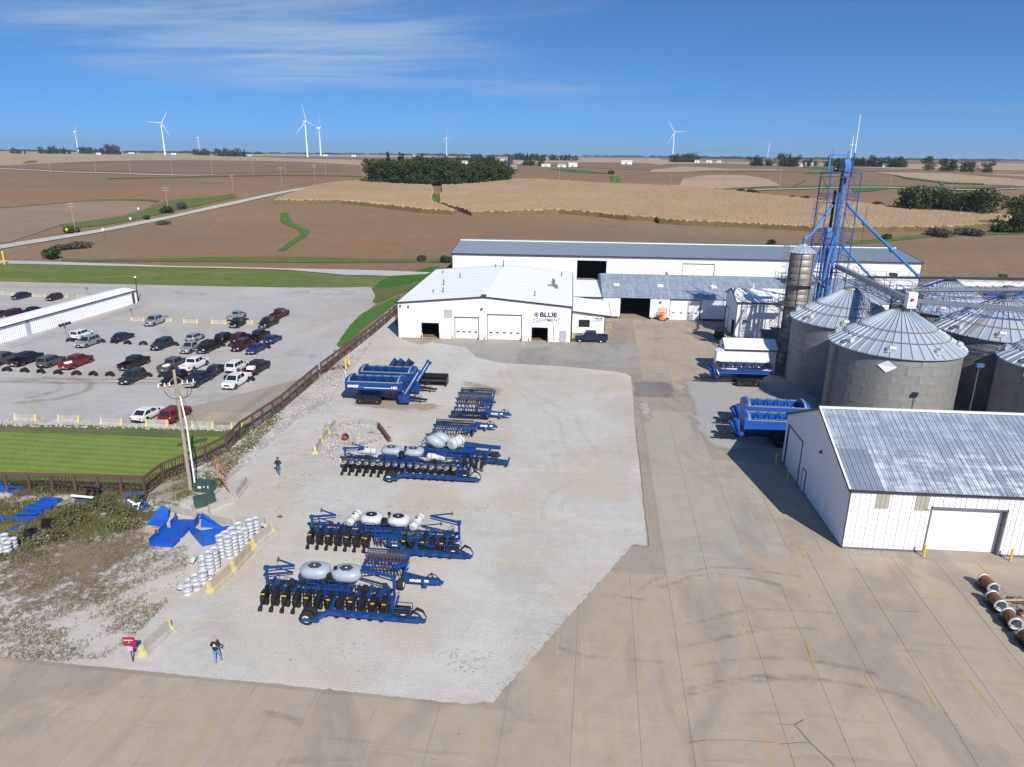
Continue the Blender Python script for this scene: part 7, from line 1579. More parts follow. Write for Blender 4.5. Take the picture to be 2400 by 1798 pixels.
def barrier(p, q, label, col=CONC, yellow=True, h=.82, wob=0.):
 p, q = Vector((*p,0)), Vector((*q,0)); L = (q-p).length; a = atan2(q.y-p.y, q.x-p.x); t = thing('concrete_barrier', label, 'barrier', (p.x, p.y, .03), a, 'concrete traffic barriers')
 prof = [(-.30,0),(.30,0),(.29,.12),(.13,.33),(.085,h),(-.085,h),(-.13,.33),(-.29,.12)]
 MB().prism(prof, 'x', 0.03, L-.03).obj('block', col, t)
 if yellow:
  pr2 = [(y*1.02, z*1.006) for y, z in prof]; m = MB().prism(pr2, 'x', 0, .2).mesh('painted_end', PYELLOW); link('painted_end', m, t); link('painted_end', m, t, (L-.2, 0, 0))
 return t
for pts, lb, col, y in (
([(-24.82,41.78), (-24.36,44.45)], 'nearest tan barrier of three beside the stacked white rims, streaked with rust', CONCT, True),
([(-24.40,44.58), (-24.26,47.52)], 'middle tan barrier beside the stacked white rims', CONCT, True),
([(-24.37,47.98), (-23.84,50.60)], 'farthest grey barrier beside the stacked white rims', CONC, True),
([(-25.70,34.88), (-25.37,37.64)], 'lone barrier with yellow ends behind the red sign', CONC, True),
([(-33.62,52.64), (-29.79,51.51)], 'pale barrier behind the blue steel panels, leftmost', CONC, False),
([(-29.69,51.44), (-27.39,50.89)], 'pale barrier behind the blue steel panels, middle', CONC, False),
([(-27.31,51.42), (-24.72,51.35)], 'pale barrier end behind the rim stacks', CONC, False),
([(-30.51,53.08), (-29.29,55.23)], 'grey barrier beside the lower green box', CONC, False),
([(-29.46,55.90), (-29.79,58.97)], 'leaning grey barrier at the end by the walking path', CONC, False),
([(-25.82,66.61), (-26.15,69.28)], 'nearest barrier of the three with yellow ends by the back planter', CONC, True),
([(-26.21,69.58), (-26.27,71.94)], 'middle barrier of the three with yellow ends by the back planter', CONC, True),
([(-26.30,72.16), (-26.34,74.91)], 'farthest barrier of the three with yellow ends by the back planter', CONC, True),
([(-23.55,75.21), (-21.27,74.51)], 'plain grey barrier lying near the back planter tanks', CONC, False),
([(-63.87,72.68), (-61.14,72.69)], 'leftmost white barrier on the near edge of the parking lot', CONC, True),
([(-58.62,72.82), (-55.96,72.78)], 'second white barrier on the near edge of the parking lot', CONC, True),
([(-53.19,72.49), (-50.55,72.51)], 'white barrier left of the white sedan on the lot edge', CONC, True),
([(-47.76,72.45), (-45.10,72.51)], 'white barrier in front of the dark red suv at the pole', CONC, True),
([(-42.35,72.57), (-39.67,72.45)], 'white barrier along the left front of the concrete pad', CONC, True),
([(-37.64,72.46), (-36.20,72.42)], 'white barrier along the right front of the concrete pad', CONC, True),
([(-80.79,123.15), (-77.98,122.84)], 'white barrier left of the silver pickup', CONC, True), ([(-75.55,122.98), (-72.77,122.84)], 'white barrier behind the silver pickup', CONC, True),
([(-70.40,122.73), (-67.65,122.59)], 'white barrier right of the silver pickup, standing free', CONC, True), ([(-70.40,122.65), (-67.61,122.61)], 'white barrier fourth in the middle row of the lot', CONC, True), ([(-65.00,122.46), (-62.24,122.51)], 'white barrier left of the old silver pickup', CONC, True), ([(-59.79,122.81), (-57.38,123.01)], 'white barrier right of the black short pickup', CONC, True),
([(-122.9,143.6), (-119.7,143.2)], 'leftmost far barrier beyond the low building', CONC, True), ([(-114.9,142.5), (-111.6,142.0)], 'far barrier between the dark sedan and the red hatchback', CONC, True), ([(-109.6,142.3), (-106.59,141.83)], 'far barrier behind the red hatchback', CONC, True), ([(-104.49,142.10), (-101.66,141.82)], 'far barrier nearest the low building', CONC, True)):
 barrier(pts[0], pts[1], lb, col, y)
bm2 = thing('steel_beam', 'brown steel beam lying beside the plain grey barrier', 'beam', (0,0,0)); a, c = [(-21.34,74.85), (-18.91,70.55)]; MB().bar((*a,.35),(*c,.3),.35,.5).obj('beam', RUSTBROWN, bm2)
rb = thing('rusty_bucket', 'rusty brown bucket lying left of the back planter', 'bucket', (-23.79,70.90)); MB().lathe([(.001,0),(.3,0),(.36,.6),(.33,.6),(.28,.05)], 14, 0, Matrix.Rotation(radians(60),4,'X')).obj('shell', RUST, rb); rb.location.z = .3
tb = MB(); R0_, w0 = .62, .46
for i in range(20):
 t0 = pi*i/20; t1 = pi*(i+1)/20
 def rg(t): return [Vector((cos(t)*r, y, sin(t)*r)) for r, y in ((R0_*.58,-w0*.42),(R0_*.86,-w0/2),(R0_,-w0*.36),(R0_*1.01,0),(R0_,w0*.36),(R0_*.86,w0/2),(R0_*.58,w0*.42),(R0_*.62,0))]
 A, B = rg(t0), rg(t1); tb.add(A+B, [(k, (k+1) % 8, 8+(k+1) % 8, 8+k) for k in range(8)], 0, True)
for i in range(15):
 t = pi*(i+.5)/15
 for s in (-1,1): tb.bar((cos(t)*R0_, s*.02, sin(t)*R0_), (cos(t+.13)*(R0_+.02), s*w0*.47, sin(t+.13)*(R0_+.02)), .07, .12)
tym = tb.mesh('buried_tyre', RUBBER)
rows_ = [([(-79.41,90.82), (-76.60,90.66), (-74.04,90.48), (-71.36,90.31), (-68.53,90.16), (-66.07,90.21), (-63.65,90.25), (-61.17,90.30), (-58.34,90.52), (-56.08,90.50)], 'long near tyre row'), ([(-46.74,90.80), (-43.43,90.47), (-56.00,92.36)], 'near tyre row right end'), ([(-81.76,107.56), (-76.41,107.56), (-74.05,107.39), (-71.53,107.06), (-68.79,106.94), (-63.49,107.07), (-61.34,107.01)], 'upper tyre row'), ([(-55.90,107.59), (-54.18,107.64), (-48.19,107.24)], 'upper tyre row right end')]
wh_ = ['by the grey pickup','by the leftmost black pickup','by the grey suv','left of the red pickup','right of the red pickup','alone in the gap','second alone in the gap','behind the dark grey suv','right of the dark grey suv','by the grey pickup near the pole']
k = 0
for pts, rn in rows_:
 for i, p in enumerate(pts):
  o = link('buried_tyre', tym, None, (p[0], p[1], -.03), (0, 0, rnd.uniform(-.25,.25))); k += 1
  tag(o, '%s half buried tyre from the left in the %s' % (['first','second','third','fourth','fifth','sixth','seventh','eighth','ninth','tenth'][i], rn), 'tyre', 'half buried tyres between the parking rows')
for poly in ([(-81.31,91.82), (-69.38,91.48), (-62.77,91.28), (-55.72,91.37), (-54.88,89.87), (-61.77,89.68), (-68.02,89.53), (-79.89,90.06)], [(-84.02,108.59), (-76.34,108.72), (-60.96,107.99), (-60.04,106.25), (-68.14,106.21), (-75.17,106.94), (-82.34,106.73)], [(-49.46,92.26), (-43.53,91.81), (-42.00,89.84), (-48.31,89.93)], [(-82.12,124.54), (-65.34,123.75), (-64.60,122.26), (-81.18,123.02)]):
 sheet('earth_berm', poly, TANDUST, .02, .9, edge=1.2)
PALE = fuzzy(gravel_mat('fresh_gravel_streak', (.50,.49,.475), (.46,.45,.43), (.45,.41,.35), (.41,.40,.385), .1), .3, .35, .6, .14, .85)
for poly in ([(-80.24,90.49), (-71.11,89.87), (-61.55,89.35), (-61.15,87.62), (-70.73,87.43), (-78.17,87.94)], [(-59.62,102.19), (-51.94,101.73), (-45.45,103.83), (-43.29,110.57), (-38.98,103.90), (-44.15,100.66), (-52.63,99.37)], [(-91.08,103.83), (-91.29,115.22), (-89.74,129.21), (-91.85,141.60), (-88.07,143.16), (-83.95,132.68), (-83.95,117.59), (-85.47,105.11), (-87.57,99.52)], [(-67.10,153.35), (-57.82,161.24), (-48.12,160.26), (-44.22,152.19), (-54.25,150.87)], [(-132.7,155.0), (-105.0,156.2), (-79.50,152.18), (-76.31,145.77), (-100.0,151.9), (-128.9,150.4)], [(-50.24,82.07), (-46.20,86.31), (-38.03,85.75), (-38.02,82.04), (-44.38,79.60)]):
 sheet('gravel_streak', poly, PALE, .008, 2., edge=4.)
DARKG = fuzzy(gravel_mat('oily_gravel', (.24,.235,.23), (.21,.205,.2), (.25,.22,.19), (.17,.165,.16), .1), .3, .35, .6, .12, .7)
for poly in ([(-41.16,102.31), (-39.92,106.56), (-37.10,105.48), (-37.65,100.13)], [(-60.33,100.10), (-53.08,100.28), (-47.07,99.05), (-53.29,97.10), (-58.65,97.10)], [(-88.00,100.04), (-75.92,100.87), (-65.34,101.53), (-64.40,99.96), (-76.28,99.15), (-86.74,98.49)], [(-48.59,111.48), (-46.84,112.08), (-45.64,109.54), (-47.17,108.98)]):
 sheet('oily_patch', poly, DARKG, .012, 2., edge=3.)
LOOP = fuzzy(gravel_mat('tan_wheel_path', (.40,.35,.285), (.37,.325,.27), (.38,.31,.23), (.33,.29,.25), .1), .3, .5, .55, .14, .75)
for pts, w in (([(-76.84,86.31), (-72.02,87.29), (-68.31,86.39), (-66.65,84.47), (-66.75,82.04), (-69.01,79.87)], 1.4), ([(-72.96,88.52), (-67.14,88.27), (-64.24,87.28), (-62.62,83.69), (-64.23,80.39), (-68.85,78.04)], 1.4)):
 sheet('wheel_path', ribbon(pts, w*1.6), LOOP, .016, 1., edge=w)
for p, h, lb in (((-82.04,125.39), 1.6, 'small blue parking sign left of the white barrier row'), ((-83.94,109.79), 1.9, 'small blue parking sign beside the white boxy suv'), ((-104.35,145.21), 1.6, 'small sign post nearest the low building roof')):
 o = thing('parking_sign', lb, 'sign', p, 0, 'small parking signs'); MB().tube((0,0,0),(0,0,h+.3),.03,n=6).obj('post', STEEL, o); MB().box(-.16,.16,-.05,-.03,h-.25,h+.3).obj('sign_plate', paint('sign_blue', (.05,.09,.2), .5), o)
o = thing('lamp_post', 'short dark lamp post behind the far end of the low building', 'lamp', (PA.x-1.7, PA.y+3.0)); MB().tube((0,0,0),(0,0,4.6),.09,n=8).obj('post', DKSTEEL, o); MB().ell((0,0,4.75),(.25,.25,.18),12,6).obj('lamp_head', WHTTXT, o)
o = thing('marker_post', 'tall yellow marker post beside the gravel lane at the left frame edge', 'post', (-151.6,180.2)); o.location.z = z_at(o.location.x, o.location.y); MB().tube((0,0,0),(0,0,3.4),.22,n=8).obj('post', YELLOW, o); MB().tube((0,0,3.4),(0,0,3.5),.24,n=8).obj('cap', WHTTXT, o)
# ---- utility pole with risers, arms, wires
up = thing('utility_pole', 'weathered wooden utility pole with crossed arms and a white riser pipe', 'utility pole', (-34.29,57.10))
MB().tube((0,0,0),(0,0,11.8),.19,.12,12).obj('pole', WOOD, up)
dirA = Vector((cos(radians(38)), sin(radians(38)), 0)); dirB = Vector((cos(radians(25)), sin(radians(25)), 0))
for z, o2 in ((10.35,.16),(10.2,-.16)): MB().bar(dirA*-1.5+Vector((.1*o2,o2,z)), dirA*1.55+Vector((.1*o2,o2,z)), .11, .13).obj('cross_arm', WOOD, up)
b = MB(); b.bar(dirA*-1.0+Vector((0,.1,10.3)), (0,.1,11.2), .05); b.bar(dirA*1.0+Vector((0,.1,10.3)), (0,.1,11.2), .05); b.bar(dirA*-.8+Vector((0,-.1,10.2)), (0,-.1,9.5), .05); b.bar(dirA*.8+Vector((0,-.1,10.2)), (0,-.1,9.5), .05); b.obj('arm_brace', WOOD, up)
for f in (-1.4,-.9,-.5,.55,.95,1.45):
 MB().tube(dirA*f+Vector((0,0,10.4)), dirA*f+Vector((0,0,10.72)), .06, .04, 8).obj('insulator', WHTTXT, up)
MB().tube((.62,-.25,0),(.62,-.25,6.8),.075,n=8).tube((.62,-.25,6.8),(.30,-.1,9.4),.07,n=8).obj('riser_pipe', WHTTXT, up)
for z in (.6,3.2,6.0): MB().bar((0,0,z),(.65,-.25,z),.06,.08).obj('standoff', STEEL, up)
b = MB()
for k_, (a_, c_) in enumerate((((.3,-.1,9.4),(1.3,.3,10.4)),((.3,-.1,9.3),(.9,.1,10.3)),((.3,-.1,9.2),(-1.1,-.3,10.3)))):
 a_, c_ = Vector(a_), Vector(c_); m_ = (a_+c_)/2+Vector((.5 if k_ < 2 else -.4, 0, -.9)); pts = [a_*(1-t)**2+m_*2*t*(1-t)+c_*t*t for t in [i/8 for i in range(9)]]; b.path(pts, .025, 5)
b.obj('cable_loop', BLACK, up)
wr = MB()
for f, zz_ in ((-1.4,10.72),(-.5,10.72),(1.4,10.72)):
 p0 = dirA*f+Vector((0,0,zz_)); q0 = Vector((-75+f*2, 8, 9.5)); pr = None
 for i in range(13):
  t = i/12; c = p0.lerp(q0, t)-Vector((0,0,4.5*t*(1-t)));
  if pr is not None: wr.tube(pr, c, .012, n=4, cap=False)
  pr = c
wr.obj('wire', DKSTEEL, up)
g1, g2 = (-30.52,57.06), (-32.20,59.98); ul = up.location
for (gx_, gy_), z0 in ((g1, 9.8), (g2, 10.2)):
 e = Vector((gx_-ul.x, gy_-ul.y, .05)); s_ = Vector((0,0,z0)); MB().tube(s_, e, .015, n=4).obj('guy_wire', DKSTEEL, up); d = (s_-e).normalized(); MB().tube(e+d*.4, e+d*3.0, .05, n=6).obj('guy_guard', paint('orange_guard', (.55,.13,.03), .5), up)
for (pp, rz_, w_, dpt, h_, lb) in (((-32.88,57.11), radians(-3), 1.65, .95, .95, 'dark green transformer box right behind the utility pole'), ((-31.54,54.42), radians(40), 1.7, .75, .95, 'lower dark green utility box standing at an angle')):
 o = thing('transformer_box', lb, 'transformer', (pp[0], pp[1], .05), rz_, 'green utility boxes'); b = MB(); b.box(-w_/2,w_/2,-dpt/2,dpt/2,.12,h_); b.prism([(-dpt/2-.03,h_),(dpt/2+.03,h_),(dpt/2+.03,h_+.06),(-dpt/2-.03,h_+.1)], 'x', -w_/2-.03, w_/2+.03); b.obj('cabinet', GREENBOX, o); MB().box(-w_/2-.25,w_/2+.35,-dpt/2-.2,dpt/2+.25,-.05,.12).obj('pad', CONC, o); MB().box(-.01,.01,-dpt/2-.02,-dpt/2-.005,.15,h_-.05).obj('door_seam', BLACK, o)
 if rz_ < 0: MB().box(-.42,-.12,-dpt/2-.012,-dpt/2-.002,.55,.75).box(.1,.25,-dpt/2-.012,-dpt/2-.002,.68,.76).box(.55,.62,-dpt/2-.012,-dpt/2-.002,.6,.85).obj('label_plate', WHTTXT, o)
# ---- stacks of white rims
b = MB(); b.lathe([(.15,.13),(.26,.13),(.30,.05),(.345,.0),(.36,.0),(.36,.03),(.30,.07),(.295,.15),(.30,.22),(.36,.26),(.36,.29),(.345,.29),(.28,.24),(.25,.17),(.15,.17)], 18, closed=True); RIMM = b.mesh('wheel_rim', paint('white_rim_enamel', (.43,.44,.47), .4, 0, .25, 3))
def stack(p, n, lb, tilt=0.):
 for i in range(n):
  o = link('wheel_rim', RIMM, None, (p[0]+rnd.uniform(-.02,.02), p[1]+rnd.uniform(-.02,.02), .03+i*.295+(.3 if tilt else 0)), (tilt, rnd.uniform(-.03,.03)+tilt*.3, rnd.uniform(0,6))); tag(o, lb if n == 1 else ['lowest','second lowest','third lowest','fourth lowest','fifth lowest','sixth lowest'][i]+' '+lb, 'wheel rim', 'white steel rims in stacks')
for p, n, t_, lb in (
((-26.32,41.64), 2, 0, 'white rim in the nearest short stack at the bottom end of the pile'), ((-26.83,41.69), 1, .5, 'white rim tipped against the nearest stack, lowest left of the pile'), ((-26.00,42.24), 1, 0, 'single white rim right of the nearest stack'), ((-26.82,42.80), 1, 0, 'single white rim lying behind the nearest stack'), ((-26.48,42.98), 2, 0, 'white rim in the second short stack from the near end'), ((-25.94,43.13), 3, 0, 'white rim in the short stack touching the nearest barrier'), ((-25.70,43.65), 1, 0, 'single white rim between the short stack and the barrier'),
((-25.94,44.30), 6, 0, 'white rim in the tall front stack of the middle group'), ((-25.81,44.83), 6, 0, 'white rim in the tall stack nearest the barriers of the middle group'), ((-26.66,44.59), 3, 0, 'white rim in the low stack left in the middle group'), ((-27.30,45.44), 1, .95, 'white rim leaning on edge at the left of the middle group'), ((-27.73,45.34), 1, 1.1, 'outermost white rim leaning on edge left of the pile'),
((-25.57,46.54), 6, 0, 'white rim in the tall front stack of the far group'), ((-26.21,46.65), 6, 0, 'white rim in the far group tall stack beside the blue panel'), ((-25.35,47.07), 6, 0, 'white rim in the tall stack beside the far group front stack'), ((-26.08,47.23), 6, 0, 'white rim in the stack behind the far group front'), ((-25.23,47.78), 5, 0, 'white rim in the stack near the middle barrier joint'), ((-25.86,47.83), 6, 0, 'white rim in the hidden stack at the back of the far group'), ((-25.10,48.32), 5, 0, 'white rim in the stack beside the middle barrier end'), ((-25.68,48.62), 6, 0, 'white rim in the topmost back stack of the far group'), ((-25.05,49.29), 6, 0, 'white rim in the stack just inside the farthest barrier'), ((-24.92,50.11), 5, 0, 'white rim in the last tall stack inside the farthest barrier'), ((-25.27,49.95), 4, 0, 'white rim in the rear stack beside the last tall stack'), ((-24.66,50.58), 1, .8, 'white rim leaning at the far end of the pile'), ((-24.73,48.65), 1, .9, 'white rim leaning against the farthest barrier'),
((-42.94,45.43), 3, 0, 'white rim in the front stack at the left edge'), ((-43.67,45.62), 3, 0, 'white rim in the cut off stack at the left frame edge'), ((-42.98,46.10), 3, 0, 'white rim in the right stack at the left frame edge'), ((-43.68,46.14), 4, 0, 'white rim in the rear stack at the left frame edge')):
 stack(p, n, lb, t_)
# ---- blue scrap steel
BSC = paint('bright_blue_scrap', (.008,.085,.42), .42, 0, .35, 2)
def scrap(name, p, label, builder, mat=BSC, rz=0., part='plate', cat='scrap steel', grp='blue scrap pieces in the weeds'):
 t = thing(name, label, cat, p, rz, grp); b = MB(); builder(b); b.obj(part, mat, t); return t
def vpanel(b):
 b.add([(-1.5,.5,1.25),(0,-.35,1.25),(1.6,.55,1.25),(1.35,.5,.5),(.5,-.0,.0),(0,-.3,.0),(-.35,-.1,.1),(-1.2,.35,.85)], [(0,1,5,6,7),(1,2,3,4,5)]); b.add([(-1.5,.54,1.25),(0,-.31,1.25),(1.6,.59,1.25),(1.35,.54,.5),(.5,.04,.0),(0,-.26,.0),(-.35,-.06,.1),(-1.2,.39,.85)], [(7,6,5,1,0),(5,4,3,2,1)]); b.bar((-1.5,.52,1.25),(0,-.33,1.25),.08); b.bar((0,-.33,1.25),(1.6,.57,1.25),.08); b.bar((0,-.36,0),(0,-.36,1.25),.07)
scrap('folded_steel_panel', (-28.33,48.15), 'big folded bright blue steel panel standing against the rim stacks', vpanel).scale = (1.15,1.1,1.15)
def tri(b): b.prism([(-.9,0),(1.3,0),(-.9,1.3)], 'y', 0, .06, 0, Matrix.Rotation(radians(-20),4,'X')); b.bar((-.9,0,1.3),(1.3,0,0),.1)
scrap('triangular_steel_plate', (-29.16,50.69), 'bright blue triangular plate leaning behind the folded panel', tri)
def kite(b): b.prism([(-.7,.0),(0,-.2),(.65,.2),(.55,1.0),(.1,1.25),(-.25,.9)], 'y', -.03, .03, 0, Matrix.Rotation(radians(-42),4,'X')); b.prism([(-.6,0),(.75,-.1),(.6,.5),(-.3,.55)], 'y', -.03,.03,0, Matrix.Translation((.1,-.5,.1)) @ Matrix.Rotation(radians(-75),4,'X'))
scrap('bent_steel_plate', (-34.11,51.19), 'bright blue bent kite shaped plate beside the weeds', kite).scale = (1.25,1.2,1.25)
def brk(b):
 b.box(-.75,.75,-.35,.35,.25,.31); b.box(-.75,-.69,-.4,.4,0,.6); b.box(.69,.75,-.4,.4,0,.6); b.box(-.7,.7,-.38,-.33,0,.3); b.box(-.25,.25,-.1,.05,.31,.34); b.bar((-.72,.35,.3),(-.72,.35,.75),.1); b.bar((.72,.35,.3),(.72,.35,.7),.1)
for p, lb in (((-31.47,50.85), 'farthest of three bright blue brackets beside the folded panel'), ((-31.67,49.39), 'middle of three bright blue brackets beside the folded panel'), ((-31.59,47.93), 'nearest of three bright blue brackets beside the folded panel')): scrap('steel_bracket', p, lb, brk, BSC, radians(rnd.uniform(-8,8)), 'bracket').scale = (1.3,1.35,1.3)
def pile(seed, n, w, d):
 def f(b):
  rs = random.Random(seed)
  for i in range(n):
   y = -d/2+d*i/n; z = .12+rs.uniform(0,.3); b.bar((-w/2+rs.uniform(-.2,.2), y+rs.uniform(-.1,.1), z), (w/2+rs.uniform(-.2,.2), y+rs.uniform(-.15,.15), z+rs.uniform(-.08,.12)), rs.uniform(.08,.26), rs.uniform(.04,.12))
  for i in range(4): x = -w/2+w*(i+.5)/4; b.bar((x,-d/2,.1),(x+.1,d/2,.22),.1,.06)
 return f
scrap('frame_stack', (-45.56,50.83), 'wide flat pile of blue frames, second lowest in the weeds', pile(1,10,2.0,1.1)); scrap('frame_stack', (-45.61,52.14), 'flat pile of blue frames in the middle of the weeds', pile(2,9,2.0,1.1)); scrap('frame_stack', (-45.58,53.58), 'upper flat pile of blue frames near the fence', pile(3,9,1.8,1.0)); scrap('steel_sheet', (-47.63,50.50), 'blue sheet cut by the left frame edge in the weeds', lambda b: b.box(-.7,.55,-.4,.4,.1,.16))
scrap('frame_corner', (-45.01,48.86), 'small blue L shaped frame with wires among the weeds', lambda b: b.bar((-.35,.6,.1),(-.35,-.1,.1),.12).bar((-.35,-.1,.1),(.4,-.15,.1),.12).bar((-.3,.5,.2),(.9,.45,.2),.04).bar((-.3,.3,.2),(.95,.25,.2),.04))
scrap('panel_box', (-51.30,55.28), 'blue boxy part at the fence cut by the left frame edge', lambda b: b.box(-.6,.25,-.1,.1,0,.9).box(-.6,.25,-.1,.5,.8,.86)); scrap('scrap_part', (-50.06,55.27), 'blue low frame beside the blue boxy part at the fence', lambda b: b.bar((-.8,0,.6),(.8,0,.55),.1).bar((-.75,0,0),(-.75,0,.65),.2,.3).bar((.35,0,0),(.35,0,.6),.25,.1).bar((.75,.1,0),(.75,.1,.6),.1).bar((-.5,-.2,.15),(.6,-.2,.15),.3,.1))
def blk(b): b.prism([(-.8,0),(.9,0),(.2,.25),(-.35,1.05),(-.5,1.0)], 'y', -.3, -.24); b.add([(-.8,-.3,0),(-.42,-.3,1.05),(.1,.5,.7),(.5,.6,0)], [(0,1,2,3)]); b.bar((-.8,-.3,.05),(1.1,-.3,.05),.1); b.bar((1.1,-.3,.05),(1.5,.6,.3),.1)
scrap('black_bracket', (-42.27,49.42), 'larger black angled bracket lying in the weeds', blk, BLACK, 0, 'plate', 'scrap steel', 'black brackets in the weeds'); scrap('black_bracket', (-42.57,47.80), 'smaller black angled bracket lower left in the weeds', blk, BLACK, .4, 'plate', 'scrap steel', 'black brackets in the weeds')
o = scrap('parts_rack', (-42.39,53.97), 'blue rack holding black and white bars next to the fence', lambda b: b.bar((-1.0,0,.2),(1.0,0,.2),.12).bar((-1,.8,.2),(1,.8,.2),.1).bar((-.95,0,.2),(-.95,.8,.2),.1).bar((.95,0,.2),(.95,.8,.2),.1), BSC, 0, 'rack', 'rack', None)
MB().bar((-1.2,-.1,.75),(.85,-.1,.65),.2,.1).obj('white_bar', WHTTXT, o); MB().bar((-.6,.8,1.15),(1.0,.8,1.05),.22,.06).bar((-.4,.8,1.21),(.8,.8,1.13),.2,.02).bar((-.2,.4,.2),(-.2,.8,1.1),.12).bar((.4,.4,.2),(.4,.8,1.1),.12).bar((.95,.1,.0),(.8,.7,1.1),.12).obj('black_bars', BLACK, o)
o = scrap('parts_rack', (-37.21,53.04), 'blue wire rack holding crossed white bars at the fence corner', lambda b: b.bar((-1,-.2,.25),(.4,-.5,.2),.1).bar((.4,-.5,.2),(1.1,.2,.2),.08).bar((-1,-.2,.25),(-.6,.7,.25),.08).bar((.4,-.5,-.1),(.4,-.5,.5),.1).bar((1.1,.2,0),(1.1,.2,.7),.07).bar((.4,-.5,.5),(1.1,.2,.7),.07).bar((-1.5,1.1,.9),(-.1,1.5,1.1),.08).bar((-.1,1.5,1.1),(.3,.6,.5),.08).bar((-1.5,1.1,0),(-1.5,1.1,.9),.06), BSC, 0, 'rack', 'rack', None)
MB().bar((-.9,.5,.75),(.1,.1,.55),.14,.08).bar((-.2,.0,.6),(.35,.35,.6),.16,.08).bar((.3,.3,.65),(.6,-.5,.45),.1,.08).obj('white_bar', WHTTXT, o); hoses(o, ((-.1,.7),(.4,1.1),(.2,.9)), 14, 3, .04)
o = thing('foam_sheet', 'small orange tan sheet lying left of the nearest blue bracket', 'sheet', (-33.83,49.84), .2); MB().prism([(-.6,-.15),(.1,-.3),(.65,-.1),(.55,.25),(-.1,.35),(-.5,.15)], 'z', .03, .12).obj('sheet', paint('orange_tan_sheet', (.55,.33,.12), .8), o)
rp_ = thing('rusty_plow_point', 'small rusty plough point on the gravel right of the pale barriers', 'scrap steel', (-24.21,53.08)); MB().prism([(-.3,0),(.25,.05),(.1,.2),(-.1,.15)], 'y', -.12, .12).obj('point', RUST, rp_)
# ---- red sign
sg_ = thing('entry_sign', 'small red sign on a thin brown post next to the lone barrier', 'sign', (-25.96,34.41), radians(6)); MB().bar((0,0,0),(-.02,0,1.85),.07,.05).obj('post', paint('brown_post', (.13,.06,.04), .7), sg_); sp = MB().box(-.36,.36,-.06,-.03,1.28,1.88).obj('sign_plate', paint('sign_red', (.36,.008,.035), .45), sg_); lettering('Gathering Here', .105, WHTTXT, sp, (-.29,-.066,1.66), (pi/2,0,0), font_weight=.003, sx=.8); lettering('1A', .09, WHTTXT, sp, (-.06,-.066,1.5), (pi/2,0,0)); MB().box(-.16,.14,-.06,-.035,.92,1.22).obj('pink_notice', paint('pink_notice', (.75,.35,.55), .6), sg_)
# ---- rusty rollers on the right
GREYP = paint('galvanised_rim', (.55,.56,.58), .45, .3, .2); DRUM = paint('rusty_drum', (.20,.085,.04), .65, .2, .6, 2.2)
for i, (pp, qq, lb) in enumerate((((31.27,46.87), (31.20,48.23), 'farthest rusty roller drum with a pale ring at the right edge'), ((30.60,44.72), (30.69,46.12), 'second rusty roller drum from the top at the right edge'), ((30.44,42.70), (30.63,44.04), 'third rusty roller drum from the top at the right edge'), ((30.31,40.58), (30.52,42.03), 'nearest rusty roller drum cut by the right frame edge'))):
 p, q = Vector((*pp,0)), Vector((*qq,0)); d = (q-p).normalized(); L = 1.3; t = thing('roller_drum', lb, 'roller', (p.x, p.y, .02), atan2(d.y, d.x), 'rusty roller drums'); b = MB(); R_ = .40
 T = Matrix.Translation((0,0,R_+.18)) @ Matrix.Rotation(pi/2,4,'Y'); b.lathe([(R_-.04,.1),(R_-.04,.5),(R_-.015,.55),(R_-.04,.6),(R_-.04,1.0),(R_-.015,1.05),(R_-.04,1.1),(R_-.04,L-.1)], 26, 0, T); b.obj('drum', DRUM, t)
 for x in (0, L-.12): MB().lathe([(R_-.06,x),(R_+.04,x),(R_+.04,x+.12),(R_-.06,x+.12)], 26, 0, T, closed=True).obj('end_ring', GREYP, t)
 MB().lathe([(R_-.05,.11),(R_-.05,L-.11)], 24, 0, T).obj('inner_skin', TANK, t); MB().lathe([(.001,.7),(R_-.055,.7)], 20, 0, T).obj('inner_wall', TANKG, t)
 f = MB()
 for s in (-.42,.42): f.bar((-.15,s,.12),(L+.15,s,.12),.08,.1)
 for k_ in range(5): f.bar((L*k_/4,-.42,.08),(L*k_/4,.42,.08),.06,.08)
 f.bar((0,-.42,.1),(0,-.3,.5),.06); f.bar((L,-.42,.1),(L,-.3,.5),.06); f.bar((0,.42,.1),(0,.3,.5),.06); f.bar((L,.42,.1),(L,.3,.5),.06); f.obj('cradle', DKSTEEL, t)
jk = thing('rusty_machine', 'heap of rusty machine parts right of the roller drums', 'scrap steel', (32.46,45.35)); b = MB(); rs = random.Random(4)
for i in range(26): p = Vector((rs.uniform(-.9,1.6), rs.uniform(-.8,.8), rs.uniform(.05,.5))); b.bar(p, p+Vector((rs.uniform(-.7,.7), rs.uniform(-.5,.5), rs.uniform(-.15,.35))), rs.uniform(.04,.12))
for i in range(5): p = Vector((rs.uniform(-.6,1.4), rs.uniform(-.6,.6), .3)); b.tube(p, p+Vector((.1,.05,.05)), .2, n=10)
b.obj('parts', RUST, jk); MB().bar((-1.3,.5,.35),(.4,.6,.4),.12,.1).obj('pale_beam', paint('pale_rusty_beam', (.42,.32,.2), .8), jk)
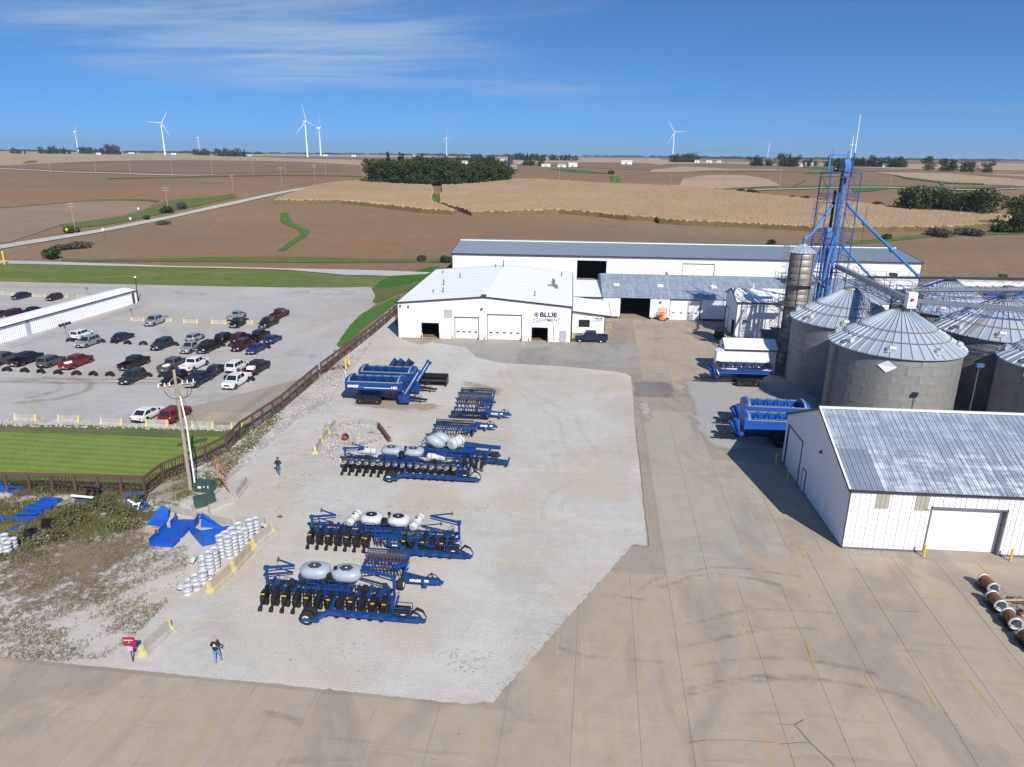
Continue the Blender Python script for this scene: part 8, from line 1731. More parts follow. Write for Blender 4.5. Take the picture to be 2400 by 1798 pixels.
# ---- things at the far right behind the barn
o = thing('steel_stock', 'rows of rusty and pale steel stock stacked behind the barn at the right edge', 'steel stack', (84, 176, 0)); rs = random.Random(9)
def stock(x0, x1, y, n, mt, nm):
 b = MB()
 for i in range(n): z = .15+.22*(i//3); b.bar((x0+rs.uniform(-.4,.4), y+.5*(i % 3), z), (x1+rs.uniform(-.4,.4), y+.5*(i % 3), z+.05), .3, .2)
 b.obj(nm, mt, o, (-84,-176,0))
stock(87,96,174,9,paint('pale_stock',(.5,.45,.4),.7),'pale_beams'); stock(97,106,172,6,BSC,'blue_beams'); stock(107,128,175,15,RUSTBROWN,'rusty_beams'); stock(130,150,175,15,RUST,'rusty_beams')
o = thing('white_wall', 'low white wall beyond the steel stock at the right edge', 'wall', (96, 184, 0)); MB().box(0,60,0,.4,0,1.6).obj('wall', WHITE2, o)
# ---- people
SKINM = paint('skin', (.42,.24,.17), .6, 0, .05); DENIM = paint('blue_denim', (.085,.14,.27), .85, 0, .35, 6); BLKCLOTH = paint('black_cloth', (.012,.012,.014), .85, 0, .2, 6); SHOE = paint('dark_shoe', (.03,.025,.022), .7)
def person(label, loc, rz, height, joints, sleeve, hair, hair_mat, denim=DENIM):
 """one continuous skinned body; x right, y forward"""
 t = thing('person', label, 'person', loc, rz)
 names = list(joints); V = [joints[n][0] for n in names]; R = [joints[n][1] for n in names]
 E = [('pelvis','waist'),('waist','chest'),('chest','neck'),('neck','head'),('head','crown'),('pelvis','hipL'),('hipL','kneeL'),('kneeL','ankL'),('ankL','toeL'),('pelvis','hipR'),('hipR','kneeR'),('kneeR','ankR'),('ankR','toeR'),('chest','shL'),('shL','elL'),('elL','wrL'),('wrL','haL'),('chest','shR'),('shR','elR'),('elR','wrR'),('wrR','haR')]
 for s in 'LR':
  for k_ in range(4): E.append(('ha'+s, 'f%d%s' % (k_, s)))
  E.append(('wr'+s, 'th'+s))
  h = Vector(joints['ha'+s][0]); w_ = Vector(joints['wr'+s][0]); d = (h-w_).normalized(); side = d.cross(Vector((0,1,0))); side = side.normalized() if side.length > .1 else Vector((1,0,0))
  for k_ in range(4): names.append('f%d%s' % (k_, s)); V.append(tuple(h+d*(.085-.008*abs(k_-1.2))+side*(.022*(k_-1.5)))); R.append(.010)
  names.append('th'+s); V.append(tuple(w_+d*.07-side*.06)); R.append(.011)
 idx = {n: i for i, n in enumerate(names)}
 me = bpy.data.meshes.new('body'); me.from_pydata([tuple(Vector(v)) for v in V], [(idx[a], idx[b]) for a, b in E], []); o = bpy.data.objects.new('body', me); COL.objects.link(o)
 m = o.modifiers.new('skin', 'SKIN'); sv = me.skin_vertices[0].data
 for i, r in enumerate(R): sv[i].radius = (r, r) if not isinstance(r, tuple) else r
 for i in range(len(V)): sv[i].use_root = (i == idx['pelvis'])
 s_ = o.modifiers.new('sub', 'SUBSURF'); s_.levels = 2
 dg = bpy.context.evaluated_depsgraph_get(); me2 = bpy.data.meshes.new_from_object(o.evaluated_get(dg)); bpy.data.objects.remove(o)
 for mt in (BLKCLOTH, denim, SKINM, SHOE): me2.materials.append(mt)
 zh, zn = joints['pelvis'][0][2]-.02, joints['neck'][0][2]+.01; segs = {}
 def near(p, a, b):
  a, b = Vector(a), Vector(b); ab = b-a; tt = max(0, min(1, (p-a).dot(ab)/max(ab.length_squared, 1e-9))); return (p-a-ab*tt).length, tt
 for f in me2.polygons:
  p = Vector(f.center); best = (9, 0, None)
  for a, b in E[:21]:
   d, tt = near(p, joints[a][0], joints[b][0])
   if d < best[0]: best = (d, tt, (a, b))
  a, b = best[2]; mi = 0
  if b in ('head','crown'): mi = 2
  elif b[:3] in ('hip','kne') or (b[:3] == 'ank'): mi = 1
  elif b[:3] == 'toe': mi = 3
  elif b[:2] == 'wr': mi = 0 if sleeve else 2
  elif b[:2] == 'el' and not sleeve: mi = 0 if best[1] < .6 else 2
  elif b[:2] == 'ha': mi = 2
  if a[:2] in ('wr','ha'): mi = 2
  if mi == 0 and p.z < zh and b[:2] not in ('el','wr'): mi = 1
  f.material_index = mi; f.use_smooth = True
 link('body', me2, t)
 hd = Vector(joints['head'][0]).lerp(Vector(joints['crown'][0]), .5)
 b = MB(); b.lathe([(.001,.135),(.06,.125),(.095,.08),(.105,.02),(.10,-.04)], 14, 0, Matrix.Translation(hd+Vector((0,-.012,.01)))); b.obj('hair', hair_mat, t)
 fc = MB(); fc.prism([(-.016,-.03),(.016,-.03),(.008,.03)], 'y', .085, .118, 0, Matrix.Translation(hd)); fc.obj('nose', SKINM, t)
 for s in (-1,1):
  MB().ell(hd+Vector((s*.098,-.005,-.01)), (.014,.025,.035), 8, 5).obj('ear', SKINM, t); MB().ell(hd+Vector((s*.035,.088,.02)), (.013,.01,.01), 8, 5).obj('eye', BLACK, t)
 MB().box(-.025,.025,.088,.098,-.062,-.054).obj('mouth', paint('lip', (.3,.1,.09)), t).location = hd
 t.scale = (height/1.78,)*3
 return t
J1 = dict(pelvis=((0,0,.95),.13), waist=((0,.0,1.12),.145), chest=((0,.01,1.36),.155), neck=((0,.02,1.53),.062), head=((0,.035,1.62),.085), crown=((0,.04,1.72),.088),
hipL=((-.10,0,.90),.105), kneeL=((-.11,.02,.5),.07), ankL=((-.10,-.02,.09),.05), toeL=((-.11,.14,.03),.04), hipR=((.10,0,.90),.105), kneeR=((.12,.16,.52),.07), ankR=((.12,.20,.12),.05), toeR=((.13,.36,.05),.04),
shL=((-.20,.0,1.42),.075), elL=((-.29,.02,1.15),.052), wrL=((-.20,.22,1.02),.036), haL=((-.15,.30,1.03),.034), shR=((.20,.0,1.42),.075), elR=((.29,.02,1.15),.052), wrR=((.22,.24,1.05),.036), haR=((.16,.32,1.06),.034))
GREYH = paint('grey_hair', (.30,.27,.25), .9); DKH = paint('dark_hair', (.03,.02,.016), .9)
P1 = person('person in black t shirt and light blue jeans walking away near the red sign', (*(-20.70,34.72), .06), radians(8), 1.92, J1, False, 'grey', GREYH, paint('light_denim', (.15,.25,.46), .85, 0, .3, 6))
MB().box(-.05,.05,.0,.006,0,.09).box(-.11,.11,.0,.006,-.05,-.03).obj('shirt_print', WHTTXT, P1, (0,-.155,1.33))
ct = thing('handheld_controller', 'small black device held in front by the walking person near the red sign', 'device', (*P1.location[:2], 1.18), radians(8)); MB().box(-.12,.12,.34,.44,-.06,.02).box(.12,.3,.36,.4,-.02,.02).obj('casing', BLACK, ct)
J2 = {k_: (v[0], v[1]) for k_, v in J1.items()}
J2['ankR'] = ((.12,-.22,.22),.05); J2['toeR'] = ((.13,-.16,.08),.04); J2['kneeR'] = ((.12,.06,.52),.07); J2['kneeL'] = ((-.10,.08,.5),.07); J2['ankL'] = ((-.09,.08,.08),.05); J2['toeL'] = ((-.1,.24,.03),.04); J2['elL'] = ((-.31,-.02,1.15),.058); J2['elR'] = ((.31,-.02,1.15),.058); J2['waist'] = ((0,0,1.12),.16); J2['chest'] = ((0,.01,1.36),.175)
P2_ = person('person in black jacket and dark jeans walking away on the gravel path', (*(-27.59,61.31), .06), radians(4), 1.82, J2, True, 'dark', DKH)
# ================================================================== trees, far farms, turbines, woods
LEAF = leaf_mat('deciduous_leaf', [(.016,.028,.008),(.032,.052,.014),(.052,.078,.02),(.075,.095,.028)]); LEAF2 = leaf_mat('olive_leaf', [(.022,.032,.011),(.042,.056,.018),(.07,.08,.028),(.1,.098,.04)]); SPR = leaf_mat('spruce_needle', [(.008,.016,.008),(.013,.026,.012),(.02,.036,.016)]); DRYL = leaf_mat('bare_brush', [(.05,.04,.035),(.075,.062,.055),(.1,.085,.07)])
BARK = paint('bark', (.07,.055,.04), .95, 0, .5, 4)
def leaf_cloud(name, mat, blobs, n, size, seed, lift=0.):
 rs = np.random.RandomState(seed); B = np.array(blobs); w = (B[:,3]*B[:,4]*B[:,5])**.67; w /= w.sum(); k = rs.choice(len(B), n, p=w)
 d = rs.normal(size=(n,3)); d /= np.linalg.norm(d,axis=1)[:,None]; rr = rs.uniform(.45,1.06,n)**.6; P = B[k,:3]+d*B[k,3:6]*rr[:,None]
 a = rs.normal(size=(n,3)); a /= np.linalg.norm(a,axis=1)[:,None]; b = np.cross(a, d+rs.normal(0,.5,(n,3))); b /= np.linalg.norm(b,axis=1)[:,None]+1e-9; s = size*rs.uniform(.6,1.3,n)[:,None]
 V = np.stack([P-a*s, P+b*s*.7, P+a*s, P-b*s*.7],1).reshape(-1,3); F = np.arange(n*4).reshape(-1,4)
 me = bpy.data.meshes.new(name); me.from_pydata(V.tolist(), [], F.tolist()); me.materials.append(mat); t = np.repeat(np.clip(rs.normal(.45,.2,n)+rs.normal(0,.13,len(B))[k],0,1),4); at_ = me.attributes.new('tint','FLOAT','POINT'); at_.data.foreach_set('value', t.astype(np.float32)); me.update(); return me
def dec_blobs(seed, W, Hh):
 rs = random.Random(seed); return [(rs.gauss(0,W*.24), rs.gauss(0,W*.24), Hh*rs.uniform(.2,.86), W*rs.uniform(.17,.29), W*rs.uniform(.17,.29), Hh*rs.uniform(.10,.19)) for i in range(15)]+[(0,0,Hh*.45,W*.38,W*.38,Hh*.33)]+[(W*.3*cos(a),W*.3*sin(a),Hh*.16,W*.22,W*.22,Hh*.14) for a in (0,1.3,2.5,3.8,5.)]
def trunk_mesh(Hh, r, seed):
 rs = random.Random(seed); b = MB(); b.tube((0,0,-.3),(0,0,Hh*.5),r,r*.6,7)
 for i in range(5): a = rs.uniform(0,6.28); z = Hh*rs.uniform(.25,.5); b.tube((0,0,z),(cos(a)*Hh*.22,sin(a)*Hh*.22,z+Hh*.25),r*.4,r*.15,5)
 return b.mesh('trunk', BARK)
def tree_proto(kind, seed):
 t = thing(kind, 'x', 'tree', (0,0,0))
 if kind == 'spruce_tree':
  bl = [(0,0,1+i*1.35,2.6*(1-i/8.5),2.6*(1-i/8.5),.9) for i in range(8)]; link('crown', leaf_cloud('crown', SPR, bl, 700, .42, seed), t); link('trunk', trunk_mesh(9,.2,seed), t)
 elif kind == 'bush':
  link('foliage', leaf_cloud('foliage', LEAF if seed % 2 else LEAF2, [(0,0,.8,1.3,1.3,.8),(.8,.2,.6,.9,.9,.6),(-.7,-.3,.7,1.0,.9,.7),(.1,.6,1.1,.8,.8,.6)], 420, .22, seed), t); link('stem', MB().tube((0,0,-.1),(0,0,.9),.06,n=5).mesh('stem', BARK), t)
 elif kind == 'brush':
  link('foliage', leaf_cloud('foliage', DRYL, [(0,0,.8,2.2,1.4,.8),(1.5,.2,.6,1.5,1.2,.6),(-1.6,-.3,.7,1.6,1.,.7)], 500, .22, seed), t); link('stem', MB().tube((0,0,-.1),(0,0,.9),.06,n=5).mesh('stem', BARK), t)
 else:
  link('crown', leaf_cloud('crown', LEAF if seed % 3 else LEAF2, dec_blobs(seed, 9.5, 11.5), 1500, .42, seed), t); link('trunk', trunk_mesh(11,.28,seed), t)
 return t
PROT = dict(broadleaf_tree=[tree_proto('broadleaf_tree', s) for s in (1,2,3,4)], spruce_tree=[tree_proto('spruce_tree', s) for s in (11,12)], bush=[tree_proto('bush', s) for s in (21,22)], brush=[tree_proto('brush', 31)])
def plant(kind, p, label, group, s=1., sz=1.):
 o = dup(rnd.choice(PROT[kind]), (p[0], p[1], z_at(*p)-.05), rnd.uniform(0,6.28), label, group, (s, s, s*sz)); o['category'] = 'bush' if kind in ('bush','brush') else 'tree'; return o
GR = 'trees of the grove behind the corn'
rg = random.Random(3); GROVE = []
for xx in np.arange(885, 1180, 10):
 for row in range(3):
  x = xx+rg.uniform(-4,4); base = 436-row*5 if x < 1085 else 433-row*4
  if 1083 < x < 1096: continue
  tall = rg.uniform(.92,1.2)*(1.0 if x > 1092 else 1.12); kind = 'spruce_tree' if (900 < x < 1010 and row == 1 and rg.random() < .6) else 'broadleaf_tree'
  GROVE.append((x, base, kind, tall))
ga, gb = Vector((*(-112.2,418.9), 0)), Vector((*(-64.6,429.0), 0)); gc, gd = Vector((*(-63.1,443.4), 0)), Vector((*(-44.5,455.6), 0))
for x, base, kind, tall in GROVE:
 f = (x-885)/197 if x < 1085 else (x-1096)/76; p = (ga.lerp(gb, f) if x < 1085 else gc.lerp(gd, f)); row = (436-base)/5 if x < 1085 else (433-base)/4; rad = p.normalized(); p = p+rad*(8+9*row)
 hk = 1.25 if kind == 'spruce_tree' else 1.
 plant(kind, (p.x, p.y), 'dark spruce with pointed top in the grove behind the corn' if kind == 'spruce_tree' else ('broad dark tree in the %s row of the grove%s part behind the corn' % (['front','middle','back'][int(round(row))%3], ' left' if x < 985 else ' middle' if x < 1085 else ' right')), GR, tall*hk*1.0, rg.uniform(.95,1.15))
for p, lb, s, k in (((-43.4,497.3), 'round dark tree alone at the right end of the grove', .85, 'broadleaf_tree'), ((-122.9,446.1), 'thin shrubby tree at the left end of the grove', .75, 'broadleaf_tree'), ((-129.5,449.6), 'small bush left of the grove beside the road', 1.6, 'bush'), ((-133.4,443.6), 'leftmost small bush by the road before the grove', 1.4, 'bush'),
((149.2,332.2), 'big round dark tree, left one of the right hand clump', 1.1, 'broadleaf_tree'), ((147.1,335.1), 'lower dark tree joined to the left of the big round tree', 1.0, 'broadleaf_tree'), ((152.9,332.7), 'dark tree joined to the right of the big round tree', 1.1, 'broadleaf_tree'), ((159.5,329.8), 'tall dark tree in the middle of the right hand clump', 1.0, 'broadleaf_tree'), ((161.3,327.8), 'medium tree beside the tall middle tree of the clump', 1.0, 'broadleaf_tree'), ((163.6,324.1), 'lower tree between middle and right of the clump', .95, 'broadleaf_tree'), ((167.6,320.6), 'large tree in the right part of the clump', 1.08, 'broadleaf_tree'), ((172.3,318.3), 'rightmost large tree of the clump', 1.08, 'broadleaf_tree'), ((170.0,318.6), 'front lower tree between the two large right trees', 1.0, 'broadleaf_tree'), ((155.3,331.6), 'small bush between the two halves of the clump', 1.5, 'bush'),
((180.5,312.3), 'tree near the right frame edge above the hedge', .8, 'broadleaf_tree'), ((169.0,286.1), 'big dark tree cut by the right frame edge', 1.25, 'broadleaf_tree'), ((164.7,281.3), 'lower tree in front of the cut off tree at the right edge', .8, 'broadleaf_tree'),
((89.3,397.5), 'left bush of the pair on the corn edge', 2.0, 'bush'), ((94.2,393.0), 'right bush of the pair on the corn edge', 2.2, 'bush'), ((109.5,373.7), 'small round bush in the brown field, left', 1.7, 'bush'), ((114.4,370.7), 'small round bush in the brown field, right', 1.8, 'bush'), ((139.4,346.1), 'small bush at the far corn edge left of the clump', 2.0, 'bush'), ((134.4,349.9), 'tiny bush at the far corn edge', 1.0, 'bush'),
((427,930), 'first round tree of the far row at right', 1.5, 'broadleaf_tree'), ((429,897), 'second tree of the far row at right', 1.3, 'broadleaf_tree'), ((433,887), 'third tree of the far row at right', 1.3, 'broadleaf_tree'), ((435,866), 'fourth tree of the far row at right', 1.1, 'broadleaf_tree'), ((437,855), 'fifth tree of the far row at right', 1.1, 'broadleaf_tree'), ((444,834), 'last tree of the far row at right', 1.15, 'broadleaf_tree'),
((-65,1025), 'left tree of the pair beside the far road', 1.1, 'broadleaf_tree'), ((-56,1018), 'right tree of the pair beside the far road', 1.1, 'broadleaf_tree'), ((-43,1000), 'single tree right of the pair by the far road', 1.05, 'broadleaf_tree'), ((32.4,620.0), 'small bush in the green waterway of the far field', 2.0, 'bush'),
((-146.4,191.3), 'round green bush at the left by the gravel lane', 1.9, 'bush'), ((-168.7,292.6), 'green bush beside the road pole', 1.8, 'bush'), ((-169.8,306.6), 'grey leafless brush by the road bend', 1.6, 'brush'), ((-155.9,266.6), 'grey brush on the road bank', 1.0, 'brush'), ((-153.4,205.4), 'grey brush left of the round green bush', 1.2, 'brush'), ((-150.7,209.2), 'grey brush right of the round green bush', 1.4, 'brush'), ((-174.0,239.5), 'dark green bush at the nearest road pole', 1.6, 'bush'), ((-167.9,275.7), 'small dark bush on the road verge', 1.0, 'bush'), ((-43.5,207.9), 'round green bush on the grass strip left of the long barn', 1.1, 'bush'), ((-35.82,206.01), 'round green bush touching the long barn corner', 1.3, 'bush'), ((134.5,275.9), 'grey brush in the grass strip at right', 2.0, 'brush'), ((145.6,276.6), 'grey green brush in the grass strip at right', 1.8, 'brush'), ((160.1,281.8), 'dark brush in the grass strip near the frame edge', 2.4, 'bush'), ((69.5,255.3), 'small bush behind the long barn roof', 1.0, 'bush'), ((113.5,269.4), 'small bush in the grass strip beyond the barn end', 1.3, 'bush')):
 plant(k, p, lb, 'bushes and trees between the fields', s)
TG = 'trees round the far farmsteads'
for pts, n, s, lb in (([(-1391,1845), (-1299,1835)], 9, 1.7, 'dark tree in the leftmost far farmstead'), ([(-1349,1950), (-1264,1872)], 5, 1.6, 'dark tree in the second far farmstead from left'), ([(-1228,1832), (-1110,1745)], 7, 2.0, 'tall tree by the far white houses at left'), ([(-1035,1973), (-988,1961)], 7, 1.6, 'dark tree round the third far turbine foot'), ([(-867,1748), (-729,1618)], 12, 1.6, 'dark tree in the far farmstead left of the big turbine'), ([(-1416,1781), (-1364,1762)], 4, 1.2, 'small far tree at the left frame edge'),
([(-183,1097), (-119,1127)], 16, 1.2, 'tree of the far farmstead right behind the grove'), ([(-106,810), (-80.4,790.2)], 9, 1.1, 'big tree beside the white farm barns'), ([(-149,1712), (-63,1690)], 14, 1.5, 'tree in the far row along the road top'), ([(-55,1674), (10,1661)], 10, 1.3, 'tree in the low far row right of the road'), ([(205,1595), (229,1574)], 6, 1.5, 'tree at the foot of the big right turbine'),
([(234,1615), (262,1565)], 8, 1.6, 'tree in the far farmstead right of the big turbine'), ([(265,1120), (274,1102)], 4, 1.3, 'tree of the small far pair left of the tower'), ([(285,1124), (289,1114)], 2, 1.2, 'tree at the foot of the rightmost turbine'), ([(301,1106), (316,1079)], 7, 1.5, 'dark tree of the far clump left of the tower'), ([(346,1152), (351,1108)], 5, 1.2, 'tree by the far white farm left of the tower'), ([(367,1115), (390,1097)], 8, 1.3, 'tree in the far hedge behind the tower'), ([(406,1117), (452,1050)], 18, 1.3, 'tree in the far farmstead right of the tower')):
 a, c = Vector(pts[0]), Vector(pts[1])
 for i in range(n): p = a.lerp(c, (i+rnd.uniform(.2,.8))/n)*rnd.uniform(1.,1.02); plant('spruce_tree' if i % 4 == 3 else 'broadleaf_tree', (p.x, p.y), lb, TG, s*rnd.uniform(.6,1.15))
for l in PROT.values():
 for p in l:
  for c in list(p.children): bpy.data.objects.remove(c)
  bpy.data.objects.remove(p)
b = MB(); rs = random.Random(8)
for i in range(1500):
 a = rs.uniform(-.95,.85); r = rs.choice((3600,4600,5600,6500))*rs.uniform(.92,1.1)
 if math.sin(a*17+r*.0011)+math.sin(a*41+r*.002) < .25: continue
 x, y = r*sin(a), r*cos(a); h = rs.uniform(4,9); w_ = rs.uniform(12,40); b.ell((x,y,z_at(x,y)+h*.3),(w_,w_*.6,h),7,4)
o = b.obj('distant_woods', LEAF2); o['kind'] = 'stuff'; o['label'] = 'broken line of far woods along the horizon'
HW = paint('far_white_wall', (.75,.75,.74), .6, 0, .1); HR = paint('far_grey_roof', (.30,.30,.31), .6); HM = paint('far_metal_roof', (.6,.61,.62), .5)
def farm(p, w, d, h, label, roof=HR, cat='building', name='farm_building'):
 w, d, h = w*.62, d*.62, h*.7
 t = thing(name, label, cat, (p[0], p[1], z_at(*p)), rnd.uniform(-.3,.3)+atan2(p[1],p[0])-pi/2, 'far farm buildings'); MB().box(-w/2,w/2,-d/2,d/2,-1,h).obj('wall', HW, t); MB().prism([(-d/2-.4,h),(d/2+.4,h),(0,h+d*.3)], 'x', -w/2-.4, w/2+.4).obj('roof', roof, t); MB().box(-w*.18,w*.08,-d/2-.08,-d/2,0,h*.7).obj('door', HR, t)
for p, w, d, h, lb in (((-1498,2000), 22, 12, 8, 'white barn in the leftmost far farmstead'), ((-1171,1759), 16, 9, 5, 'small white building by the second far farmstead'), ((-1132,1785), 24, 10, 5, 'white house right of the tall far tree'), ((-1393,2255), 26, 10, 4, 'long low far white shed at left'), ((-1105,1987), 20, 9, 5, 'white building right of the tallest left turbine foot'), ((-865,1760), 18, 10, 6, 'pale barn left of the far dark trees'), ((-867,1887), 20, 10, 5, 'white house right of the far dark trees'), ((-870,1952), 16, 9, 4, 'small white shed beside that far house'), ((-159,1093), 14, 8, 5, 'white farm shed above the grove'), ((-137,1456), 14, 8, 5, 'white building beside the far road top'), ((-144,1718), 12, 8, 5, 'small white building on the far ridge'), ((-74.9,739.1), 11, 8, 4, 'low white barn, left of the two near the grove'), ((-76.9,814.9), 15, 9, 6, 'larger white barn near the grove'), ((-60.9,764.0), 10, 9, 4, 'white steep roofed barn beside the dark silo'), ((-34,950), 18, 7, 3, 'long low white shed in the far field'), ((-13,925), 16, 9, 4, 'grey white shed in the far field'), ((-0,949), 18, 9, 5, 'white farm shed with dark door in the far field'), ((82,1144), 26, 9, 6, 'long white shed on the far dark field'), ((255,1559), 16, 9, 6, 'white farm building right of the big turbine'), ((280,1560), 18, 9, 5, 'far low white shed beside the ridge farm'), ((308,1601), 14, 9, 5, 'small far white shed on the ridge'), ((327,1101), 10, 8, 4, 'small white house left of the tower'), ((352,1138), 20, 9, 5, 'far white house among trees left of the tower'), ((431,1100), 12, 12, 9, 'tall white barn in the far farmstead right of the tower'), ((436,1078), 12, 8, 5, 'small white barn right of the tall far barn'), ((-639,2134), 20, 10, 5, 'tiny far white building left of centre'), ((-452,2107), 20, 10, 5, 'tiny far white building left of the thin turbine'), ((-727,2146), 20, 10, 5, 'tiny far building beside the turbine pair')):
 farm(p, w, d, h, lb, HM if w > 17 else HR)
si = (-66.7,795.6); o = thing('farm_silo', 'dark blue farm silo between the white barns near the grove', 'silo', (si[0], si[1], z_at(*si))); MB().tube((0,0,-1),(0,0,12),2.6,n=12).obj('wall', paint('silo_blue', (.03,.04,.09), .4), o); MB().lathe([(2.6,12),(1.6,13.2),(.001,13.6)], 12).obj('dome', paint('silo_blue', (.03,.04,.09)), o)
TWH = paint('turbine_white', (.80,.80,.80), .45, 0, .05)
towm = MB().lathe([(2.1,-1),(1.25,79)], 16).mesh('tower', TWH); nac = MB().box(-1.6,1.6,-2.5,6.5,78.3,82).mesh('nacelle', TWH); hubm = MB().ell((0,-3.6,80.2),(1.7,2.0,1.7),12,8).mesh('hub', TWH)
bb = MB()
for z0, z1, c0, c1, t0, t1 in ((1,8,.8,1.5,.8,.6),(8,25,1.5,.9,.5,.3),(25,43,.9,.2,.3,.08)): bb.loft([[(-c0*.4,-t0/2,z0),(c0*.6,-t0*.2,z0),(c0*.6,t0*.2,z0),(-c0*.4,t0/2,z0)],[(-c1*.4,-t1/2,z1),(c1*.6,-t1*.2,z1),(c1*.6,t1*.2,z1),(-c1*.4,t1/2,z1)]])
blm = bb.mesh('blade', TWH)
for p, r, yaw, rot, lb in (((-1585,2279), 3580, 60, 5, 'leftmost small wind turbine, blade straight up'), ((-873,1536), 2190, 25, 32, 'tall wind turbine at left with two blades up in a v'), ((-1535,2964), 4500, 65, 0, 'small thin wind turbine right of the tall left one'), ((-461,1266), 1840, 40, -12, 'tallest wind turbine, left one of the close pair'), ((-522,1512), 2330, 70, 3, 'shorter wind turbine, right one of the close pair'), ((-317,1859), 3500, 55, 0, 'small wind turbine above the grove in the middle'), ((183,1394), 2370, 10, -33, 'wide bladed wind turbine right of the middle'), ((558,2195), 4500, -15, 28, 'far right small wind turbine beside the blue tower')):
 d = Vector(p).normalized()*r; o = thing('wind_turbine', lb, 'wind turbine', (d.x, d.y, z_at(d.x, d.y)), radians(yaw)+atan2(d.y,d.x)-pi/2, 'white wind turbines on the horizon'); link('tower', towm, o); link('nacelle', nac, o); h = link('hub', hubm, o)
 for k in range(3): link('blade', blm, h, (0,-3.6,80.2), (0, radians(rot+120*k), 0))
pom = MB().tube((0,0,-.3),(0,0,1),.014,.010,6).mesh('pole', WOOD)
def far_pole(p, h, arm, lb):
 z = z_at(*p); d = hypot(*p); o = thing('power_pole', lb, 'utility pole', (p[0], p[1], z), atan2(p[1],p[0])-pi/2+rnd.uniform(-.3,.3), 'power poles along the field roads'); c = link('pole', pom, o); c.scale = (h*1.0, h*1.0, h)
 if arm: MB().bar((-1.5,0,h*.96),(1.5,0,h*.96),.2,.2).bar((-1.2,0,h*.87),(1.2,0,h*.87),.16,.16).obj('cross_arm', WOOD, o)
nm = ['first','second','third','fourth','fifth','sixth','seventh','eighth','ninth']
for i, p in enumerate([(-172.4,239.2), (-168.7,293.5), (-167.7,352.8), (-166.5,412.0), (-162.3,456.0)]): far_pole(p, 10.5, True, nm[i]+' wooden pole along the pale road, counted from the left')
for i, p in enumerate([(-479,598), (-371.2,500.3), (-351.0,520.5), (-315.7,506.4), (-277.2,493.4), (-256.5,510.0), (-242.9,547.6), (-217.7,547.1), (-179.8,527.9)]): far_pole(p, 11, False, nm[i]+' thin pole on the far left field road from the left')
for i, p in enumerate([(85.0,419.4), (117.7,430.0), (182.3,439.9), (210.6,427.9), (258.0,456.1)]): far_pole(p, 12, False, nm[i]+' pole on the far right field road from the left')
for i, p in enumerate([(-143.5,498.1), (-8.4,484.0), (24.9,435.2), (55.5,424.0)]): far_pole(p, 9, i == 0, nm[i]+' pole behind the corn stand from the left')
for p, lb in (((-172.7,235.3), 'small yellow road sign beside the pale road at left'), ((-161.6,238.4), 'small white road sign below the pale road'), ((-167.8,264.9), 'pair of small white posts above the pale road'), ((-178.3,287.9), 'small white tag post on the grass verge')):
 o = thing('road_sign', lb, 'sign', (p[0], p[1], z_at(*p)), 0, 'small road signs'); MB().tube((0,0,0),(0,0,2.2),.05,n=6).obj('post', STEEL, o); MB().box(-.4,.4,-.08,-.05,1.5,2.3).obj('sign_plate', YELLOW if 'yellow' in lb else WHTTXT, o)
# ---- weeds and rough grass near the camera
WD = leaf_mat('dry_weed_blade', [(.09,.075,.05),(.16,.125,.08),(.23,.18,.12),(.33,.27,.20)]); WG = leaf_mat('green_weed_blade', [(.07,.08,.025),(.11,.115,.04),(.18,.155,.075),(.38,.34,.25)]); GB = leaf_mat('grass_blade', [(.05,.09,.012),(.075,.125,.02),(.11,.155,.03)])
def tufts(name, label, poly, n, h, mat, seed, dens=None, blades=5, thr=.0):
 rs = np.random.RandomState(seed); P = np.array(poly); lo, hi = P.min(0), P.max(0); Q = rs.uniform(lo, hi, (n*3,2)); Q = Q[inside(poly, Q)]
 f = np.sin(Q[:,0]*.9+np.sin(Q[:,1]*.7)*1.6)+np.sin(Q[:,1]*1.1+Q[:,0]*.4+1.3)+.8*np.sin(Q[:,0]*2.3-Q[:,1]*1.7); Q = Q[f+rs.normal(0,.8,len(Q)) > thr][:n]; m = len(Q)
 k = np.repeat(np.arange(m), blades); a = rs.uniform(0,6.28,len(k)); hh = h*rs.uniform(.4,1.3,len(k)); b0 = np.column_stack([Q[k]+rs.normal(0,.07,(len(k),2)), np.full(len(k),.07)]); w = .010+.014*rs.rand(len(k))
 sx = np.column_stack([np.cos(a)*w, np.sin(a)*w, 0*a]); tip = b0+np.column_stack([np.cos(a+1.3)*hh*.45, np.sin(a+1.3)*hh*.45, hh]); V = np.stack([b0-sx, b0+sx, tip],1).reshape(-1,3); me = bpy.data.meshes.new(name); me.from_pydata(V.tolist(), [], np.arange(len(V)).reshape(-1,3).tolist()); me.materials.append(mat)
 t = np.repeat(np.clip(rs.normal(.5,.25,m)[k],0,1),3); at_ = me.attributes.new('tint','FLOAT','POINT'); at_.data.foreach_set('value', t.astype(np.float32)); o = link(name, me); o['kind'] = 'stuff'; o['label'] = label
tufts('dry_weeds', 'dry brown weeds over the stony corner at left', [(-52.80,53.70), (-41.49,45.40), (-34.12,48.73), (-31.23,50.77), (-28.08,44.88), (-27.07,40.13), (-27.23,37.32), (-27.78,34.56), (-30.73,34.01), (-34.34,33.99), (-36.03,33.99)], 12000, .12, WD, 1, thr=-.2)
tufts('green_weeds', 'tall green weeds around the blue scrap steel', [(-53.80,54.88), (-37.64,55.04), (-33.55,54.38), (-34.26,50.84), (-35.07,48.50), (-38.18,46.68), (-40.61,44.26), (-43.99,43.35)], 3800, .28, WG, 2, blades=6, thr=.2)
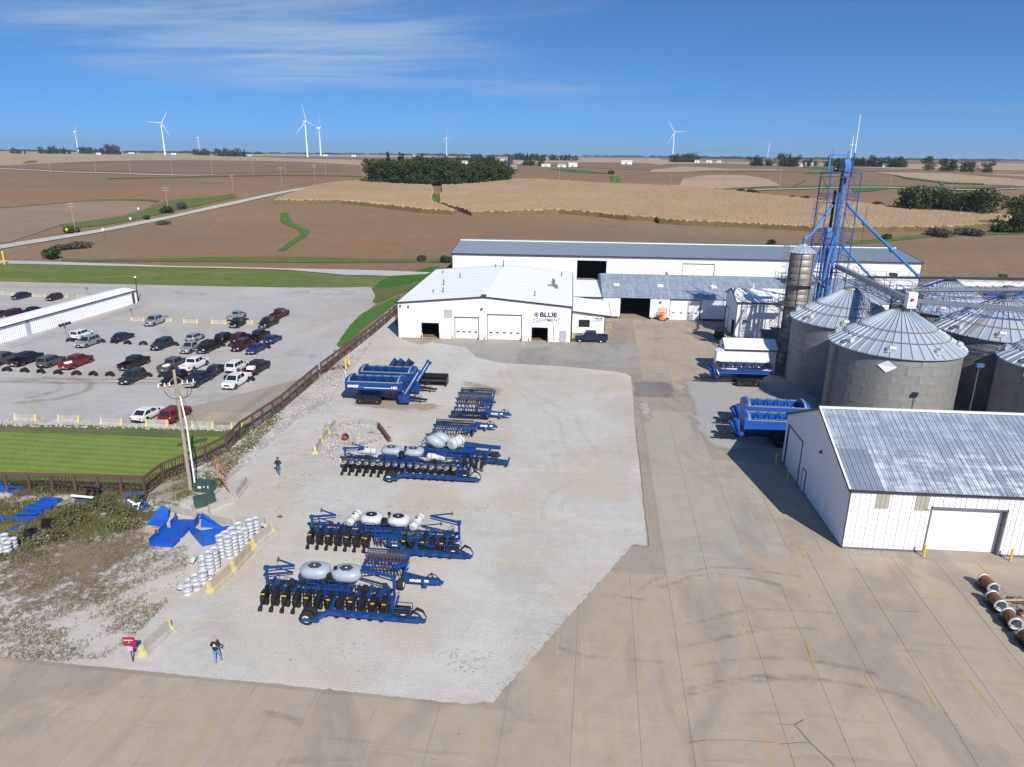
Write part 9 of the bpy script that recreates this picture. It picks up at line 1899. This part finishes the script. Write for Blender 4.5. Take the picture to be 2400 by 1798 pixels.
tufts('verge_weeds', 'rough weeds along the iron fence', [(-37.64,55.04), (-39.95,59.47), (-36.69,64.40), (-35.02,73.00), (-34.19,75.84), (-33.14,74.55), (-32.99,64.24), (-32.43,60.24), (-32.28,55.75), (-33.76,54.77)], 3800, .2, WG, 3, thr=-.2)
tufts('edge_weeds', 'weeds along the fence foot of the mown lawn', [(-55.71,57.12), (-39.22,57.68), (-37.50,54.81), (-53.47,54.48)], 2600, .4, WG, 4, thr=-.6)
tufts('edge_grit', 'dark crumbs and weeds along the gravel edge', [(-3.62,32.73), (2.35,44.15), (5.90,51.03), (5.43,51.12), (1.90,44.31), (-4.35,32.73)], 700, .05, WD, 5, thr=-.4)
o_ = leaf_cloud('weed_clump', WG, [(*p, .35, .95*s_, .65*s_, .5*s_) for p, s_ in zip([(-47.41,55.96), (-46.87,56.16), (-47.61,55.51), (-43.07,52.71), (-42.27,52.03), (-42.12,50.93), (-40.56,50.47), (-41.61,49.78), (-41.57,52.86), (-40.55,53.75), (-39.31,52.83), (-37.81,52.47), (-37.22,52.03), (-36.81,49.90), (-35.95,49.98), (-35.51,50.26), (-41.19,47.55), (-40.79,47.81), (-41.37,47.00), (-43.40,47.34), (-43.56,48.32), (-50.57,56.08), (-48.90,55.96), (-40.81,52.68)], [1,1.1,.9,1.2,1.2,1.1,1,1,1.1,1.2,1.2,1.1,1,1,1.2,1,1.2,1.1,1,1,.9,.8,.9,1.1])], 8000, .08, 17); c_ = link('weed_clump', o_); c_['kind'] = 'stuff'; c_['label'] = 'bushy weeds with pale flowers among the scrap steel'
for i, pl_ in enumerate(([(-25.98,55.96), (-24.00,57.00), (-15.92,56.55), (-6.45,58.33), (-5.05,56.01), (-18.89,53.47), (-25.02,53.64)], [(-19.37,37.19), (-15.14,38.02), (-8.16,36.99), (-3.52,39.55), (-1.42,37.22), (-6.37,34.48), (-15.62,34.73)], [(-26.73,74.08), (-19.86,75.42), (-18.52,70.88), (-22.44,63.86), (-23.49,63.75)], [(-31.34,68.95), (-27.37,80.28), (-22.41,63.23), (-24.15,57.42), (-28.41,57.87)])):
 tufts('gravel_weeds', 'small scattered weeds on the gravel yard', pl_, (260,260,500,380)[i], .07, WG, 30+i, thr=1.1 if i < 2 else .3)
b = MB(); rs = random.Random(12)
for poly, n in (([(-35.78,73.59), (-34.32,78.77), (-33.94,91.84), (-33.75,100.47), (-32.64,108.04), (-31.64,109.50), (-30.24,89.36), (-28.92,80.12), (-31.21,76.16), (-31.34,68.95), (-32.07,62.25), (-33.51,57.36), (-36.17,60.83), (-35.25,69.14)], 1100), ([(-28.56,75.43), (-25.95,76.67), (-23.65,77.56), (-20.52,75.35), (-19.28,73.08), (-19.36,70.79), (-21.22,68.97), (-22.25,64.83), (-23.30,63.77), (-26.13,68.46)], 800), ([(-65.62,72.50), (-55.42,72.88), (-41.10,73.03), (-36.56,74.19), (-37.48,71.81), (-54.20,71.10), (-64.08,70.59)], 500)):
 P_ = np.array(poly); lo, hi = P_.min(0), P_.max(0); c = 0
 while c < n:
  q = (rs.uniform(lo[0],hi[0]), rs.uniform(lo[1],hi[1]))
  if not inside(poly, [q])[0]: continue
  r = rs.uniform(.05,.17); b.ell((q[0],q[1],.07),(r,r*rs.uniform(.6,1),r*.6),5,3); c += 1
o = b.obj('bank_stones', gravel_mat('pale_stone', (.47,.45,.43), (.40,.385,.365), (.36,.32,.27), (.28,.265,.25), .4)); o['kind'] = 'stuff'; o['label'] = 'pale loose stones on the bank along the fence'
hm_ = bpy.data.materials.new('haze_air'); hm_.use_nodes = True; nt = hm_.node_tree; nt.nodes.clear(); ho = nt.nodes.new('ShaderNodeOutputMaterial'); pv = nt.nodes.new('ShaderNodeVolumePrincipled'); pv.inputs['Color'].default_value = (.72,.84,.97,1); pv.inputs['Density'].default_value = 8e-5; pv.inputs['Anisotropy'].default_value = .2; nt.links.new(pv.outputs[0], ho.inputs['Volume'])
hz = MB().box(-15500, 15500, -15500, 15500, -1.3, 190).obj('haze', hm_); hz['kind'] = 'stuff'; hz['label'] = 'thin blue summer haze'
